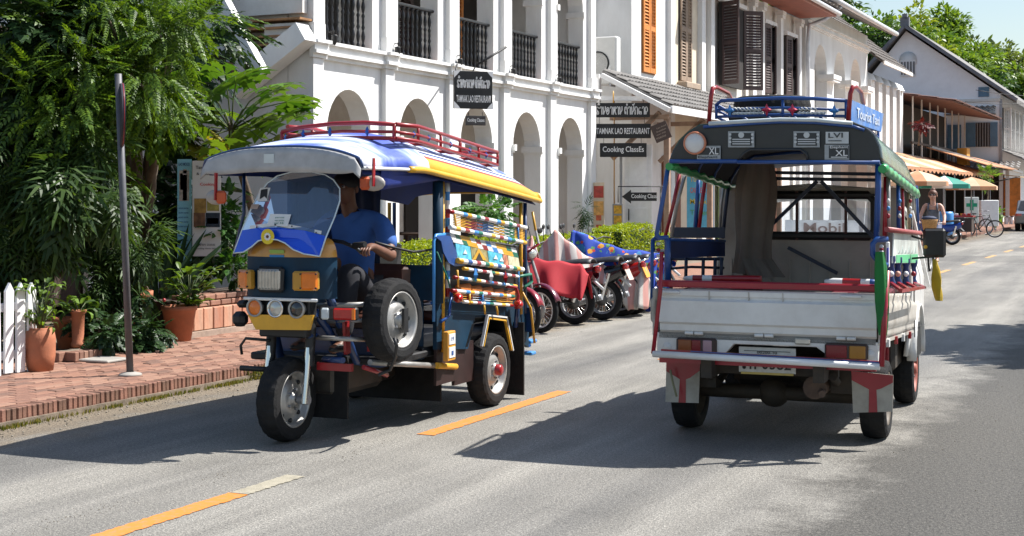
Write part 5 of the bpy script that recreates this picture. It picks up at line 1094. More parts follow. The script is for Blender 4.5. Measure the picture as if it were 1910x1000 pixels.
# left front details
a, c = tf(578, 570, -.15), tk(690, 568, -.5); MB().tube([a, c], .017, 8).build('bumper_tube', SILVER, T)
a, c = tf(600, 600, -.2), tk(692, 597, -.5); MB().tube([a, c], .014, 8).build('bumper_tube', STEEL, T)
q = tk(632, 585, -.42); tl = bpy.data.objects.new('side_lamp', None); COL.objects.link(tl); tl.parent = T; tl.location = q; tl.rotation_euler = (0, 0, R(10))
MB().box((0, 0, 0), (.26, .05, .085), bev=.012).build('housing', BLACK, tl); MB().box((-.045, .02, 0), (.15, .03, .075), bev=.01).build('lens', REDL, tl); MB().box((.085, .02, 0), (.055, .03, .075), bev=.01).build('lens', M('milky_lens', (.55, .6, .62), .2), tl); MB().box((-.11, .022, 0), (.02, .03, .07)).build('lens', ORG, tl)
MB().tube([tf(590, 630, -.1), tk(640, 632, -.42), tk(690, 634, -.5)], .016, 8).build('lower_tube', SILVER, T)
MB().box(tk(625, 690, -.3) + Vector((0, 0, .02)), (.26, .03, .05)).build('red_strip', RED, T)
MB().box((-.12, -.3, .33), (.34, .02, .42)).build('front_mudflap', BLACKR, T)
for z_ in (.62,): MB().tube([tk(604, 670, -.2), tk(640, 672, -.4)], .02).build('lower_tube', DBLUE, T)
MB().bar(tk(645, 600, -.35), tk(648, 660, -.35), .02, .06).bar(tk(688, 600, -.45), tk(690, 655, -.45), .02, .04).build('red_bracket', RED, T)
MB().tube([tk(690, 676, -.5), tk(848, 684, -.6)], .02, 10).build('sill_tube', SILVER, T); MB().tube([tk(815, 682, -.602), tk(850, 684, -.602)], .023, 10).build('sill_tube_end', YEL, T)
MB().tube([tk(678, 685, -.5), tk(700, 692, -.52), tk(722, 700, -.54)], .016, 8).build('red_hose', RED, T)
MB().tube([tk(735, 630, -.78), tk(740, 645, -.8), tk(738, 665, -.75), tk(728, 690, -.66), tk(705, 700, -.6)], .011, 6).build('strap', BLACK, T)
MB().bar(tk(733, 597, -.5), (-.35, -.42, .7), .05, .05).build('spare_bracket', BLACK, T); MB().box(sp_c + Vector((-.09, 0, 0)), (.02, .06, .16)).build('spare_clamp', BLACK, T)
MB().box((0, -1.35, .28), (.95, .02, .34)).build('centre_mudflap', BLACKR, T)
MB().cyl((-.5, -1.97, .28), (.5, -1.97, .28), .045).ball((0, -1.97, .28), .13, 12).build('rear_axle', BLACK, T)
for s_ in (-1, 1): MB().tube([(s_ * .42, -1.5, .36), (s_ * .42, -1.97, .22), (s_ * .42, -2.45, .36)], .025).build('leaf_spring', BLACK, T)
# passenger body: side panels both sides
def body_side(s_):
    x = .6 * s_; mb = MB()
    def q(y, z): return Vector((x, y, sl(y, z)))
    out = [(-1.02, .62), (-1.02, .98), (-2.74, 1.0), (-2.74, .62), (-2.42, .72), (-2.3, .86), (-1.68, .86), (-1.55, .62)]
    mb.prism(out, lambda y, z: q(y, z), lambda y, z: q(y, z) - Vector((.03 * s_, 0, 0)))
    return mb.build('side_panel', TEAL, T)
for s_ in (-1, 1): body_side(s_)
MB().box((-.585, -1.2, .42), (.02, .35, .3)).build('lower_panel', M('dark_red_paint', (.022, .007, .006), .6, .3), T)
MB().box((-.57, -1.52, .38), (.02, .34, .3)).build('lower_panel', M('dark_red_paint', (.07, .012, .008)), T)
pl = [tk(898, 646, -.625), tk(909, 588, -.625), tk(944, 592, -.625), tk(956, 654, -.625)]
for w_, mt, off in ((.022, WHT, 0), (.02, YEL, .03), (.012, BLACK, .014)):
    ctr = sum(pl, Vector()) / 4; pp_ = [p + (Vector((p.x, ctr.y, ctr.z - .1)) - p).normalized() * off for p in pl]; mb = MB()
    for a, c in zip(pp_, pp_[1:]): mb.bar(a, c, .012, w_, up=(1, 0, 0))
    mb.build('fender_stripe', mt, T)
for s_ in (-1, 1):
    mb = MB(); pts_ = [(-1.5, .5), (-1.62, .66), (-2.3, .66), (-2.45, .4)]
    for a, c in zip(pts_, pts_[1:]): mb.add([(s_ * .62, a[0], a[1] + .0), (s_ * .62, c[0], c[1]), (s_ * .4, c[0], c[1]), (s_ * .4, a[0], a[1])], [(0, 1, 2, 3)])
    mb.build('wheel_arch', BLACK, T)
    MB().box((s_ * .57, -2.42, .32), (.24, .02, .58)).build('mudflap', BLACKR, T)
q = tk(838, 645, -.66); sb = bpy.data.objects.new('notice_box', None); COL.objects.link(sb); sb.parent = T; sb.location = q
MB().box((0, 0, 0), (.04, .13, .21), bev=.005).build('frame', M('orange_frame', (.65, .3, .04), .5), sb)
for z_ in (-.045, .05): MB().box((-.022, 0, z_), (.006, .1, .075)).build('notice', WHT, sb)
lettering('19', .05, .03, BLUE, sb, (-.026, 0, .05), (0, -1, 0), (0, 0, 1)); MB().box((-.026, .0, -.05), (.003, .03, .03)).build('notice_print', BLUE, sb)
# posts
for s_ in (-1, 1):
    MB().tube([(s_ * .6, -1.04, sl(-1.04, .95)), (s_ * .6, -1.04, sl(-1.04, 1.85))], .04, 8).build('front_post', TEAL, T)
    MB().tube([(s_ * .6, -1.12, sl(-1.12, .6)), (s_ * .6, -1.12, sl(-1.12, 1.85))], .015, 8).build('post_rod', YEL, T)
    for dy, mt in ((0, DBLUE), (.09, YEL)): MB().tube([(s_ * .6, -2.66 + dy, sl(-2.66, .9)), (s_ * .6, -2.66 + dy, sl(-2.66, 1.8))], .016, 8).build('rear_post', mt, T)
    stripe((s_ * .6, -1.2, sl(-1.2, 1.0)), (s_ * .6, -1.2, sl(-1.2, 1.82)), .018, PATS[3], 'striped_post', T, .06)
    for x_ in (.2,): MB().tube([(s_ * .55, -.2, 1.2), (s_ * .5, -.25, 1.5), (s_ * .52, -.28, 1.8)], .012).build('front_strut', DBLUE, T) if s_ > 0 else None
def backing_(a, c): return Vector((-.12 + .7 * a, -1.08 + .018 * math.sin(a * 40 + c * 2), 1.72 - .8 * c + .0 * a))
MB().grid(backing_, 40, 6).build('dark_backing', M('dark_blue_backing', (.006, .014, .05), .8, .2, 5), T, solid=.006)  # dark sheet added behind the driver to darken the view through the windscreen
MB().box((-.42, -1.02, 1.0), (.3, .03, .25)).build('partition', TEAL, T)
# rails on the visible side (and mirrored on the far side)
rails = [((836, 394), (981, 425), .017, 0), ((839, 424), (980, 453), .017, 1), ((864, 501), (967, 516), .013, 2), ((846, 517), (963, 534), .013, 3), ((842, 542), (958, 553), .014, 0), ((864, 563), (956, 570), .012, 1), ((853, 486), (975, 503), .02, 2)]
for (a, c, r_, k) in rails:
    A_, C_ = tk(*a, -.66), tk(*c, -.66); stripe(A_, C_, r_, PATS[k], 'side_rail', T, .075)
    stripe(Vector((-A_.x, A_.y, A_.z)), Vector((-C_.x, C_.y, C_.z)), r_, PATS[k], 'side_rail', T, .075)
for k in range(9):
    f_ = (k + 1) / 10; a = tk(845, 394 + 30 * f_, -.655); c = tk(978, 424 + 28 * f_, -.655); stripe(a, c, .0035, [(3, 3, 0, 0, 5, 5, 1, 3, 1, 4, 4), (3, 3, 3, 0, 0, 5, 5, 1, 3, 1, 4)][k % 2], 'wire', T, .1)
for k in range(4):
    f_ = (k + .5) / 4; a = tk(846, 545 + 18 * f_, -.655); c = tk(956, 554 + 15 * f_, -.655); stripe(a, c, .003, [3, 3, 0, 1, 2, 1, 4, 3], 'wire', T, .1)
def sp4(p0, p1, p2, p3, mt, name, x=-.64, lift=0):
    P_ = [tk(*p, x) for p in (p0, p1, p2, p3)]; return MB().add(P_ + [p + Vector((.012, 0, 0)) for p in P_], [(0, 1, 2, 3), (7, 6, 5, 4), (0, 4, 5, 1), (1, 5, 6, 2), (2, 6, 7, 3), (3, 7, 4, 0)]).build(name, mt, T)
# striped slats above the pictures
slc = [1, 4, 3, 3, 1, 0, 1, 2, 1, 3, 3, 4, 1]
for row in range(4):
    y0 = 434 + row * 4.6; n = 13
    for i in range(n):
        def xx(f): return 838 + row * 2.3 + (962 + row * 1.5 - 838 - row * 2.3) * f
        def yy(f): return y0 + 29 * f
        f0, f1 = i / n, (i + 1) / n; ci = slc[(i - row // 2) % n]
        sp4((xx(f0), yy(f0)), (xx(f1), yy(f1)), (xx(f1) + 1, yy(f1) + 4.2), (xx(f0) + 1, yy(f0) + 4.2), STR[ci], 'slat', -.64 - .002 * row)
PIC = [M('picture_sky', (.12, .5, .66), .5, .35, 18), M('picture_hut', (.32, .27, .12), .5, .6, 16), M('picture_lake', (.1, .48, .62), .5, .4, 18), M('picture_ad', (.5, .2, .12), .5, .5, 25), M('picture_map', (.6, .56, .38), .5, .3, 18)]
for i, (f0, f1, k) in enumerate(((0, .23, 0), (.24, .5, 1), (.51, .74, 2), (.75, .82, 3), (.83, 1, 4))):
    def xt(f): return 850 + 117 * f
    o = sp4((xt(f0), 454 + 27 * f0), (xt(f1), 454 + 27 * f1), (xt(f1) + 3, 482 + 18 * f1), (xt(f0) + 3, 482 + 18 * f0), PIC[k], 'picture', -.645)
P_ = [tk(*q, -.65) for q in ((878, 478), (884, 463), (893, 478))]
for (x_, y_) in ((868, 470), (925, 480), (936, 484)): MB().add([tk(x_, y_ - 5, -.65), tk(x_ + 4, y_ + 4, -.65), tk(x_ - 4, y_ + 3, -.65)], [(0, 1, 2)]).build('picture_detail', WHT, T)
MB().add([tk(882, 484, -.65), tk(893, 463, -.65), tk(908, 486, -.65)], [(0, 1, 2)]).build('picture_detail', YEL, T); MB().add([tk(887, 486, -.652), tk(894, 471, -.652), tk(902, 487, -.652)], [(0, 1, 2)]).build('picture_detail', DARKIN, T)
# orange seat blocks visible under the rails
for i in range(5): MB().box(tk(860 + i * 21, 541 + i * 3, -.56), (.08, .22, .085), bev=.015).build('seat_block', M('orange_vinyl', (.55, .17, .03), .5, .2), T, bevel=.008)
for x_ in (-1, 1): MB().box((x_ * .4, -1.9, sl(-1.9, .93)), (.3, 1.6, .07), bev=.02).build('bench', TAN, T)
for x_ in (-1, 1): MB().box((x_ * .545, -1.9, sl(-1.9, 1.2)), (.03, 1.5, .5), rot=Matrix.Rotation(R(5.1), 3, 'X'), bev=.01).build('seat_back', M('black_vinyl', (.02, .018, .02), .5), T)
MB().box((-.1, -2.7, sl(-2.7, .85)), (1.1, .03, .2)).build('rear_board', DBLUE, T)
# diamonds on the lower rails
for (x_, y_), ci in zip(((887, 513), (916, 516), (943, 518)), (2, 1, 0)):
    p = tk(x_, y_, -.685); MB().add([p + Vector((0, 0, .055)), p + Vector((0, .03, 0)), p - Vector((0, 0, .055)), p - Vector((0, .03, 0)), p + Vector((-.02, 0, 0)), p + Vector((.02, 0, 0))], [(0, 1, 4), (1, 2, 4), (2, 3, 4), (3, 0, 4), (1, 0, 5), (2, 1, 5), (3, 2, 5), (0, 3, 5)]).build('diamond_ornament', STR[ci], T)
for (a, c, mt) in (((853, 504), (855, 535), YEL), ((967, 500), (968, 540), LBLUE), ((903, 570), (905, 586), YEL), ((926, 572), (929, 588), YEL), ((900, 548), (900, 568), LBLUE), ((876, 548), (876, 568), YEL), ((847, 395), (851, 428), YEL), ((966, 424), (968, 455), LBLUE)): MB().tube([tk(*a, -.665), tk(*c, -.665)], .008).build('upright', mt, T)
MB().tube([tk(968, 516, -.66), tk(990, 512, -.62), tk(992, 525, -.62), tk(978, 536, -.64)], .013).build('end_loop', GRN, T)
MB().tube([tk(945, 534, -.66), tk(962, 536, -.67), tk(967, 552, -.68), tk(962, 575, -.68)], .014).build('red_hook', RED, T)
MB().tube([tk(966, 560, -.66), tk(962, 610, -.63)], .02).build('corner_post', DBLUE, T)
for q in (tk(855, 556, -.7), tk(968, 568, -.7)):
    e = bpy.data.objects.new('marker_lamp', None); COL.objects.link(e); e.parent = T; e.location = q
    MB().lathe([(0, -.06), (.03, -.055), (.035, 0), (.03, .02), (0, .04)], (0, 0, 0), (-.5, .87, 0), 12).build('lens', REDL, e); MB().lathe([(0, -.075), (.034, -.07), (.036, -.03), (.0, -.03)], (.0, 0, 0), (-.5, .87, 0), 12).build('base', M('orange_paint', (.6, .16, .04), .5), e)
# blue wing panel
P_ = [(812, 440), (845, 436), (850, 455), (858, 478), (868, 495), (850, 500), (832, 478), (820, 470), (815, 600), (809, 600), (808, 450)]
o = MB().add([tk(*q, -.64) for q in ((812, 442), (838, 437), (846, 460), (856, 482), (868, 495), (848, 497), (836, 490), (826, 470), (822, 450))], [tuple(range(9))]).build('wing_panel', BLUE, T, solid=.01)
MB().tube([tk(809, 600, -.63), tk(809, 450, -.63), tk(813, 439, -.63), tk(838, 436, -.63)], .012).build('wing_rail', LBLUE, T)
MB().tube([tk(842, 545, -.64), tk(838, 590, -.64), tk(822, 600, -.64)], .012).build('blue_loop', BLUE, T)
MB().tube([tk(815, 470, -.63), tk(835, 520, -.63), tk(842, 545, -.63)], .006).build('cord', GRN, T)
MB().tube([tk(700, 452, -.45), tk(735, 462, -.5), tk(770, 470, -.55), tk(812, 465, -.6)], .009, 6).build('bungee', BLACK, T)
# rear step and hanging pole
MB().box((-.1, -2.98, .4), (.9, .14, .03), bev=.008).box((-.1, -2.98, .3), (.9, .1, .03), bev=.008).build('rear_step', LBLUE, T)
for s_ in (-.5, .3): MB().tube([(s_, -2.75, .8), (s_, -2.85, .5), (s_, -3.0, .36)], .016).build('step_arm', LBLUE, T)
MB().tube([tk(974, 545, -.62), tk(990, 575, -.66), tk(997, 640, -.68)], .01).build('yellow_rod', YEL, T)
MB().tube([tk(993, 395, -.6), tk(999, 430, -.62), tk(1005, 455, -.64), tk(985, 470, -.6)], .011, cols=[3, 1, 0]).build('grab_rail', STR, T)
# canopy
NX, NY = 60, 40
YF, YR = .16, -2.84
def canopy(a, c):
    y = YF + (YR - YF) * c; s_ = (a - .5) * 2
    w = .60 + .04 * math.sin(c * 3)
    e = 1.845 if y > -.65 else 1.845 + .1 * (y + .65)
    rise = .215 - .125 * max(0, 1 - c / .3) ** 1.3
    k = (1 - abs(s_) ** 2.9); x = s_ * w - .055
    if c > .86: q = (c - .86) / .14; rise *= math.cos(q * math.pi / 2 * .92); 
    z = e + rise * k - (.05 if abs(s_) > .98 else 0)
    return Vector((x, y, z))
def cm(i, j):
    sd = i  # i small = image right side (x negative)
    y = YF + (YR - YF) * j / NY
    if y > -.72: return 0
    return {0: 1, 1: 1, 2: 2, 3: 3, 4: 5, 5: 3}.get(i if i < 30 else 59 - i, 0)
m, nt, b = newmat('canopy_cloth'); L = nt.links; tc = N(nt, 'ShaderNodeTexCoord'); mpn = N(nt, 'ShaderNodeMapping'); mpn.inputs['Rotation'].default_value = (0, 0, R(35)); mpn.inputs['Scale'].default_value = (1.1, 2.2, 1); L.new(tc.outputs['Object'], mpn.inputs[0])
n1 = noise(nt, 1.6, 3, mpn.outputs[0], .45, .6); L.new(ramp(nt, n1.outputs[0], [(.38, (.06, .1, .42)), (.47, (.2, .27, .6)), (.58, (.58, .61, .74)), (.72, (.74, .75, .8))]), b.inputs['Base Color']); b.inputs['Roughness'].default_value = .55
bp = N(nt, 'ShaderNodeBump'); bp.inputs['Distance'].default_value = .03; bp.inputs['Strength'].default_value = .7; n2 = noise(nt, 5, 3, tc.outputs['Object']); L.new(n2.outputs[0], bp.inputs['Height']); L.new(bp.outputs[0], b.inputs['Normal'])
CAN = m
MB().grid(canopy, NX, NY, fm=cm).build('canopy', [CAN, M('yellow_vinyl', (.72, .4, .03), .35, .12, 5, dirt=.1, bump=.3, bscale=14), M('red_vinyl', (.5, .05, .03), .4), M('white_vinyl', (.7, .7, .74), .35), GRN, M('navy_vinyl', (.02, .05, .2), .35)], T, solid=.012)
# piping along canopy edge and roof liner
MB().tube([canopy(0, c / 40) for c in range(8, 41)], .022, 8).build('canopy_hem', M('yellow_vinyl', (.72, .4, .03)), T)
MB().tube([canopy(0, c / 40) for c in range(0, 9)], .012, 8).build('canopy_piping', WHT, T); MB().tube([canopy(i / 60, 0) for i in range(61)], .012, 8).build('canopy_piping', DBLUE, T)
MB().tube([canopy(i / 60, 1) for i in range(61)], .018, 8).build('canopy_hem', M('yellow_vinyl', (.72, .4, .03)), T)
def visor(a, c): p = canopy(a, 0); s_ = (a - .5) * 2; d = .155 * (1 - abs(s_) ** 5 * .6); return p + Vector((0, .02 * c - .0, -.005)) + Vector((0, .015, -d * c + (0)))
MB().grid(visor, 26, 4).build('visor', M('grey_visor', (.42, .42, .42), .5, .15, 6, dirt=.25), T, solid=.008)
q = visor(.5, .45) + Vector((.07, .008, 0)); MB().box(q, (.075, .005, .06)).build('visor_sticker', M('pale_sticker', (.55, .6, .6)), T)
def liner(a, c): p = canopy(a, c * .97 + .015); p.z -= .04; p.x *= .97; return p
MB().grid(liner, 16, 20).build('roof_lining', M('lining_blue', (.012, .03, .16), .8), T)
MB().grid(lambda a, c: Vector((-.655 + .02 * c, -.1 - .95 * a, canopy(0, .17).z + .02 - .04 * a - c * (.16 - .12 * a))), 8, 4).build('side_valance', M('lining_blue2', (.012, .03, .2), .6), T, solid=.006)
# mirrors
for (q, k) in ((tk(697, 342, -.68), 0), (tf(404, 368, .2), 1)):
    e = bpy.data.objects.new('mirror', None); COL.objects.link(e); e.parent = T; e.location = q
    MB().ball((0, 0, 0), .085, 14, sc=(1, .35, .6)).build('shell', M('mirror_grey', (.36, .33, .3), .5, .1, 9, dirt=.3), e); MB().box((.05 if k == 0 else -.05, .02, 0), (.07, .045, .085), bev=.015).build('red_patch', M('orange_red_paint', (.5, .08, .02), .5), e)
    MB().bar((-.02, .035, .16), (-.02, .04, -.02), .025, .01, up=(1, 0, 0)).build('bracket', RED, e)
# rack
def rk(px, py, y=None, x=None): return TKF.hit(px, py, 1, y) if x is None else TKF.hit(px, py, 0, x)
fr_top = [rk(526, 246, -.35), rk(560, 238, -.36), rk(620, 231, -.38), rk(680, 229, -.4), rk(738, 232, -.42)]
xs_ = fr_top[-1].x; fr_mid = [rk(526, 258, -.35), rk(570, 250, -.36), rk(640, 245, -.38), rk(738, 246, -.42)]; fr_bot = [rk(527, 273, -.35), rk(575, 264, -.36), rk(640, 257, -.38), rk(738, 258, -.42)]
mb = MB()
mb.tube(fr_top, .015, 8); mb.tube(fr_mid, .011, 8); mb.tube(fr_bot, .014, 8)
sd_top = [fr_top[-1], rk(780, 236, x=xs_), rk(928, 284, x=xs_)]; sd_mid = [fr_mid[-1], rk(780, 252, x=xs_), rk(928, 296, x=xs_)]; sd_bot = [fr_bot[-1], rk(780, 264, x=xs_), rk(928, 308, x=xs_)]
for l, r_ in ((sd_top, .015), (sd_mid, .011), (sd_bot, .014)): mb.tube(l, r_, 8); dx = fr_top[0].x - xs_; mb.tube([p + Vector((dx, 0, 0)) for p in l], r_, 8)
mb.tube([sd_top[-1], sd_top[-1] + Vector((dx, 0, 0))], .014); mb.tube([sd_bot[-1], sd_bot[-1] + Vector((dx, 0, 0))], .014)
def lr(l, f):
    n = len(l) - 1; i = min(n - 1, int(f * n)); return l[i].lerp(l[i + 1], f * n - i)
for f_ in (0, .99): mb.tube([lr(fr_top, f_), lr(fr_bot, f_)], .014)
for f_ in (.5, .63, .75, .87, 1.0): mb.tube([lr(sd_top, f_), lr(sd_bot, f_)], .011); mb.tube([lr(sd_top, f_) + Vector((dx, 0, 0)), lr(sd_bot, f_) + Vector((dx, 0, 0))], .011)
for f_ in (.25, .4, .55, .7, .85): p_ = lr(sd_bot, f_); mb.tube([p_, p_ + Vector((dx, 0, 0))], .012)
for y_ in (.2, .6): mb.tube([lr(fr_bot, y_), lr(fr_bot, y_) + Vector((0, -1.7, -.17))], .01)
mb.build('roof_rack', RED, T)
for f_, l, s_ in ((.3, fr_mid, 1), (.55, fr_mid, 1), (.82, fr_mid, 1), (.4, sd_mid, .7), (.56, sd_mid, .7), (.69, sd_mid, .7), (.81, sd_mid, .7), (.92, sd_mid, .7), (.05, fr_mid, .7)):
    p = lr(l, f_); ax = Vector((1, 0, 0)) if l is fr_mid else Vector((0, 1, 0)); nn = Vector((0, .02, 0)) if l is fr_mid else Vector((-.02, 0, 0)); r_ = .038 * s_
    pts_ = []
    for k in range(8): a = k * math.pi / 4; q_ = r_ if k % 2 == 0 else r_ * .5; pts_.append(p + ax * math.cos(a) * q_ + Vector((0, 0, math.sin(a) * q_)))
    MB().add(pts_ + [p + nn * .9, p - nn * .9], [(k, (k + 1) % 8, 8) for k in range(8)] + [((k + 1) % 8, k, 9) for k in range(8)]).build('rack_ornament', LBLUE if f_ < .1 else M('ornament_blue', (.01, .1, .4), .35), T)
# driver
DS = M('blue_shirt', (.045, .13, .4), .85, .15, 5, bump=.5, bscale=9, fine=.12); DT = M('charcoal_trousers', (.022, .022, .028), .9, .2, 5, bump=.4, bscale=10); DK = M('tanned_skin', (.15, .065, .038), .55, .1, 9); DH = M('black_hair', (.01, .009, .008), .6)
D = root('person', 'driver in a blue short sleeved shirt and dark trousers gripping the handlebar', 'person', (-1.485, 9.38, 0), 157)
pel = tf(650, 520, -.7); chs = tf(645, 425, -.62); nck = tf(640, 385, -.6); hd = tf(638, 352, -.57)
LW = tk(690, 456, -.52); kneeL = tk(664, 490, -.36); ankL = tk(660, 600, -.3)
J = dict(pelvis=(pel.x, -.8, .95), chest=(chs.x, -.74, 1.33), neck=(nck.x, -.68, 1.54), head=(hd.x, -.62, 1.67),
         sh=[(chs.x + .21, -.74, 1.44), (chs.x - .22, -.74, 1.44)], el=[(chs.x + .28, -.55, 1.2), (LW.x + .03, -.55, 1.2)], wr=[(.28, -.2, 1.27), (LW.x - .0, -.22, 1.285)],
         hip=[(pel.x + .1, -.74, .94), (pel.x - .1, -.74, .94)], kn=[(pel.x + .16, -.38, 1.08), (pel.x - .22, -.32, 1.12)], an=[(pel.x + .12, -.32, .66), (pel.x - .2, -.28, .66)],
         hf=[(0, 1, -.15), (0, 1, -.1)], hs=[(1, 0, 0), (1, 0, 0)], curl=(1, 1), ft=[Vector((0, 1, 0)), Vector((0, 1, 0))])
person(D, J, DK, DS, DT, DH)
# ================================================================ PICK-UP TAXI
TRF = Frame(1.843, 9.73, -21)
def tr(px, py, y=-.6): return TRF.hit(px, py, 1, y)
def ts(px, py, x=.76): return TRF.hit(px, py, 0, x)
K = root('pickup_taxi', 'white pickup taxi seen from behind with black canopy and blue roof rack', 'pickup truck', (1.843, 9.73, 0), -21)
CW = M('truck_white', (.74, .73, .70), .35, .06, 2.5, dirt=.3, dcol=(.26, .22, .17), coat=.3)
CWD = M('truck_white_dirty', (.5, .47, .42), .45, .1, 4, dirt=.6, dcol=(.2, .16, .11), coat=.1)
UND = M('underbody', (.03, .024, .018), .7, .4, 9, dirt=.6, dcol=(.08, .055, .035))
VIN = M('black_vinyl_canopy', (.018, .02, .023), .38, .25, 5, bump=.25, bscale=6, dirt=.2, dcol=(.06, .06, .06), coat=.1)
CRIM = M('crimson_paint', (.3, .005, .018), .35, .12, 6, dirt=.15, coat=.3)
def quad(fr, P_, mt, name, parent=K, th=.012, dirv=(0, 1, 0)):
    d = Vector(dirv) * th; return MB().add(list(P_) + [p + d for p in P_], [tuple(range(len(P_)))[::-1], tuple(range(len(P_), 2 * len(P_)))] + [(i, (i + 1) % len(P_), len(P_) + (i + 1) % len(P_), len(P_) + i) for i in range(len(P_))]).build(name, mt, parent)
for s_ in (-1, 1): steel_wheel(K, (s_ * .634, 0, .265), (s_, 0, 0), .265, .17, 'rear_wheel', rimmat=M('dirty_rim', (.09, .07, .05), .6, .3, 12, dirt=.5))
for s_ in (-1, 1): steel_wheel(K, (s_ * .655, 1.74, .27), (s_, 0, 0), .27, .16, 'front_wheel', rimmat=M('rusty_red_rim', (.35, .09, .06), .55, .3, 12, dirt=.4))
MB().cyl((-.55, 0, .27), (.55, 0, .27), .05).ball((-.05, .0, .27), .11, 14, sc=(1, .8, .9)).build('rear_axle', UND, K)
mb = MB()
for s_ in (-1, 1): mb.box((s_ * .36, .6, .5), (.07, 2.6, .12)); mb.tube([(s_ * .42, -.5, .46), (s_ * .42, -.1, .33), (s_ * .42, .45, .44)], .03, 6)
mb.box((0, -.45, .5), (.9, .06, .1)); mb.build('chassis', UND, K)
MB().box((0, .45, .4), (.75, .55, .24), bev=.05).box((.1, 1.3, .36), (.5, .6, .3), bev=.05).build('engine', UND, K)
MB().cyl((.3, -.48, .38), (.3, .2, .38), .075, n=14).tube([(.35, -.5, .36), (.37, -.62, .36)], .022, 10).build('exhaust', M('rusty_exhaust', (.1, .06, .04), .7, .4, 14), K)
for s_ in (-1, 1): MB().box((s_ * .45, -.3, .5), (.14, .06, .34)).build('bumper_bracket', UND, K)
# tailgate: pressed sheet profile
TL, TRt = tr(1238, 540), tr(1636, 549); zt = TL.z; w0 = -.69; w1 = .705
prof = [(-.6, 1.005), (-.612, .995), (-.612, .965), (-.602, .955), (-.602, .945), (-.635, .93), (-.635, .79), (-.618, .775), (-.618, .735), (-.6, .72)]
mb = MB(); mb.add([(x_, y_, z_) for x_ in (w0, w1) for y_, z_ in prof], [(i, i + 1, len(prof) + i + 1, len(prof) + i) for i in range(len(prof) - 1)] + [(i + len(prof), i + len(prof) + 1, i + 1, i) for i in ()])
mb.add([(x_, -.57, z_) for x_ in (w0, w1) for z_ in (1.005, .72)] , [(0, 1, 3, 2)]); mb.add([(w0, -.6, 1.005), (w1, -.6, 1.005), (w1, -.57, 1.005), (w0, -.57, 1.005)], [(0, 1, 2, 3)])
for x_ in (w0, w1): mb.add([(x_, y_, z_) for y_, z_ in prof] + [(x_, -.57, .72), (x_, -.57, 1.005)], [tuple(range(len(prof) + 2))])
mb.build('tailgate', CW, K)
for x_ in (-.62, .55): MB().box((x_, -.625, .985), (.13, .03, .018), bev=.004).build('latch', CW, K)
for x_ in (-.36, -.1, .12): MB().box((x_, -.608, .965), (.008, .015, .06)).build('rib', CWD, K)
MB().box((.01, -.6, 1.04), (1.44, .05, .045), bev=.008).build('top_rail', CRIM, K)
# rear panel under the tailgate with cut-out
rp = [(-.715, .715), (-.715, .57), (-.3, .57), (-.25, .6), (-.2, .655), (.33, .655), (.38, .62), (.42, .57), (.715, .555), (.715, .70)]
MB().prism(rp, lambda a, c: Vector((a, -.6, c)), lambda a, c: Vector((a, -.5, c))).build('rear_panel', CW, K, bevel=.006)
for x_ in (-.46, .0, .52): 
    for d_ in (-.032, .032): MB().cyl((x_ + d_ - .028, -.615, .718), (x_ + d_ + .028, -.615, .718), .012, n=10).build('hinge', CW, K)
for (x_, cols, nm) in ((-.445, ((-.075, .09, M('dim_orange_lens', (.25, .07, .02), .25)), (.0, .06, M('dim_red_lens', (.2, .015, .02), .25)), (.075, .06, M('pink_lens', (.4, .25, .28), .25))), 0), (.52, ((-.06, .13, M('dim_red_lens', (.2, .015, .02))), (.07, .10, M('amber_lens', (.35, .16, .02), .3))), 0)):
    e = bpy.data.objects.new('tail_lamp', None); COL.objects.link(e); e.parent = K; e.location = (x_, -.605, .635)
    MB().box((0, 0, 0), (.27, .04, .105), bev=.014).build('housing', M('lamp_frame', (.05, .03, .025), .5), e)
    for dx_, w_, mt in cols: MB().box((dx_, -.018, 0), (w_, .014, .08), bev=.005).build('lens', mt, e)
MB().box((.245, -.607, .69), (.1, .03, .04), bev=.008).build('reversing_lamp', CLR, K)
for x_ in (-.645, .665): MB().lathe([(.03, 0), (.028, .006), (.012, .008), (0, .014)], (x_, -.6, .62), (0, -1, 0), 16).build('boss', CW, K)
# number plate
e = bpy.data.objects.new('number_plate', None); COL.objects.link(e); e.parent = K; e.location = tr(1431, 672, -.55)
MB().box((0, 0, 0), (.37, .006, .165), bev=.002).build('plate', M('plate_white', (.62, .63, .6), .4, .08, 9, dirt=.3), e); MB().box((0, -.001, -.087), (.34, .012, .014)).build('plate_edge', M('plate_gold', (.5, .38, .1), .5), e)
lao('nk', .1, .075, BLACK, e, (-.115, -.008, -.022), (1, 0, 0), (0, 0, 1), .16); lettering('0382', .19, .075, BLACK, e, (.06, -.008, -.022), (1, 0, 0), (0, 0, 1)); lettering('00200-10', .13, .018, BLACK, e, (.0, -.008, .05), (1, 0, 0), (0, 0, 1)); MB().box((-.0, -.006, .058), (.3, .004, .003)).build('plate_line', BLACK, e)
# bumper tube and red stays
A, B_ = tr(1218, 660, -.78), tr(1641, 684, -.78); MB().tube([A, B_], .022, 12).build('bumper_tube', WHT, K)
MB().bar(A + Vector((.05, .02, .025)), B_ + Vector((0, .02, .025)), .02, .012).build('bumper_strip', CRIM, K)
MB().bar(A + Vector((.25, .0, .026)), B_ + Vector((0, .0, .024)), .012, .006).build('bumper_stripe', BLUE, K)
MB().tube([tr(1234, 470, -.68), tr(1232, 540, -.7), A], .014, 8).build('side_stay', CRIM, K); MB().tube([tr(1655, 505, -.7), B_ + Vector((.01, 0, 0))], .018, 8).build('side_stay', CRIM, K)
MB().bar((-.7, -.58, .54), (.7, -.58, .54), .03, .05).build('bumper_beam', CRIM, K)
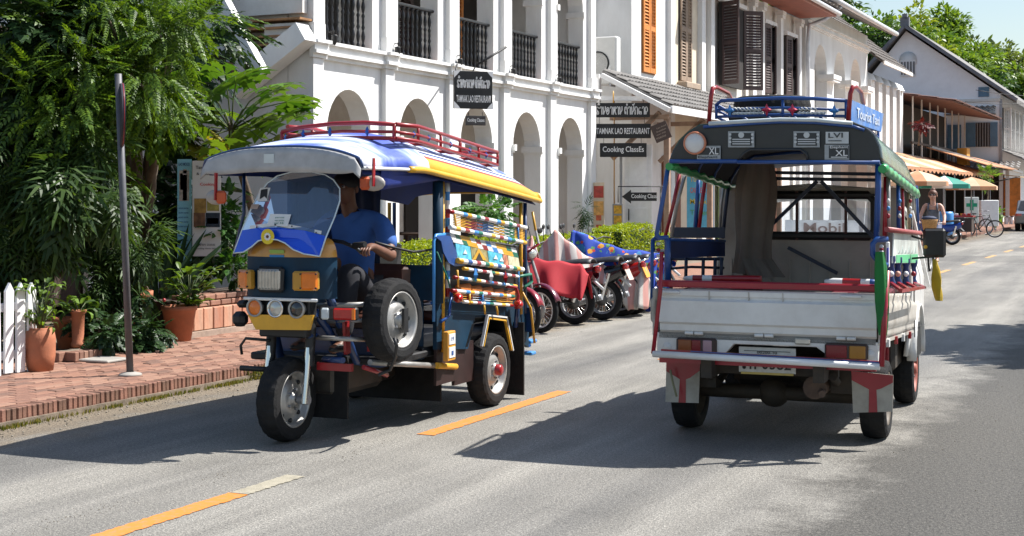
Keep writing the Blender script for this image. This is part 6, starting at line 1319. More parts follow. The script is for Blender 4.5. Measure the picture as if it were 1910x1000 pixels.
# mudflaps with red T
for s_, (a, c, d, e_) in ((-1, ((1243, 676), (1306, 676), (1303, 752), (1241, 750))), (1, ((1588, 692), (1666, 700), (1665, 768), (1591, 770)))):
    P_ = [tr(*q, -.42) for q in (a, c, d, e_)]; f = quad(0, P_, M('flap_cream', (.42, .39, .33), .7, .12, 5, dirt=.5), 'mudflap', th=.008)
    def L2(u, v): return P_[0].lerp(P_[1], u).lerp(P_[3].lerp(P_[2], u), v) - Vector((0, .003, 0))
    MB().add([L2(*q) for q in ((0, 0), (1, 0), (1, .2), (.72, .38), (.6, .42), (.62, 1), (.4, 1), (.42, .42), (.3, .36), (0, .22))], [(0, 1, 2, 3, 4, 7, 8, 9), (4, 5, 6, 7)]).build('mudflap_paint', CRIM, K)
MB().tube([tr(1250, 690, -.5), tr(1255, 715, -.5), tr(1262, 740, -.5)], .008, 5).build('hanging_tassel', M('tassel', (.25, .25, .15), .8), K)
# bed floor, sides
MB().box((0, .3, .7), (1.4, 1.8, .04)).build('bed_floor', M('bed_metal', (.2, .2, .19), .6, .3, 5, dirt=.5), K)
sd = [ts(1654, 547), ts(1716, 547), ts(1716, 612), ts(1654, 632)]
for s_ in (-1, 1):
    P_ = [Vector((p.x * s_ * .96, p.y, p.z)) for p in sd]; P_ = [Vector((P_[0].x, -.6, P_[0].z)), P_[1], P_[2], Vector((P_[3].x, -.6, P_[3].z))]
    mb = MB(); n = 10
    def q(u, v): return P_[0].lerp(P_[1], u).lerp(P_[3].lerp(P_[2], u), v) + Vector((s_ * (.014 if .25 < v < .72 else 0), 0, 0))
    mb.grid(lambda a, c: q(a, c), 8, 14); mb.build('bed_side', CWD, K, solid=.03)
    MB().bar(P_[3], P_[2], .03, .05).build('bed_rail', CWD, K)
    for k in range(4): MB().box(P_[0].lerp(P_[1], (k + .5) / 4) + Vector((s_ * .012, 0, -.04)), (.012, .03, .05), bev=.004).build('lashing_hook', CW, K)
    for k in range(5): MB().box(P_[3].lerp(P_[2], (k + .5) / 5) + Vector((s_ * .02, 0, -.03)), (.02, .05, .05)).build('reflector', REDL if k % 2 else WHT, K)
MB().box((.5, 1.25, .48), (.3, .5, .32), bev=.03).build('fuel_tank', UND, K)
MB().box((.6, 1.1, .55), (.02, .4, .3)).build('side_guard', CRIM, K)
# cab
cy0, cy1 = 1.22, 2.6
def cab(a, c):      # cross-section going round from left sill up over roof to right sill
    y = cy0 + (cy1 - cy0) * c; fr = max(0, (c - .55) / .45)
    prof_ = [(-.7, .42), (-.735, .7), (-.735, 1.02), (-.66, 1.5), (-.56, 1.66 - .03 * c), (0, 1.7 - .03 * c), (.56, 1.66 - .03 * c), (.66, 1.5), (.735, 1.02), (.735, .7), (.7, .42)]
    t = a * 10; i = min(9, int(t)); f = t - i; p = Vector((prof_[i][0] * (1 - f) + prof_[i + 1][0] * f, 0, prof_[i][1] * (1 - f) + prof_[i + 1][1] * f))
    z = p.z; y2 = y - max(0, z - 1.0) * .75 * fr; return Vector((p.x * (1 - .04 * fr), y2, z - .045 * (y - cy0)))
mb = MB()
def cabf(i, j):
    return 0
mb.grid(cab, 30, 16); 
# cut windows: drop the faces of the side glass zone
keepf, keepm, keeps = [], [], []
for f, m_, s_ in zip(mb.f, mb.m, mb.sm):
    c = sum((Vector(mb.v[k]) for k in f), Vector()) / 4
    if abs(c.x) > .6 and 1.08 < c.z < 1.46 and 1.42 < c.y < 2.5: continue
    keepf.append(f); keepm.append(m_); keeps.append(s_)
mb.f, mb.m, mb.sm = keepf, keepm, keeps; mb.build('cab', CW, K, solid=.025)
for s_ in (-1, 1):
    MB().add([(s_ * .70, 1.42, 1.06), (s_ * .7, 2.42, 1.02), (s_ * .64, 2.0, 1.42), (s_ * .645, 1.42, 1.46)], [(0, 1, 2, 3)]).build('side_glass', glassmat('dark_cab_glass', (.12, .14, .15), .5), K)
    MB().tube([(s_ * .735, 1.38, 1.44), (s_ * .75, 1.38, 1.0), (s_ * .755, 1.38, .55)], .004, 4).tube([(s_ * .752, 1.38, .62), (s_ * .752, 2.3, .57)], .004, 4).build('door_gap', BLACK, K)
    MB().box((s_ * .757, 1.5, .93), (.02, .1, .03), bev=.005).build('door_handle', BLACK, K)
    mb = MB(); mb.grid(lambda a, c: Vector((s_ * (.70 + .07 * c), 1.74 + .37 * math.cos(math.pi * a), .27 + .4 * math.sin(math.pi * a) + .1 - .1 * 0)), 16, 2); mb.build('wheel_arch', CW, K, solid=.02)
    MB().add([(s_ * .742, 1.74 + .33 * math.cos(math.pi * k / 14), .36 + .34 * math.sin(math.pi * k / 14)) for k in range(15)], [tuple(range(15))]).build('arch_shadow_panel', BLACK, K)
# front: windscreen and nose
MB().add([(-.66, 2.58, .95), (.66, 2.58, .95), (.58, 2.12, 1.52), (-.58, 2.12, 1.52)], [(0, 1, 2, 3)]).build('windscreen', GLASS, K)
MB().box((0, 2.58, .66), (1.4, .06, .56), bev=.03).build('nose_panel', CW, K); MB().box((0, 2.64, .42), (1.4, .1, .14), bev=.03).build('front_bumper', M('grey_bumper', (.1, .1, .1), .6), K)
for s_ in (-.5, .5): MB().lathe([(.08, 0), (.07, .03), (0, .04)], (s_, 2.61, .7), (0, 1, 0), 20).build('headlight', CLR, K)
# cab back wall with window opening
CB = M('cab_back', (.42, .39, .34), .55, .12, 3, dirt=.3)
wl, wr_, wb, wt = tr(1418, 440, 1.2).x, tr(1632, 440, 1.2).x, tr(1520, 440, 1.2).z, tr(1520, 364, 1.2).z
mb = MB(); L_, R_, Bm, Tp = -.7, .7, .62, 1.68
for x0_, x1_, z0_, z1_ in ((L_, wl, Bm, Tp), (wr_, R_, Bm, Tp), (wl, wr_, Bm, wb), (wl, wr_, wt, Tp)): mb.box(((x0_ + x1_) / 2, 1.2, (z0_ + z1_) / 2), (x1_ - x0_, .03, z1_ - z0_))
mb.build('cab_back_wall', CB, K)
for k in range(9): MB().box((-.6 + k * .15, 1.18, .92), (.012, .014, .42), bev=.003).build('wall_rib', CB, K)
mb = MB(); mb.tube([(wl + .05, 1.175, wb), (wr_ - .04, 1.175, wb), (wr_, 1.175, wb + .05), (wr_, 1.175, wt - .05), (wr_ - .05, 1.175, wt), (wl + .05, 1.175, wt), (wl, 1.175, wt - .05), (wl, 1.175, wb + .04)], .032, 8, closed=True); mb.build('rear_window_seal', BLACK, K)
MB().add([(wl, 1.2, wb), (wr_, 1.2, wb), (wr_, 1.2, wt), (wl, 1.2, wt)], [(0, 1, 2, 3)]).build('rear_window', GLASS, K)
for px in (1487, 1578): MB().box((tr(px, 400, 1.17).x, 1.16, (wb + wt) / 2), (.02, .02, wt - wb + .06)).build('window_guard', M('dark_red_bar', (.06, .015, .012), .5), K)
for z_ in (wb, wt): MB().bar((wl - .05, 1.15, z_), (wr_ + .03, 1.15, z_), .02, .02).build('window_guard', BLACK, K)
# things seen through the rear window: seats, banner on the windscreen, bright view
for x_ in (-.34, .34): MB().box((x_, 1.65, .95), (.42, .14, .6), bev=.05).box((x_, 1.9, .66), (.42, .45, .14), bev=.04).build('cab_seat', M('seat_grey', (.06, .06, .06), .8), K)
bn = quad(0, [Vector((-.36, 2.5, .98)), Vector((.42, 2.5, .98)), Vector((.42, 2.47, 1.1)), Vector((-.36, 2.47, 1.1))], M('banner_white', (.5, .5, .5), .5), 'windscreen_banner', th=.003); 
ml, mr = tr(1497, 425, 2.4), tr(1574, 425, 2.4); lettering('Mobil', mr.x - ml.x, .085, M('banner_ink', (.1, .06, .06), .5), K, ((ml.x + mr.x) / 2, 2.46, ml.z), (1, 0, 0), (0, 0, 1))
MB().box((tr(1530, 420, 2.4).x, 2.475, ml.z), (.62, .004, .13)).build('banner_backing', M('banner_white', (.5, .5, .5)), K)
MB().lathe([(.17, 0), (.185, .01), (.17, .02)], (-.32, 2.1, 1.0), (0, -.6, .8), 24).build('steering_wheel', BLACK, K)
# driver and passenger seen dimly through the cab
# frame of the canopy: X brace
XB = M('brace_paint', (.012, .022, .05), .5, .2, 6)
ap = tr(1524, 338, .9)
for a, c in ((ap, tr(1412, 446, .9)), (ap + Vector((.03, 0, 0)), tr(1632, 446, .9)), (tr(1440, 322, .9), tr(1640, 325, .9)), (tr(1440, 333, .9), tr(1640, 336, .9)), (tr(1470, 462, 1.0), tr(1562, 510, 1.0))): MB().bar(a, c, .025, .03, up=(0, 1, 0)).build('brace', XB, K)
# rear canopy panel
def outline(lst, y=-.64): return [tr(*q, y) for q in lst]
pan = [(1250, 298), (1256, 282), (1268, 262), (1285, 246), (1305, 234), (1330, 229), (1400, 224), (1455, 222), (1520, 223), (1587, 228), (1608, 235), (1625, 248), (1636, 268), (1641, 300), (1507, 299), (1503, 286), (1492, 279), (1400, 279), (1388, 286), (1378, 299)]
P_ = outline(pan); o = MB().add(P_ + [p + Vector((0, .012, 0)) for p in P_], [tuple(range(len(P_)))[::-1], tuple(range(len(P_), 2 * len(P_)))] + [(i, (i + 1) % len(P_), len(P_) + (i + 1) % len(P_), len(P_) + i) for i in range(len(P_))]).build('rear_panel_cover', VIN, K)
MB().tube(outline([(1249, 301), (1375, 301)], -.66), .014, 8).tube(outline([(1375, 302), (1641, 303)], -.66), .013, 8).build('lower_rail', BLUE, K)
MB().tube(outline([(1378, 299), (1388, 286), (1400, 279), (1492, 279), (1503, 286), (1507, 299)], -.655), .009, 6).build('opening_piping', VIN, K)
MB().tube(outline([(1322, 231), (1400, 226), (1455, 223), (1520, 224), (1590, 230)], -.66), .013, 8).build('roof_edge_tube', M('pale_tube', (.55, .6, .6), .4), K)
MB().tube(outline([(1312, 237), (1400, 231), (1455, 228), (1520, 229), (1592, 236), (1612, 243)], -.655), .01, 8).build('roof_edge_piping', BLUE, K)
# canopy shell running forward
def shell(a, c):
    i = a * 12; pts = outline([(1250, 298), (1256, 282), (1268, 262), (1285, 246), (1305, 234), (1380, 226), (1455, 222), (1530, 223), (1590, 229), (1612, 238), (1628, 252), (1637, 272), (1642, 302)]); k = min(11, int(i)); p = pts[k].lerp(pts[k + 1], i - k)
    y = -.63 + 2.35 * c; return Vector((p.x + .0 * c, y, p.z - .065 * (2.35 * c) - .06 * max(0, c - .8) / .2 * (1 if p.z > 1.9 else .2)))
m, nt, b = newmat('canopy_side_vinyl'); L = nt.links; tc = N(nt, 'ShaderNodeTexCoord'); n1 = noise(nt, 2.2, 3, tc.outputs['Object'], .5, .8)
L.new(ramp(nt, n1.outputs[0], [(.3, (.02, .15, .06)), (.42, (.03, .05, .05)), (.52, (.03, .035, .035)), (.6, (.18, .18, .16)), (.7, (.06, .07, .06))]), b.inputs['Base Color']); b.inputs['Roughness'].default_value = .18; b.inputs['Coat Weight'].default_value = .5  # green and grey patches paint reflections into the vinyl colour
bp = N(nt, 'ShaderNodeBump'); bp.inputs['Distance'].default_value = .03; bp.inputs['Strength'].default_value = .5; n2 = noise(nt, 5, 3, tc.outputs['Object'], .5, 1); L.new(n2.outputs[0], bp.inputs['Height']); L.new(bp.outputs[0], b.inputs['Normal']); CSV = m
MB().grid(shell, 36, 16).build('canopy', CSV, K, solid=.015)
MB().grid(lambda a, c: shell(a, c) * 1.0 + Vector((0, 0, -.03)), 12, 4).build('canopy_lining', M('lining_dark', (.02, .022, .03), .9), K)
for s_, e0 in ((1, 1.0), (-1, 0.0)):
    q0, q1 = shell(e0, 0), shell(e0, 1); n = 9; mb = MB()
    pts = [q0.lerp(q1, i / (n * 2)) + Vector((s_ * .01, 0, -.03 - (.014 if i % 2 == 0 else 0))) for i in range(n * 2 + 1)]
    MB().tube(pts, [.032 if i % 2 else .026 for i in range(len(pts))], 10).build('green_roll', M('green_vinyl', (.02, .3, .08), .35, .2, 9, coat=.3), K)
for y_ in (.1, .6, 1.15): MB().tube([shell(k / 12, (y_ + .63) / 2.35) + Vector((0, 0, -.04)) for k in range(13)], .012, 6).build('canopy_hoop', BLUE, K)
# stickers
def stick(x0, y0, x1, y1, mt, name='sticker', d=.004): 
    P_ = outline([(x0, y1), (x1, y1), (x1, y0), (x0, y0)], -.655 - d); return MB().add(P_, [(0, 1, 2, 3)]).build(name, mt, K)
def stxt(body, x0, y0, x1, y1, mt, d=.008, nm='lettering'):
    a, c = tr(x0, y0, -.655 - d), tr(x1, y1, -.655 - d); return lettering(body, c.x - a.x, a.z - c.z, mt, K, (a + c) / 2, (1, 0, 0), (0, 0, 1), nm)
SG = M('sticker_grey', (.34, .36, .37), .4, .15, 20); SW = M('sticker_white', (.55, .57, .57), .4, .08, 9); SD = M('sticker_dark', (.03, .033, .036), .4)
q = tr(1296, 267, -.67); MB().lathe([(0, .012), (.062, .01), (.068, 0)], q, (0, -1, 0), 28).build('roundel', WHT, K); MB().lathe([(.062, .0), (.066, .016), (.074, .012), (.076, -.005)], q, (0, -1, 0), 28).build('roundel_ring', M('orange_ring', (.6, .22, .12), .4), K)
stick(1300, 272, 1344, 298, SG); stick(1302, 276, 1342, 289, SD, d=.006); stxt('XL', 1322, 275, 1340, 288, WHT, .01); stxt('Elephant', 1302, 291, 1338, 296, SD)
for x0 in (1358, 1480):
    stick(x0, 245, x0 + 49, 275, SG); stick(x0 + 5, 248, x0 + 44, 272, SD, d=.006); qq = tr(x0 + 24.5, 252, -.664); MB().cyl(qq, qq - Vector((0, .002, 0)), .019, n=20).build('badge_disc', SW, K)
    for k in range(3): stick(x0 + 8, 259 + k * 4.2, x0 + 41, 261 + k * 4.2, SW, 'badge_line', .01)
    for k in range(3): stick(x0 + 1.5, 249 + k * 7, x0 + 6, 253 + k * 7, SW, 'badge_leaf', .01); stick(x0 + 43, 249 + k * 7, x0 + 47.5, 253 + k * 7, SW, 'badge_leaf', .01)
stick(1540, 246, 1583, 268, SW); stxt('LVI', 1545, 248, 1572, 257, SD); stick(1545, 262, 1570, 263.5, SD, 'badge_line', .008)
stick(1538, 270, 1584, 298, SG); stick(1546, 272, 1583, 295, SD, d=.006); stxt('Elephant', 1548, 272, 1582, 278, WHT, .01); stxt('XL', 1558, 280, 1581, 291, WHT, .01); stick(1550, 292.5, 1580, 294, WHT, 'badge_line', .01)
# roof rack
def rr_(px, py, y): return tr(px, py, y)
mb = MB(); y0, y1 = -.42, 1.35
top = [rr_(1336, 196, y0), rr_(1345, 188, y0), rr_(1400, 185, y0), rr_(1460, 183, y0), rr_(1520, 184, y0), rr_(1578, 188, y0)]; mid = [rr_(1336, 205, y0), rr_(1460, 201, y0), rr_(1578, 205, y0)]; bot = [rr_(1336, 218, y0), rr_(1460, 214, y0), rr_(1578, 217, y0)]
mb.tube(top, .012, 8).tube(mid, .008, 8).tube(bot, .01, 8)
for l, r_ in ((top, .012), (mid, .008), (bot, .01)):
    for p in (l[0], l[-1]): mb.tube([p, p + Vector((0, y1 - y0, -.11))], r_, 8)
    mb.tube([p + Vector((0, y1 - y0, -.11)) for p in l], r_, 8)
for px in (1336, 1460, 1578): mb.tube([rr_(px, 186 if px > 1336 else 194, y0), rr_(px, 222, y0)], .01, 8); p = rr_(px, 186, y0) + Vector((0, y1 - y0, -.11)); mb.tube([p, p - Vector((0, 0, .15))], .01, 8)
for k in range(1, 5): p = bot[0].lerp(bot[-1], k / 5); mb.tube([p, p + Vector((0, y1 - y0, -.11))], .008, 6)
mb.build('roof_rack', BLUE, K)
for px, py, ci in ((1361, 206, LBLUE), (1430, 205, CRIM), (1478, 205, CRIM), (1556, 207, LBLUE)):
    p = rr_(px, py, y0 - .012); r_ = .04; pts_ = []
    for k in range(16): a = k * math.pi / 8; q_ = r_ * (1, .62, .42, .62)[k % 4]; pts_.append(p + Vector((math.cos(a) * q_ * .9, 0, math.sin(a) * q_ * 1.05)))
    MB().add(pts_ + [p - Vector((0, .022, 0)), p + Vector((0, .02, 0))], [(k, (k + 1) % 16, 16) for k in range(16)] + [((k + 1) % 16, k, 17) for k in range(16)]).ball(p - Vector((0, .02, 0)), .012, 8).build('rack_ornament', ci if ci is LBLUE else M('pink_ornament', (.55, .02, .06), .35), K)
def rope(a, c, name='rope'):
    a, c = Vector(a), Vector(c); mb = MB(); n = int((c - a).length / .009)
    for ph in (0, math.pi): mb.tube([a.lerp(c, i / n) + Vector((0, math.cos(i * 1.1 + ph) * .006, math.sin(i * 1.1 + ph) * .006)) for i in range(n + 1)], .006, 5)
    return mb.build(name, M('white_rope', (.62, .62, .6), .8), K)
rope(rr_(1366, 203, y0), rr_(1420, 204, y0)); rope(rr_(1366, 212, y0), rr_(1424, 211, y0)); rope(rr_(1490, 203, y0), rr_(1525, 203, y0)); rope(rr_(1488, 211, y0), rr_(1540, 212, y0))
# spare tyre and bundle lying on the rack: things of their own
wp = Vector((1.843, 9.73, 0)) + Matrix.Rotation(R(-21), 3, 'Z') @ (tr(1440, 213, .3) + Vector((0, 0, .0)))
e = root('spare_tyre', 'black spare tyre lying flat inside the blue roof rack of the white pickup', 'tyre', (wp.x, wp.y, tr(1440, 214, .3).z + .05), 0); tyre(MB(), (0, 0, 0), (0, 0, 1), .27, .15).build('tread', BLACKR, e); MB().lathe([(0, -.04), (.12, -.04), (.17, .03), (.165, -.07)], n=24).build('rim', STEEL, e)
pts = [Matrix.Rotation(R(-21), 3, 'Z') @ (p + Vector((0, .25, -.02))) for p in (rr_(1345, 205, y0), rr_(1380, 203, y0), rr_(1420, 205, y0), rr_(1460, 204, y0))]
o = MB().tube(pts, [.04, .05, .055, .03], 10).build('rolled_tarpaulin', M('dark_tarp', (.02, .025, .03), .6, .3, 9, bump=.6, bscale=12)); o.location = (1.843, 9.73, 0); tag(o, 'dark rolled tarpaulin tied in the left half of the pickup roof rack', 'tarpaulin')
# red end hoops
MB().tube([tr(1322, 230, -.5), tr(1326, 180, -.5), tr(1329, 165, -.5), tr(1336, 163, -.4), tr(1358, 174, .1), tr(1364, 186, .3)], .015, 8).build('red_hoop', RED, K)
MB().tube([tr(1582, 226, -.5), tr(1586, 175, -.5), tr(1590, 163, -.5), tr(1597, 163, -.4), tr(1606, 172, .0), tr(1610, 195, .3)], .015, 8).build('red_hoop', RED, K)
qx = tr(1587, 200, -.45).x; bp_ = [TRF.hit(*q, 0, qx) for q in ((1588, 186), (1648, 212), (1644, 246), (1588, 227))]
quad(0, [bp_[3], bp_[2], bp_[1], bp_[0]], M('sign_blue', (.03, .16, .48), .45, .25, 7, dirt=.4, dcol=(.4, .45, .5)), 'side_sign', th=.015, dirv=(-1, 0, 0))
cq = sum(bp_, Vector()) / 4; lettering('Tourist Taxi', (bp_[1] - bp_[0]).length * .7, .07, M('faded_white', (.5, .55, .6), .5), K, cq + Vector((.006, 0, 0)), (bp_[1] - bp_[0]), (0, 0, 1))
# posts and side frames
def post(l, r_, mt, name='post', fn=None): MB().tube(l, r_, 8).build(name, mt, K)
post([tr(1246, 312), tr(1240, 350), tr(1228, 420), tr(1225, 437), tr(1230, 444), tr(1247, 443)], .016, BLUE)
post([tr(1638, 304), tr(1638, 350), tr(1635, 447)], .019, BLUE)
XL_ = tr(1240, 440).x
def lft(px, py): return TRF.hit(px, py, 0, XL_ + .02)
def lf2(px, py, y): return tr(px, py, y)
for a, c, d, mt, r_ in (((1267, 325), (1255, 385), (1241, 440), CRIM, .013), ((1277, 328), (1262, 385), (1252, 442), SILVER, .013), ((1303, 330), (1300, 380), (1297, 424), BLUE, .016), ((1316, 330), (1309, 380), (1304, 424), CRIM, .015), ((1353, 330), (1345, 380), (1342, 440), SILVER, .012), ((1361, 330), (1354, 385), (1348, 445), XB, .014)):
    yy = {CRIM: .0, SILVER: .1}.get(mt, .4) if a[0] < 1290 else (.6 if a[0] < 1330 else 1.1); post([tr(*a, yy), tr(*c, yy), tr(*d, yy)], r_, mt)
# left inner side: back-rest boards and open guard
quad(0, [tr(1250, 444, .9), tr(1352, 444, .9), tr(1352, 424, .9), tr(1250, 424, .9)], XB, 'side_board')
quad(0, [tr(1244, 482, .2), tr(1352, 478, .9), tr(1352, 450, .9), tr(1244, 450, .2)], M('navy_board', (.012, .025, .1), .6, .3, 6), 'side_board')
post([tr(1244, 447, .2), tr(1320, 449, .7), tr(1352, 450, .9)], .012, BLUE, 'side_rail')
for px in (1250, 1280, 1312, 1334, 1346): post([tr(px, 480, .5), tr(px - 1, 522, .5)], .013, XB, 'guard_bar')
post([tr(1240, 502, .5), tr(1290, 498, .6), tr(1350, 500, .8)], .01, XB, 'guard_bar'); post([tr(1240, 483, .5), tr(1350, 483, .6)], .012, XB, 'guard_bar')
post([tr(1217, 447, -.55), tr(1216, 500, -.55), tr(1216, 560, -.55)], .012, BLUE, 'hand_loop'); post([tr(1222, 444, -.5), tr(1245, 445, -.5), tr(1245, 530, -.5)], .022, BLUE, 'rear_corner_post'); post([tr(1218, 470, -.5), tr(1218, 447, -.5), tr(1226, 442, -.5)], .014, BLUE, 'hand_loop')
for k in range(3): MB().ball(tr(1228, 455 + k * 11, -.5), .016, 8, sc=(1, 1, .8)).build('turned_knob', (WHT, CRIM, WHT)[k], K)
# hanging cloth column
clm = M('brown_curtain', (.13, .11, .09), .9, .15, 5, bump=.3, bscale=14)
def curt(a, c):
    w_ = .17 + .06 * c + .03 * math.sin(c * 6); xc = tr(1402, 400, .75).x + .03 - .03 * c; th_ = (a) * 2 * math.pi; fold = 1 + .16 * math.sin(th_ * 6 + c * 2.5) + .06 * math.sin(th_ * 11 + c * 5)
    return Vector((xc + math.cos(th_) * w_ * .62 * fold, .8 + math.sin(th_) * .1 * fold, 1.86 - c * .82))
MB().grid(curt, 48, 14, closeu=True).build('tied_curtain', clm, K)
MB().grid(lambda a, c: curt(a, .86 + .14 * c) * 1.0 + Vector((.1 * c, -.05 * c, -.02 * c)), 48, 4, closeu=True).build('curtain_tail', clm, K)
# benches and bolsters
for s_ in (-1, 1): MB().box((s_ * .5, .3, .93), (.36, 1.6, .09), bev=.03).build('bench', M('dark_red_vinyl', (.12, .01, .02), .4), K, bevel=.01)
for (a, c, rad_, pat) in (((1275, 519), (1420, 520), .022, [1, 0, 1, 0, 0, 0, 0, 0]), ((1538, 525), (1640, 528), .024, [1, 1, 0, 0, 1, 5])):
    A_, C_ = tr(*a, -.35), tr(*c, -.35); n = len(pat); MB().tube([A_.lerp(C_, i / n) for i in range(n + 1)], [rad_ * .5] + [rad_] * (n - 1) + [rad_ * .9], 12, cols=pat).build('bolster', STR, K)
# right side: posts, handle, sheet, turned posts
for px0, px1, mt, r_, xx in ((1652, 1650, CRIM, .014, .70), (1657, 1657, SILVER, .014, .72), (1675, 1676, BLUE, .014, .72), (1683, 1685, CRIM, .01, .72), (1694, 1696, M('brass_post', (.3, .24, .15), .5), .013, .72), (1702, 1706, SILVER, .014, .72), (1709, 1714, BLUE, .01, .72)):
    post([ts(px0, 330 + (px0 - 1652) * .3, xx), ts(px1, 440, xx)], r_, mt)
for k, px in enumerate((1657, 1678, 1698)):
    for j in range(3): MB().ball(ts(px, 375 + j * 14, .735), .013, 8, sc=(1, 1, 1.3)).build('turned_knob', (WHT, LBLUE, CRIM)[(k + j) % 3], K)
post([tr(1655, 446, -.62), tr(1635, 447, -.66), tr(1628, 455, -.67), tr(1628, 475, -.67), tr(1638, 488, -.66), tr(1655, 496, -.62)], .019, BLUE, 'grab_handle')
for j, ci in enumerate((WHT, CRIM, WHT, LBLUE)): MB().ball(tr(1644, 460 + j * 5, -.62), .014, 8).build('turned_knob', ci, K)
MB().tube([ts(1654, 428, .78), ts(1716, 435, .78)], .017, 10).build('red_bar', M('dull_red', (.3, .05, .05), .45, .2, 9), K)
quad(0, [ts(1665, 491, .765), ts(1713, 491, .765), ts(1712, 436, .765), ts(1668, 432, .765)], M('hazy_sheet', (.6, .64, .6), .35, .15, 7, dirt=.3), 'plastic_sheet', th=.008, dirv=(-1, 0, 0))
quad(0, [ts(1672, 490, .768), ts(1712, 490, .768), ts(1712, 474, .768), ts(1672, 476, .768)], M('sheet_green', (.12, .5, .24), .4, .15, 12), 'printed_band', th=.004, dirv=(-1, 0, 0))
for k in range(6): quad(0, [ts(1676 + k * 6, 472, .768), ts(1679 + k * 6, 472, .768), ts(1678 + k * 6, 472 - 6 - (k * 7 % 14), .768)], M('sheet_grey', (.3, .36, .34), .4), 'printed_skyline', th=.003, dirv=(-1, 0, 0))
for k, px in enumerate((1662, 1675, 1690, 1704)):
    MB().lathe([(.028, 0), (.03, .02), (.018, .05), (.026, .09), (.018, .13), (.03, .16), (.028, .19)], ts(px, 532, .75), n=10).build('turned_post', M('navy_post', (.01, .03, .14), .35), K); MB().ball(ts(px, 511, .765), .02, 8).build('turned_knob', (WHT, M('peach', (.7, .35, .25)), WHT, CRIM)[k], K)
MB().bar(ts(1680, 543, .86), ts(1724, 536, .86), .018, .02).build('red_shelf', RED, K)
for px in (1662, 1676, 1692, 1706): MB().bar(ts(px, 528, .76), ts(px + 19, 541 - (px - 1662) * .1, .86), .02, .016).build('red_shelf', RED, K)
MB().box(ts(1656, 475, .77), (.02, .05, .16), bev=.004).build('white_clamp', WHT, K); MB().box(ts(1656, 476, .782), (.01, .052, .09)).build('purple_band', M('violet', (.06, .06, .3), .4), K)
GC = M('green_cloth', (.01, .16, .03), .75, .2, 4, bump=.3)
def gcl(a, c):
    P0, P1 = tr(1641, 470 + 155 * c, -.72), None; w_ = .034 * (.5 + .7 * math.sin(math.pi * min(1, c * .8 + .12)))
    th_ = a * 2 * math.pi; f_ = 1 + .15 * math.sin(th_ * 5 + c * 3); return P0 + Vector((math.cos(th_) * w_ * f_ + .02 * c, math.sin(th_) * .03 * f_, 0))
MB().grid(gcl, 24, 12, closeu=True).build('green_cloth', GC, K)
# mirror and yellow cloth
q = ts(1743, 453, .93); MB().box(q, (.16, .04, .21), bev=.03).build('mirror', BLACK, K, bevel=.012); MB().bar(q + Vector((-.18, .05, .05)), q, .015, .015).bar(q + Vector((-.18, .05, -.12)), q + Vector((0, 0, -.1)), .015, .015).build('mirror_arm', BLACK, K)
MB().ball(q + Vector((-.06, -.02, -.03)), .014, 8).build('yellow_dot', YEL, K)
YC = M('yellow_cloth', (.42, .28, .01), .8, .2, 6, bump=.3); q2 = q + Vector((-.0, .0, -.12))
def ycl(a, c):
    th_ = a * 2 * math.pi; f_ = 1 + .3 * math.sin(th_ * 3 + c * 7); return q2 + Vector((math.cos(th_) * (.012 + .02 * math.sin(c * 2.6)) * f_ + .03 * c, math.sin(th_) * .02, -c * .3))
MB().grid(ycl, 16, 14, closeu=True).build('yellow_ribbon', YC, K)
MB().bar((.735, 1.4, 1.5), (.80, 2.1, .9), .02, .02).build('window_strip', WHT, K)
# ================================================================ STREET THINGS
def spoke_wheel(parent, c, ax, Rr, tw=.045, rimmat=CHROME, name='wheel', nsp=20, disc=False):
    e = bpy.data.objects.new(name, None); COL.objects.link(e); e.parent = parent; e.location = c; x, y, d = frameof(ax)
    mb = MB(); n = 36
    mb.lathe([(Rr - tw * 1.3, -tw * .5), (Rr - tw * .4, -tw * .62), (Rr - .004, -tw * .4), (Rr, 0), (Rr - .004, tw * .4), (Rr - tw * .4, tw * .62), (Rr - tw * 1.3, tw * .5)], (0, 0, 0), ax, n); mb.build('tyre', BLACKR, e)
    rm = MB().lathe([(Rr - tw * 1.25, -tw * .5), (Rr - tw * 1.75, -tw * .4), (Rr - tw * 1.75, tw * .4), (Rr - tw * 1.25, tw * .5)], (0, 0, 0), ax, n).build('rim', rimmat, e)
    mb = MB()
    for i in range(nsp):
        a = 2 * math.pi * i / nsp; b_ = a + (.5 if i % 2 else -.5); p = (x * math.cos(a) + y * math.sin(a)) * (Rr - tw * 1.7); q = (x * math.cos(b_) + y * math.sin(b_)) * .03 + d * (.02 if i % 2 else -.02); mb.cyl(q, p, .0022, n=4, cap=False)
    o = mb.build('spokes', CHROME, e); o['kind'] = 'stuff'
    mb = MB(); mb.lathe([(0, -.05), (.035, -.05), (.04, -.02), (.04, .02), (.035, .05), (0, .05)], (0, 0, 0), ax, 14)
    if disc: mb.lathe([(.06, .052), (.12, .052), (.12, .056), (.06, .056)], (0, 0, 0), ax, 24)
    mb.build('hub', SILVER, e); return e
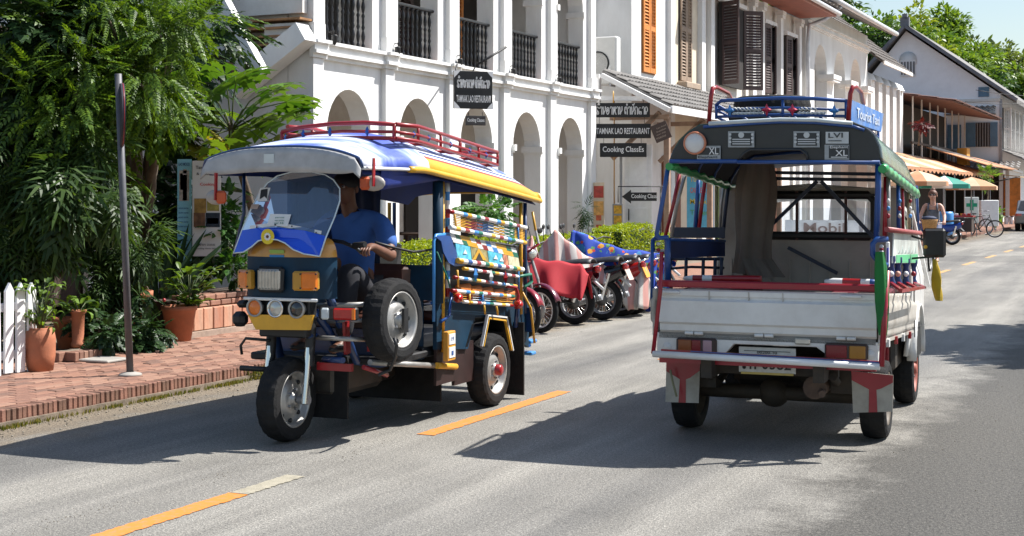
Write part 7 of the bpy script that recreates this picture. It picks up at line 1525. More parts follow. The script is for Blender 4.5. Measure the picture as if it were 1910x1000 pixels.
def motorbike(label, anchor, head, col, front_anchor=False, group='motorbikes parked in a row at the kerb', plate=None, rimmat=CHROME, name='motorbike', mir=True):
    """underbone scooter facing +y; the anchor is the contact point of the rear (or front) wheel; head = yaw of the forward direction"""
    wb = 1.2; Rr = .27
    t = root(name, label, 'motorbike', anchor, head, group); oy = -wb if front_anchor else 0
    def V3(x, y, z): return Vector((x, y + oy, z))
    body = M('bike_body_' + str(col), col, .25, .1, 5, coat=.6)
    spoke_wheel(t, V3(0, 0, Rr), (1, 0, 0), Rr, .062, rimmat if front_anchor else STEEL, 'rear_wheel'); spoke_wheel(t, V3(0, wb, Rr), (1, 0, 0), Rr, .045, rimmat, 'front_wheel', disc=True)
    for s_ in (-1, 1): MB().cyl(V3(s_ * .07, wb, Rr), V3(s_ * .07, wb - .1, .62), .017, n=8).cyl(V3(s_ * .07, wb - .1, .62), V3(s_ * .05, wb - .2, .9), .02, n=8).build('fork_leg', SILVER, t)
    def fend(y0, a0, a1, r_, w_, mt, nm): return MB().grid(lambda a, c: V3((c - .5) * w_, y0 + r_ * math.cos(R(a0 + (a1 - a0) * a)), Rr + r_ * math.sin(R(a0 + (a1 - a0) * a)) + .02 * math.sin(math.pi * c)), 14, 4).build(nm, mt, t, solid=.006)
    fend(wb, 20, 150, Rr + .03, .1, body, 'front_fender'); fend(0, 35, 175, Rr + .04, .12, BLACK, 'rear_fender')
    MB().grid(lambda a, c: V3((a - .5) * .36 * (1 - .25 * c), wb - .33 + .14 * (1 - abs(a - .5) * 2) + .12 * c - .08, .38 + .45 * c), 8, 6).build('leg_shield', body, t, solid=.012)
    MB().grid(lambda a, c: V3(math.cos(2 * math.pi * a) * (.11 - .02 * c), -.28 + .82 * c + .02 * math.sin(6 * a), .66 - .14 * math.sin(math.pi * c) * .8 + math.sin(2 * math.pi * a) * (.08 + .05 * math.sin(math.pi * c))), 14, 10, closeu=True).build('tail_fairing', body, t)
    MB().grid(lambda a, c: V3(math.cos(math.pi * a) * (.12 - .03 * c * c), -.25 + .72 * c, .74 + .05 * math.cos(c * 3) * .6 + .055 * math.sin(math.pi * a)), 12, 12).build('seat', M('seat_black', (.02, .02, .024), .5, .2, 9), t, solid=.02)
    MB().box(V3(0, .5, .33), (.2, .3, .22), bev=.05).cyl(V3(-.12, .5, .3), V3(.14, .5, .3), .09, n=16).build('engine', M('dark_alloy', (.1, .1, .1), .5, .3, 14, metal=.5, dirt=.5), t)
    MB().tube([V3(.0, .55, .5), V3(0, .75, .45), V3(0, wb - .25, .8)], .03).tube([V3(.1, .5, .35), V3(.08, 0, Rr)], .02).tube([V3(-.1, .5, .35), V3(-.08, 0, Rr)], .02).build('frame', BLACK, t)
    MB().tube([V3(.13, .55, .2), V3(.15, .3, .2), V3(.16, .1, .24), V3(.17, -.3, .34)], [.02, .025, .045, .04], 10).build('exhaust', STEEL, t)
    for s_ in (-1, 1): MB().cyl(V3(s_ * .11, -.02, Rr + .02), V3(s_ * .12, -.12, .62), .028, n=10).build('shock_absorber', CHROME, t)
    MB().lathe([(0, .0), (.08, .0), (.075, .03), (0, .04)], V3(-.05, 0, Rr), (-1, 0, 0), 18).build('brake_drum', M('dark_alloy', (.1, .1, .1)), t)
    MB().tube([V3(-.33, wb - .38, .98), V3(-.22, wb - .3, 1.0), V3(0, wb - .24, .95), V3(.22, wb - .3, 1.0), V3(.33, wb - .38, .98)], .013, 8).build('handlebar', BLACK, t)
    MB().ball(V3(0, wb - .19, .93), .11, 14, sc=(1.25, .8, .8)).build('headlamp_cowl', body, t); MB().ball(V3(0, wb - .125, .93), .07, 12, sc=(1.1, .5, .8)).build('headlight', CLR, t)
    for s_ in (-1, 1) if mir else (): MB().tube([V3(s_ * .22, wb - .3, 1.0), V3(s_ * .28, wb - .28, 1.18)], .006, 5).ball(V3(s_ * .3, wb - .27, 1.2), .055, 10, sc=(1, .25, .7)).build('mirror', BLACK, t)
    MB().ball(V3(0, -.31, .7), .06, 10, sc=(1.3, .7, .8)).build('tail_light', REDL, t)
    MB().tube([V3(0, -.2, .6), V3(0, -.38, .45)], .02, 6).build('plate_bracket', M('pale_plastic', (.6, .6, .6), .5), t)
    if plate: MB().box(V3(.0, -.36, .6), (.2, .008, .15), rot=Matrix.Rotation(R(-25), 3, 'X')).build('number_plate', plate, t)
    MB().tube([V3(-.14, .45, .22), V3(-.28, .4, .02)], .012).build('side_stand', STEEL, t)
    MB().tube([V3(-.11, -.28, .74), V3(0, -.38, .78), V3(.11, -.28, .74)], .012).build('grab_rail', CHROME, t)
    return t
HV = 90 - 25.3     # facing the kerb: forward = -R
def gz(px, py): return GP(px, py)
motorbike('dark red motorbike facing the road, its white rimmed front wheel behind the three wheeler', GP(1008, 621), HV + 180 - 17, (.12, .01, .03), True, rimmat=WHT)
motorbike('motorbike facing the road with front wheel partly hidden by the rear of the three wheeler', GP(976, 631), HV + 180 - 19, (.25, .01, .02), True, rimmat=CHROME)
motorbike('black seated motorbike under the red cloth', GP(1072, 605), HV + 2, (.08, .008, .015), mir=False)
motorbike('black motorbike just right of the red cloth with a pale number plate', GP(1124, 597), HV + 4, (.02, .02, .022), plate=M('pale_plate', (.6, .45, .38), .5))
motorbike('red tailed motorbike with an orange number plate', GP(1158, 590), HV + 3, (.4, .015, .015), plate=M('orange_plate', (.7, .3, .03), .5))
motorbike('motorbike under the pale pink and grey cloth', GP(1192, 581), HV + 2, (.15, .15, .16), mir=False)
motorbike('motorbike farthest along the kerb under the blue floral cloth', GP(1222, 570), HV + 1, (.01, .03, .2), mir=False)
motorbike('motorbike behind the row, its mirror poking out of the pale striped cloth', GP(1030, 600) + Vector((.0, 1.5, 0)), HV + 5, (.2, .02, .02), True)
def drape(label, pts, hw, drop, mat, seed=1, name='motorbike_cover', fold=.05, ax=None):
    """cloth thrown over a ridge line; hangs down both sides with folds"""
    o0 = Vector(pts[0]); o0.z = 0; n = len(pts); rr = random.Random(seed); ph = rr.uniform(0, 6)
    def rg(f): f *= n - 1; i = min(n - 2, int(f)); return Vector(pts[i]).lerp(Vector(pts[i + 1]), f - i)
    def val(l, f):
        if not isinstance(l, (list, tuple)): return l
        f *= len(l) - 1; i = min(len(l) - 2, int(f)); return l[i] * (1 - f + i) + l[i + 1] * (f - i)
    dirp = Vector((SV[0], SV[1], 0)) if ax is None else Vector(ax)
    def fn(a, c):
        s_ = (c - .5) * 2; p = rg(a); h_ = val(hw, a); d_ = val(drop, a); fo = math.sin(a * 17 + ph + s_ * 1.5) * fold * abs(s_) + math.sin(a * 31 + s_ * 4) * fold * .4 * abs(s_)
        z = p.z - d_ * abs(s_) ** 1.15 + .012 * math.sin(a * 25); return p - o0 + dirp * (s_ * h_ * (1 - .15 * abs(s_)) + fo * math.copysign(1, s_)) + Vector((0, 0, z - p.z))
    o = MB().grid(fn, 40, 20).build(name, mat, None, solid=.006); o.location = o0; return tag(o, label, 'cover', 'cloth covers thrown over the motorbikes')
def clothmat(name, base, spots=(), bands=None, rough=.8):
    m, nt, b = newmat(name); L = nt.links; tc = N(nt, 'ShaderNodeTexCoord'); co = tc.outputs['Object']; c = mixc(nt, noise(nt, 5, 4, co).outputs[0], tuple(x * .8 for x in base), tuple(min(1, x * 1.2) for x in base))
    for k, (col, sc, th_) in enumerate(spots):
        mpn = N(nt, 'ShaderNodeMapping'); mpn.inputs['Location'].default_value = (k * 1.3, k * 2.1, k * .7); L.new(co, mpn.inputs[0]); v = N(nt, 'ShaderNodeTexVoronoi'); v.inputs['Scale'].default_value = sc; v.inputs['Randomness'].default_value = .8; L.new(mpn.outputs[0], v.inputs['Vector'])
        nz = noise(nt, sc * 5, 2, co); f = mp(nt, 'LESS_THAN', mp(nt, 'ADD', v.outputs[0], mp(nt, 'MULTIPLY_ADD', nz.outputs[0], .25, -.12)), th_); c = mixc(nt, f, c, col)
    if bands:
        w = N(nt, 'ShaderNodeTexWave'); w.inputs['Scale'].default_value = bands[1]; w.inputs['Distortion'].default_value = 3; w.inputs['Detail'].default_value = 2; L.new(co, w.inputs['Vector']); c = mixc(nt, ramp(nt, w.outputs[0], [(.5, (0, 0, 0)), (.7, (1, 1, 1))]), c, bands[0])
    L.new(c, b.inputs['Base Color']); b.inputs['Roughness'].default_value = rough; _M[name] = m; return m
C_RED = clothmat('red_cloth', (.38, .012, .022)); C_PINK = clothmat('pale_striped_cloth', (.55, .5, .46), bands=((.5, .25, .22), 2.2)); C_FLO = clothmat('floral_cloth', (.01, .05, .35), (((.03, .2, .42), 4.5, .4), ((.08, .25, .08), 9, .26), ((.65, .32, .03), 7.5, .3), ((.55, .05, .02), 7.5, .16))); C_GP = clothmat('grey_pink_cloth', (.5, .46, .42), bands=((.6, .3, .26), 1.6)); C_BL = clothmat('navy_cloth', (.01, .03, .22))
def wp_(px, py, Yd): return W(px, py, Yd)
drape('red cloth stretched over the nearest covered motorbike', [wp_(960, 470, 17.8), wp_(985, 480, 17.75), wp_(1030, 487, 17.7), wp_(1082, 492, 17.65), wp_(1098, 512, 17.6)], [.2, .26, .3, .28, .2], [.25, .3, .34, .42, .3], C_RED, 2)
drape('pale striped cloth peaked over a mirror behind the red cloth', [wp_(1008, 462, 18.6), wp_(1035, 428, 18.6), wp_(1060, 450, 18.6), wp_(1095, 478, 18.5), wp_(1140, 500, 18.5)], [.2, .12, .2, .25, .2], [.35, .5, .35, .3, .2], C_PINK, 5)
drape('pale cloth over handlebars right behind the three wheeler', [wp_(960, 470, 18), wp_(992, 440, 18), wp_(1003, 470, 18)], [.15, .12, .15], [.3, .4, .3], C_PINK, 6)
drape('blue floral cloth rising to a peak on its left', [wp_(1066, 432, 19.4), wp_(1076, 430, 19.4), wp_(1110, 447, 19.4), wp_(1150, 462, 19.3), wp_(1190, 468, 19.3), wp_(1230, 472, 19.3)], [.1, .16, .24, .28, .3, .3], [.35, .4, .38, .35, .4, .5], C_FLO, 7)
drape('grey and pink cloth hanging low over the back of a motorbike', [wp_(1135, 487, 19.3), wp_(1160, 478, 19.2), wp_(1185, 473, 19.1), wp_(1200, 490, 19.0), wp_(1214, 525, 18.95)], [.2, .25, .28, .25, .16], [.35, .4, .75, .6, .35], C_GP, 8, fold=.06)
drape('navy cloth hanging to the road behind the pickup corner', [wp_(1205, 482, 20.0), wp_(1222, 480, 19.9), wp_(1240, 490, 19.8)], [.2, .3, .25], [.6, .75, .6], C_BL, 9)
# ---- hanging signs at the porch
def board(name, label, cat, c, right, w, h, th=.04, mat=BLACKW, group=None, texts=()):
    t = root(name, label, cat, c, 0, group); m3 = orient(right, (0, 0, 1)); MB().box((0, 0, 0), (w, h, th), rot=m3, bev=.006).build('board', mat, t); nrm = Vector(right).normalized().cross(Vector((0, 0, 1)))
    for body, dx, dz, ww, hh in texts:
        c2 = Vector(right).normalized() * dx * w + Vector((0, 0, dz * h)) + nrm * (th / 2 + .004)
        (lao if body is LAO_TXT else lettering)(body, ww * w, hh * h, WPAINT, t, c2, right, (0, 0, 1))
    return t, nrm
SIGN = M('sign_black', (.012, .011, .012), .45, .2, 8)
u_s = 28.85; Ys = SP(u_s, -10.7).y
def sb_(x0, y0, x1, y1, name, label, texts):
    c = W((x0 + x1) / 2, (y0 + y1) / 2, Ys); return board(name, label, 'sign', c, (1, -.03, 0), (x1 - x0) / FPX * Ys, (y1 - y0) / FPX * Ys, texts=texts, mat=SIGN, group='black hanging signs under the porch truss')
s1 = sb_(1109, 192, 1212, 219, 'hanging_sign', 'topmost black hanging board with white Lao script', [(LAO_TXT, 0, 0, .95, .62)])
s2 = sb_(1110, 231, 1214, 258, 'hanging_sign', 'black hanging board reading TAMNAK LAO RESTAURANT', [('TAMNAK LAO RESTAURANT', 0, 0, .95, .42)])
s3 = sb_(1119, 267, 1206, 293, 'hanging_sign', 'black hanging board reading Cooking ClassEs, lowest of three', [('Cooking ClassEs', 0, 0, .88, .52)])
for (t, _), xs, ya, yb in ((s1, (1120, 1200), 175, 194), (s2, (1118, 1202), 219, 232), (s3, (1126, 1196), 258, 268)):
    for k, x_ in enumerate(xs):
        A_, C_ = W(x_, ya, Ys) - t.location, W(x_, yb, Ys) - t.location; MB().tube([A_.lerp(C_, i / 8) + Vector((.006 * (-1) ** i, 0, 0)) for i in range(9)], .005, 5).build('chain', BLACK, t)
MB().tube([W(1144, 170, Ys) - s1[0].location, W(1144, 192, Ys) - s1[0].location], .012).build('hanger', YEL, s1[0])
c = W(1233, 246, Ys - .3); t, _ = board('menu_sign', 'brown menu board tilted on the porch bracket beside the black signs', 'sign', c, (1, .1, .42), .36, .38, mat=M('brown_sign', (.07, .045, .035), .6)); 
for k in range(4): lettering(('Lao food', 'breakfast', 'open daily', 'menu')[k], .22, .035, M('tan_ink', (.35, .28, .22), .6), t, (.0 + .0, -.03, .11 - k * .075), (1, .1, .42), (0, 0, 1))
# arrow sign
c = W(1196, 367, Ys - .6); Yd = Ys - .6; t = root('arrow_sign', 'black arrow sign pointing left reading Cooking Class on a thin frame', 'sign', c)
def al(px, py, d=0): p = W(px, py, Yd) - c; return p + Vector((0, d, 0))
P_ = [al(*q) for q in ((1160, 367), (1177, 354), (1177, 359), (1225, 359), (1225, 375), (1177, 375), (1177, 380))]
MB().add(P_ + [p + Vector((0, .02, 0)) for p in P_], [tuple(range(7)), tuple(range(13, 6, -1))] + [(i, (i + 1) % 7, 7 + (i + 1) % 7, 7 + i) for i in range(7)]).build('arrow_board', SIGN, t)
lettering('Cooking Class', 47 / FPX * Yd, 10 / FPX * Yd, WPAINT, t, al(1201, 367, -.012), (1, 0, 0), (0, 0, 1))
MB().tube([al(1153, 378), al(1153, 348), al(1240, 348)], .012).build('frame', BLACK, t); MB().tube([al(1232, 348), Vector((al(1232, 348).x, 0, -c.z + .13))], .014).build('post', BLACK, t)
# restaurant sign with bracket, perpendicular to the facade
u_b = 21.72 + .05; pb_ = SP(u_b, -11.35); Yb = 23.6
c = W(882, 168, Yb); rgt = Vector((.93, .36, 0)).normalized(); w_ = 70 / FPX * Yb / .93; h_ = 70 / FPX * Yb
t, nr = board('restaurant_sign', 'large black hanging sign with white corner ornaments and the restaurant name in two scripts', 'sign', c, rgt, w_, h_, .07, mat=SIGN)
lao(LAO_TXT, w_ * .86, h_ * .24, WPAINT, t, nr * .045 + Vector((0, 0, h_ * .17)), rgt, (0, 0, 1), .13); lettering('TAMNAK LAO RESTAURANT', w_ * .9, h_ * .19, WPAINT, t, nr * .045 + Vector((0, 0, -h_ * .24)), rgt, (0, 0, 1))
for sx_ in (-1, 1):
    for sz_ in (-1, 1):
        q = rgt * sx_ * w_ * .44 + Vector((0, 0, sz_ * h_ * .42)) + nr * .042; MB().add([q + rgt * sx_ * .05 + Vector((0, 0, sz_ * .05)), q - rgt * sx_ * .06 + Vector((0, 0, sz_ * .05)), q - rgt * sx_ * .02, q + Vector((0, 0, 0)) - Vector((0, 0, sz_ * .02)), q + rgt * sx_ * .05 - Vector((0, 0, sz_ * .07))], [(0, 1, 2, 3, 4)]).build('corner_ornament', WPAINT, t)
MB().tube([W(944, 88, Yb + .35) - c, W(888, 122, Yb) - c], .02, 8).build('bracket_rod', BLACK, t); MB().tube([W(888, 122, Yb) - c, Vector((0, 0, h_ / 2))], .01).build('hook', BLACK, t)
MB().tube([rgt * -w_ * .45 + Vector((0, 0, h_ * .5)), SP(21.9, BV + .1, zof(118, 21.9, BV)) - c], .015).build('wall_arm', BLACK, t)
c = W(887, 225, Yb); t2, nr = board('small_hanging_sign', 'small dark sign reading Cooking Classes below the large restaurant sign', 'sign', c, rgt, 37 / FPX * Yb / .93, 18 / FPX * Yb, .03, mat=M('grey_sign', (.05, .045, .045), .5), texts=[('Cooking Classes', 0, 0, .85, .5)])
for k in (-1, 1): MB().tube([rgt * k * .12 + Vector((0, 0, .08)), rgt * k * .12 + Vector((0, 0, .14))], .005, 5).build('chain', BLACK, t2)
# posters, menu stands at the foot of the wall
q = SP(28.35, -11.3, 1.35); t = root('wall_poster', 'narrow orange and cream poster on the last restaurant pilaster', 'poster', q, SR); MB().box((.02, -.16, 0), (.25, .01, 1.1)).build('sheet', M('cream_sheet', (.62, .5, .36), .6), t)
for dz, hh, cc in ((.35, .25, (.45, .06, .04)), (.0, .3, (.7, .36, .1)), (-.2, .12, (.6, .12, .05)), (-.4, .1, (.5, .1, .05))): MB().box((.02, -.168, dz), (.22 if hh > .2 else .12, .004, hh)).build('printed_panel', M('pp' + str(cc), cc, .6, .3, 14), t)
q = W(1152, 410, Ys - .1); t = root('menu_stand', 'tall menu stand with yellow photographs at the recessed wall', 'menu stand', q, 0); MB().box((0, 0, 0), (.22, .03, .68), bev=.005).build('board', STEEL, t)
for k in range(3): MB().box((0, -.02, .22 - k * .22), (.17, .008, .18)).build('photo', M('food_photo', (.65, .35, .03), .5, .5, 14), t)
MB().tube([(-.03, .6, .3), (-.03, .6, 2.6)], .015).build('orange_conduit', M('orange_conduit', (.6, .35, .15), .6), t)
q = SP(33.1, -10.6, 1.6); t = root('tour_banner', 'blue travel banner with red heading and yellow lines seen through the pickup', 'banner', q, 0)
MB().box((0, 0, .0), (.65, .03, 1.7)).build('sheet', M('banner_blue', (.1, .42, .62), .5), t); MB().box((0, -.02, .72), (.65, .01, .28)).build('heading', RED, t)
for k, (tx, cc) in enumerate((('Tour Info', (.75, .5, .05)), ('CAR RENTAL', (.6, .12, .12)), ('Minibus', (.6, .5, .05)), ('Tickets', (.1, .4, .2)))): lettering(tx, .5, .13, M('bl%d' % k, cc, .5), t, (0, -.02, .42 - k * .27), (1, 0, 0), (0, 0, 1))
q = SP(35, -9.9, .13); t = root('plastic_table', 'pale terrace table under the porch seen through the pickup', 'table', q, SR); MB().box((0, 0, .74), (.8, 1.4, .04), bev=.01).build('tabletop', M('peach_top', (.6, .42, .3), .5), t)
for a in (-.35, .35):
    for b_ in (-.6, .6): MB().cyl((a, b_, 0), (a, b_, .72), .02).build('leg', WPAINT, t)
for k in range(3):
    t = root('wooden_stool', 'brown wooden stool beside the pale terrace table, %s' % ('nearest the road', 'in the middle', 'nearest the wall')[k], 'stool', SP(33.6 + k * .9, -9.3 - k * .4, .13), SR, 'stools under the porch'); MB().box((0, 0, .46), (.35, .35, .04), bev=.01).build('seat', SHUT_O, t)
    for a in (-.14, .14):
        for b_ in (-.14, .14): MB().cyl((a, b_, 0), (a, b_, .45), .018).build('leg', SHUT_O, t)
# ---- far end of the street
def bicycle(label, base, rz, col, name='bicycle', s=1.0, group=None):
    t = root(name, label, 'bicycle', base, rz, group); Rr = .34
    spoke_wheel(t, (0, 0, Rr), (1, 0, 0), Rr, .032, STEEL, 'rear_wheel', 16); spoke_wheel(t, (0, 1.05, Rr), (1, 0, 0), Rr, .032, STEEL, 'front_wheel', 16)
    m_ = M('bike_frame' + str(col), col, .35, coat=.4); bb_ = (0, .45, .3); seat = (0, .28, .78); hd_ = (0, .85, .82)
    mb = MB()
    for a, c in ((bb_, seat), (bb_, hd_), (seat, (0, .82, .88)), ((0, 0, Rr), bb_), ((0, 0, Rr), (0, .3, .7)), (hd_, (0, 1.05, Rr)), ((0, .83, .9), hd_)): mb.tube([a, c], .018, 6)
    mb.build('frame', m_, t); MB().tube([(0, .28, .75), (0, .26, .9)], .014).build('seat_post', STEEL, t); MB().box((0, .24, .92), (.14, .25, .05), bev=.02).build('saddle', BLACK, t, bevel=.01)
    MB().tube([(-.28, .68, 1.02), (-.2, .8, 1.03), (0, .83, 1.0), (.2, .8, 1.03), (.28, .68, 1.02)], .012).build('handlebar', STEEL, t); MB().lathe([(.09, -.01), (.095, .01)], bb_, (1, 0, 0), 16).tube([(-.08, .45, .3), (-.08, .6, .22)], .01).tube([(.08, .45, .3), (.08, .3, .38)], .01).build('crank', BLACK, t)
    return t
hx = W(1741, 364, 31.2); rz0 = 180 - 22; base = Vector((hx.x, 31.2, 0)); fw = Vector((-math.sin(R(rz0)), math.cos(R(rz0)), 0))
bk = bicycle('bicycle with a wicker basket ridden by the woman in sunglasses', base - fw * .28, rz0, (.05, .05, .06))
MB().lathe([(0, 0), (.13, 0), (.17, .22), (.18, .25), (.165, .25), (.12, .03)], (0, 1.12, .86), n=18).build('basket', M('wicker', (.45, .24, .09), .8, .3, 40, bump=.6), bk)
e = MB().ball((0, 0, 0), .15, 12, sc=(1.1, .9, .4)).build('bag', M('navy_bag', (.02, .03, .07), .7)); e.location = base + fw * .84 + Vector((0, 0, 1.13)); tag(e, 'dark blue bag lying in the wicker bicycle basket', 'bag')
Wm = root('person', 'woman with sunglasses and a grey tank top riding a bicycle towards us', 'person', base, rz0)
WS = M('fair_skin', (.55, .3, .22), .5, .06, 9)
J = dict(pelvis=(0, 0, .98), chest=(0, .08, 1.27), neck=(0, .1, 1.47), head=(0, .13, 1.62), sh=[(.17, .09, 1.40), (-.17, .09, 1.40)], el=[(.25, .2, 1.18), (-.25, .2, 1.18)], wr=[(.27, .42, 1.06), (-.27, .42, 1.06)], hip=[(.09, .02, .95), (-.09, .02, .95)], kn=[(.12, .42, .86), (-.12, .38, .66)], an=[(.1, .3, .45), (-.1, .24, .26)],
         hf=[(0, 1, -.2), (0, 1, -.2)], hs=[(1, 0, 0), (1, 0, 0)], ft=[Vector((0, 1, 0)), Vector((0, 1, 0))])
person(Wm, J, WS, M('grey_top', (.13, .14, .17), .8, .2, 12, fine=.3, bscale=40), M('denim_shorts', (.1, .12, .2), .8), M('brown_hair', (.13, .05, .025), .6), sleeves=False, longt=False, shoe=M('tan_shoe', (.3, .2, .12)))
for s_ in (-1, 1): MB().ball((s_ * .034, .225, 1.635), .026, 8, sc=(1.1, .35, .8)).build('sunglasses', BLACK, Wm)
for s_ in (-1, 1): MB().tube([(s_ * .1, .19, 1.28), (s_ * .095, .18, 1.36), (s_ * .09, .12, 1.44), (s_ * .09, .03, 1.42), (s_ * .1, -.03, 1.32)], .022, 8).build('shoulder_strap', M('grey_top', (.13, .14, .17)), Wm)
MB().ball((0, .03, 1.74), .05, 8).build('hair_bun', M('brown_hair', (.13, .05, .025)), Wm)
motorbike('blue seated motorbike parked at the far kerb behind the cyclist', GP(1776, 457), HV + 12, (.01, .05, .3), group='vehicles at the far kerb')
bicycle('black bicycle parked side on at the far kerb', GP(1803, 443) + Vector((0, 0, 0)), -97, (.02, .02, .02), group='vehicles at the far kerb').rotation_euler[2] = R(-100)
bicycle('dark red bicycle parked behind the black bicycle', GP(1800, 440) + Vector((.2, 1.0, 0)), -80, (.15, .01, .01), group='vehicles at the far kerb')
# stalls
def parasol(label, c, rad, h, cols, group='parasols over the pavement stalls'):
    t = root('parasol', label, 'parasol', Vector((c.x, c.y, .13)), 0, group); n = 8; z = c.z - .13
    mb = MB()
    for i in range(n):
        a, b_ = 2 * math.pi * i / n, 2 * math.pi * (i + 1) / n; mi = i % len(cols)
        P = [Vector((math.cos(x) * r_, math.sin(x) * r_, zz)) for x, r_, zz in ((a, rad * .5, z - h * .38), (b_, rad * .5, z - h * .38), (a, rad, z - h), (b_, rad, z - h), (a, rad, z - h - .14), (b_, rad, z - h - .14))]
        mb.add([Vector((0, 0, z))] + P, [(0, 1, 2), (1, 3, 4, 2), (3, 5, 6, 4)], mi)
    mb.build('canopy', cols, t); MB().cyl((0, 0, 0), (0, 0, z), .025).build('pole', STEEL, t)
    rb = MB()
    for i in range(n): a = 2 * math.pi * i / n; rb.tube([(0, 0, z - h * .9), (math.cos(a) * rad * .5, math.sin(a) * rad * .5, z - h * .42)], .01, 4)
    rb.build('ribs', STEEL, t); return t
OC = M('orange_canvas', (.5, .24, .12), .8, .1, 4); PC = M('peach_canvas', (.62, .42, .28), .8, .1, 4); GCV = M('green_canvas', (.01, .22, .16), .7, .1, 4)
parasol('green and white parasol over the pavement stall behind the cyclist', W(1762, 328, 47), .85, .28, [GCV, GCV, WPAINT])
parasol('orange fringed parasol at the street stalls', W(1812, 330, 54), 1.0, .36, [OC, PC])
parasol('pale orange parasol behind the pickup roof', W(1712, 318, 46), 1.0, .36, [PC, OC])
t = sroot('stall_awning', 'long sloping peach and orange awning over the pavement stalls', 'awning', 52, -10.9, .13)
mb = MB()
for k in range(8): mb.add([(-.4, k * 3.2, 3.35), (-.4, k * 3.2 + 3.1, 3.35), (1.9, k * 3.2 + 3.1, 2.55), (1.9, k * 3.2, 2.55)], [(0, 1, 2, 3)], k % 2)
mb.build('canvas', [PC, OC], t, solid=.03)
for k in range(9): MB().cyl((1.8, k * 3.15, 0), (1.8, k * 3.15, 2.55), .03).build('pole', STEEL, t)
mb = MB(); mb.grid(lambda a, c: Vector((1.92, a * 25.6, 2.54 - c * (.12 + .05 * math.sin(a * 160)))), 120, 1); mb.build('fringe', OC, t)
t = sroot('sloping_roof', 'grey sheet roof edge sloping over the far stalls', 'roof', 70, -10.6, .13); MB().bar((-1, 0, 4.0), (2.6, 12, 2.75), .1, .12).build('fascia', STEEL, t); MB().add([(-1.2, 0, 4.0), (2.3, 0, 2.9), (2.3, 13, 2.9), (-1.2, 13, 4.0)], [(0, 1, 2, 3)]).build('sheet', OC, t, solid=.04)
ph = W(1812, 392, 56); t = root('pharmacy_sign', 'white upright sign with a green cross near the parked bicycles', 'sign', ph); MB().box((0, 0, 0), (.56, .06, 1.02), bev=.01).build('board', M('sign_white', (.66, .72, .7), .5), t)
MB().box((0, -.035, .2), (.42, .012, .14)).box((0, -.037, .2), (.14, .016, .42)).build('green_cross', M('cross_green', (.0, .3, .16), .5), t); lettering('Pharmacy', .42, .12, M('cross_green', (0, .3, .16)), t, (0, -.036, -.3), (1, 0, 0), (0, 0, 1)); MB().cyl((-.2, 0, -.5), (-.2, 0, -1.05), .02).cyl((.2, 0, -.5), (.2, 0, -1.05), .02).build('legs', STEEL, t)
q = GP(1762, 430); t = root('blue_barrel', 'blue plastic barrel beside the red stall table', 'barrel', Vector((W(1764, 0, 52).x, 52, .13))); MB().lathe([(0, 0), (.26, 0), (.28, .1), (.28, .8), (.25, .9), (0, .9)], n=20).build('body', LBLUE, t)
t = root('stall_table', 'red topped stall table covered with small goods behind the blue motorbike', 'table', Vector((W(1786, 0, 53).x, 53, .13)), SR); MB().box((0, 0, .72), (1.2, .8, .06)).build('tabletop', RED, t); MB().box((0, 0, .4), (1.1, .7, .5)).build('skirt', DARKWOOD, t)
rr = random.Random(6)
for k in range(8): MB().box((rr.uniform(-.5, .5), rr.uniform(-.3, .3), .79), (.12, .1, .08), bev=.01).build('goods', rr.choice((RED, WHT, YEL)), t)
t = root('planter_box', 'white square planter with a spiky plant near the parked bicycle', 'planter', Vector((W(1842, 0, 60).x, 60, .13))); MB().box((0, 0, .75), (.75, .6, 1.1), bev=.02).build('box', WPAINT, t)
tree('spiky_plant', 'tall cactus like plant growing from the white planter', Vector((W(1842, 0, 60).x, 60, 1.3)), [(Vector((W(1840, 0, 60).x, 60, 2.2)), (.2, .2, .5), 50)], LANCE, L_BRIGHT, .03, 71, scale=1.2, cat='plant')
tree('small_bush', 'small green bush at the foot of the gabled house wall', Vector((W(1857, 0, 62).x, 62, .13)), [(Vector((W(1857, 0, 62).x, 62, .7)), (.3, .3, .35), 90)], OVAL, L_BRIGHT, .02, 72, cat='plant')
t = sroot('cafe_awning', 'small tan awning on thin arms at the right end of the street', 'awning', 78, -8.9, 2.4); MB().add([(-1.5, 0, .55), (1.2, 0, .2), (1.2, 4, .2), (-1.5, 4, .55)], [(0, 1, 2, 3)]).build('canvas', M('tan_canvas', (.55, .38, .2), .8), t, solid=.05); MB().tube([(-1.5, 0, -.4), (1.1, 0, .2)], .03).build('arm', BLACK, t)
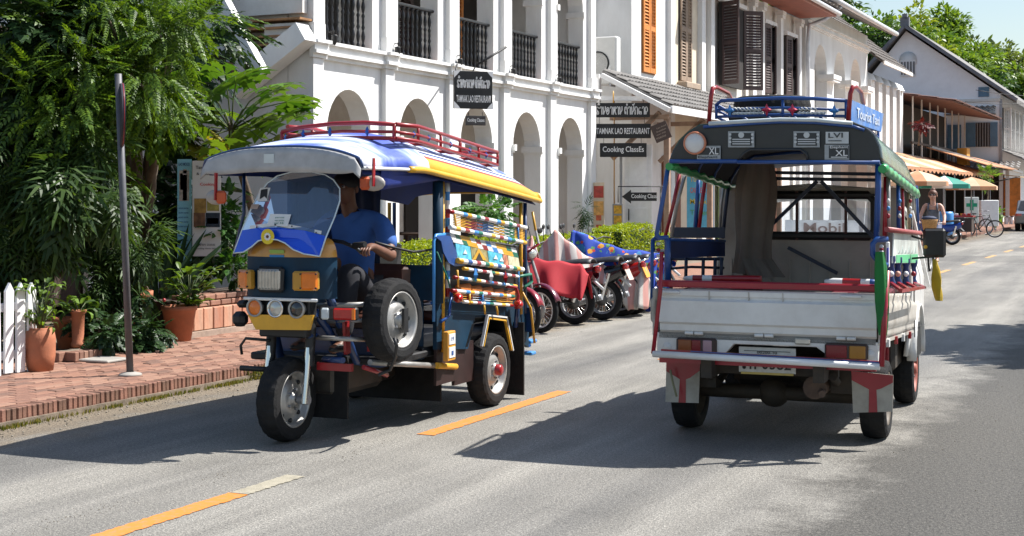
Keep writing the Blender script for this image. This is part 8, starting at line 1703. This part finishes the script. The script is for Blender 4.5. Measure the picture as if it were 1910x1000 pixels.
# small low stools / stones by wall, far right
for k in range(4):
    t = root('low_stool', 'small white stool at the far kerb, %s from the left' % ('first', 'second', 'third', 'fourth')[k], 'stool', Vector((W(1872 + k * 9, 0, 74).x, 74, .13)), 0, 'small stools at the far kerb'); MB().box((0, 0, .4), (.4, .3, .06)).build('seat', WPAINT, t)
    for s_ in (-1, 1): MB().box((s_ * .15, 0, .2), (.06, .28, .38)).build('leg', WPAINT, t)
t = root('parked_car', 'dark silver car parked at the far kerb cut by the right edge of the frame', 'car', Vector((W(1936, 0, 66).x, 66, 0)), SR)
mb = MB(); pr = [(-2.1, .35), (-2.15, .8), (-1.6, .95), (-1.0, 1.4), (.7, 1.42), (1.35, .95), (2.1, .85), (2.15, .35)]
mb.prism(pr, lambda y, z: Vector((.8, y, z)), lambda y, z: Vector((-.8, y, z))).build('body', M('car_silver', (.18, .19, .2), .3, .1, 5, coat=.6, metal=.4), t, bevel=.05)
for s_ in (-1, 1): MB().add([(s_ * .81, -1.4, .97), (s_ * .81, 1.2, .97), (s_ * .76, .65, 1.35), (s_ * .76, -.95, 1.35)], [(0, 1, 2, 3)]).build('side_window', BLACKW, t)
MB().add([(-.7, -1.66, .96), (.7, -1.66, .96), (.65, -1.04, 1.37), (-.65, -1.04, 1.37)], [(0, 1, 2, 3)]).build('rear_window', BLACKW, t)
for x_ in (-.75, .75):
    for y_ in (-1.35, 1.35): MB().lathe([(0, -.1), (.3, -.1), (.31, 0), (.3, .1), (0, .1)], (x_, y_, .31), (1, 0, 0), 20).build('wheel', BLACKR, t)
    MB().box((x_ * .85, -2.14, .75), (.25, .04, .12)).build('tail_light', REDL, t)
# overhead wire
for k, (a, c) in enumerate(((W(1800, 190, 60), W(1990, 185, 62)), (W(1820, 168, 62), W(1990, 176, 64)))):
    o = MB().tube([Vector(a).lerp(Vector(c), i / 12) + Vector((0, 0, -.15 * math.sin(math.pi * i / 12))) - Vector(a) for i in range(13)], .012, 5).build('overhead_wire', BLACK); o.location = a; tag(o, ('upper', 'lower')[1 - k] + ' thin overhead wire crossing before the gabled house', 'wire')
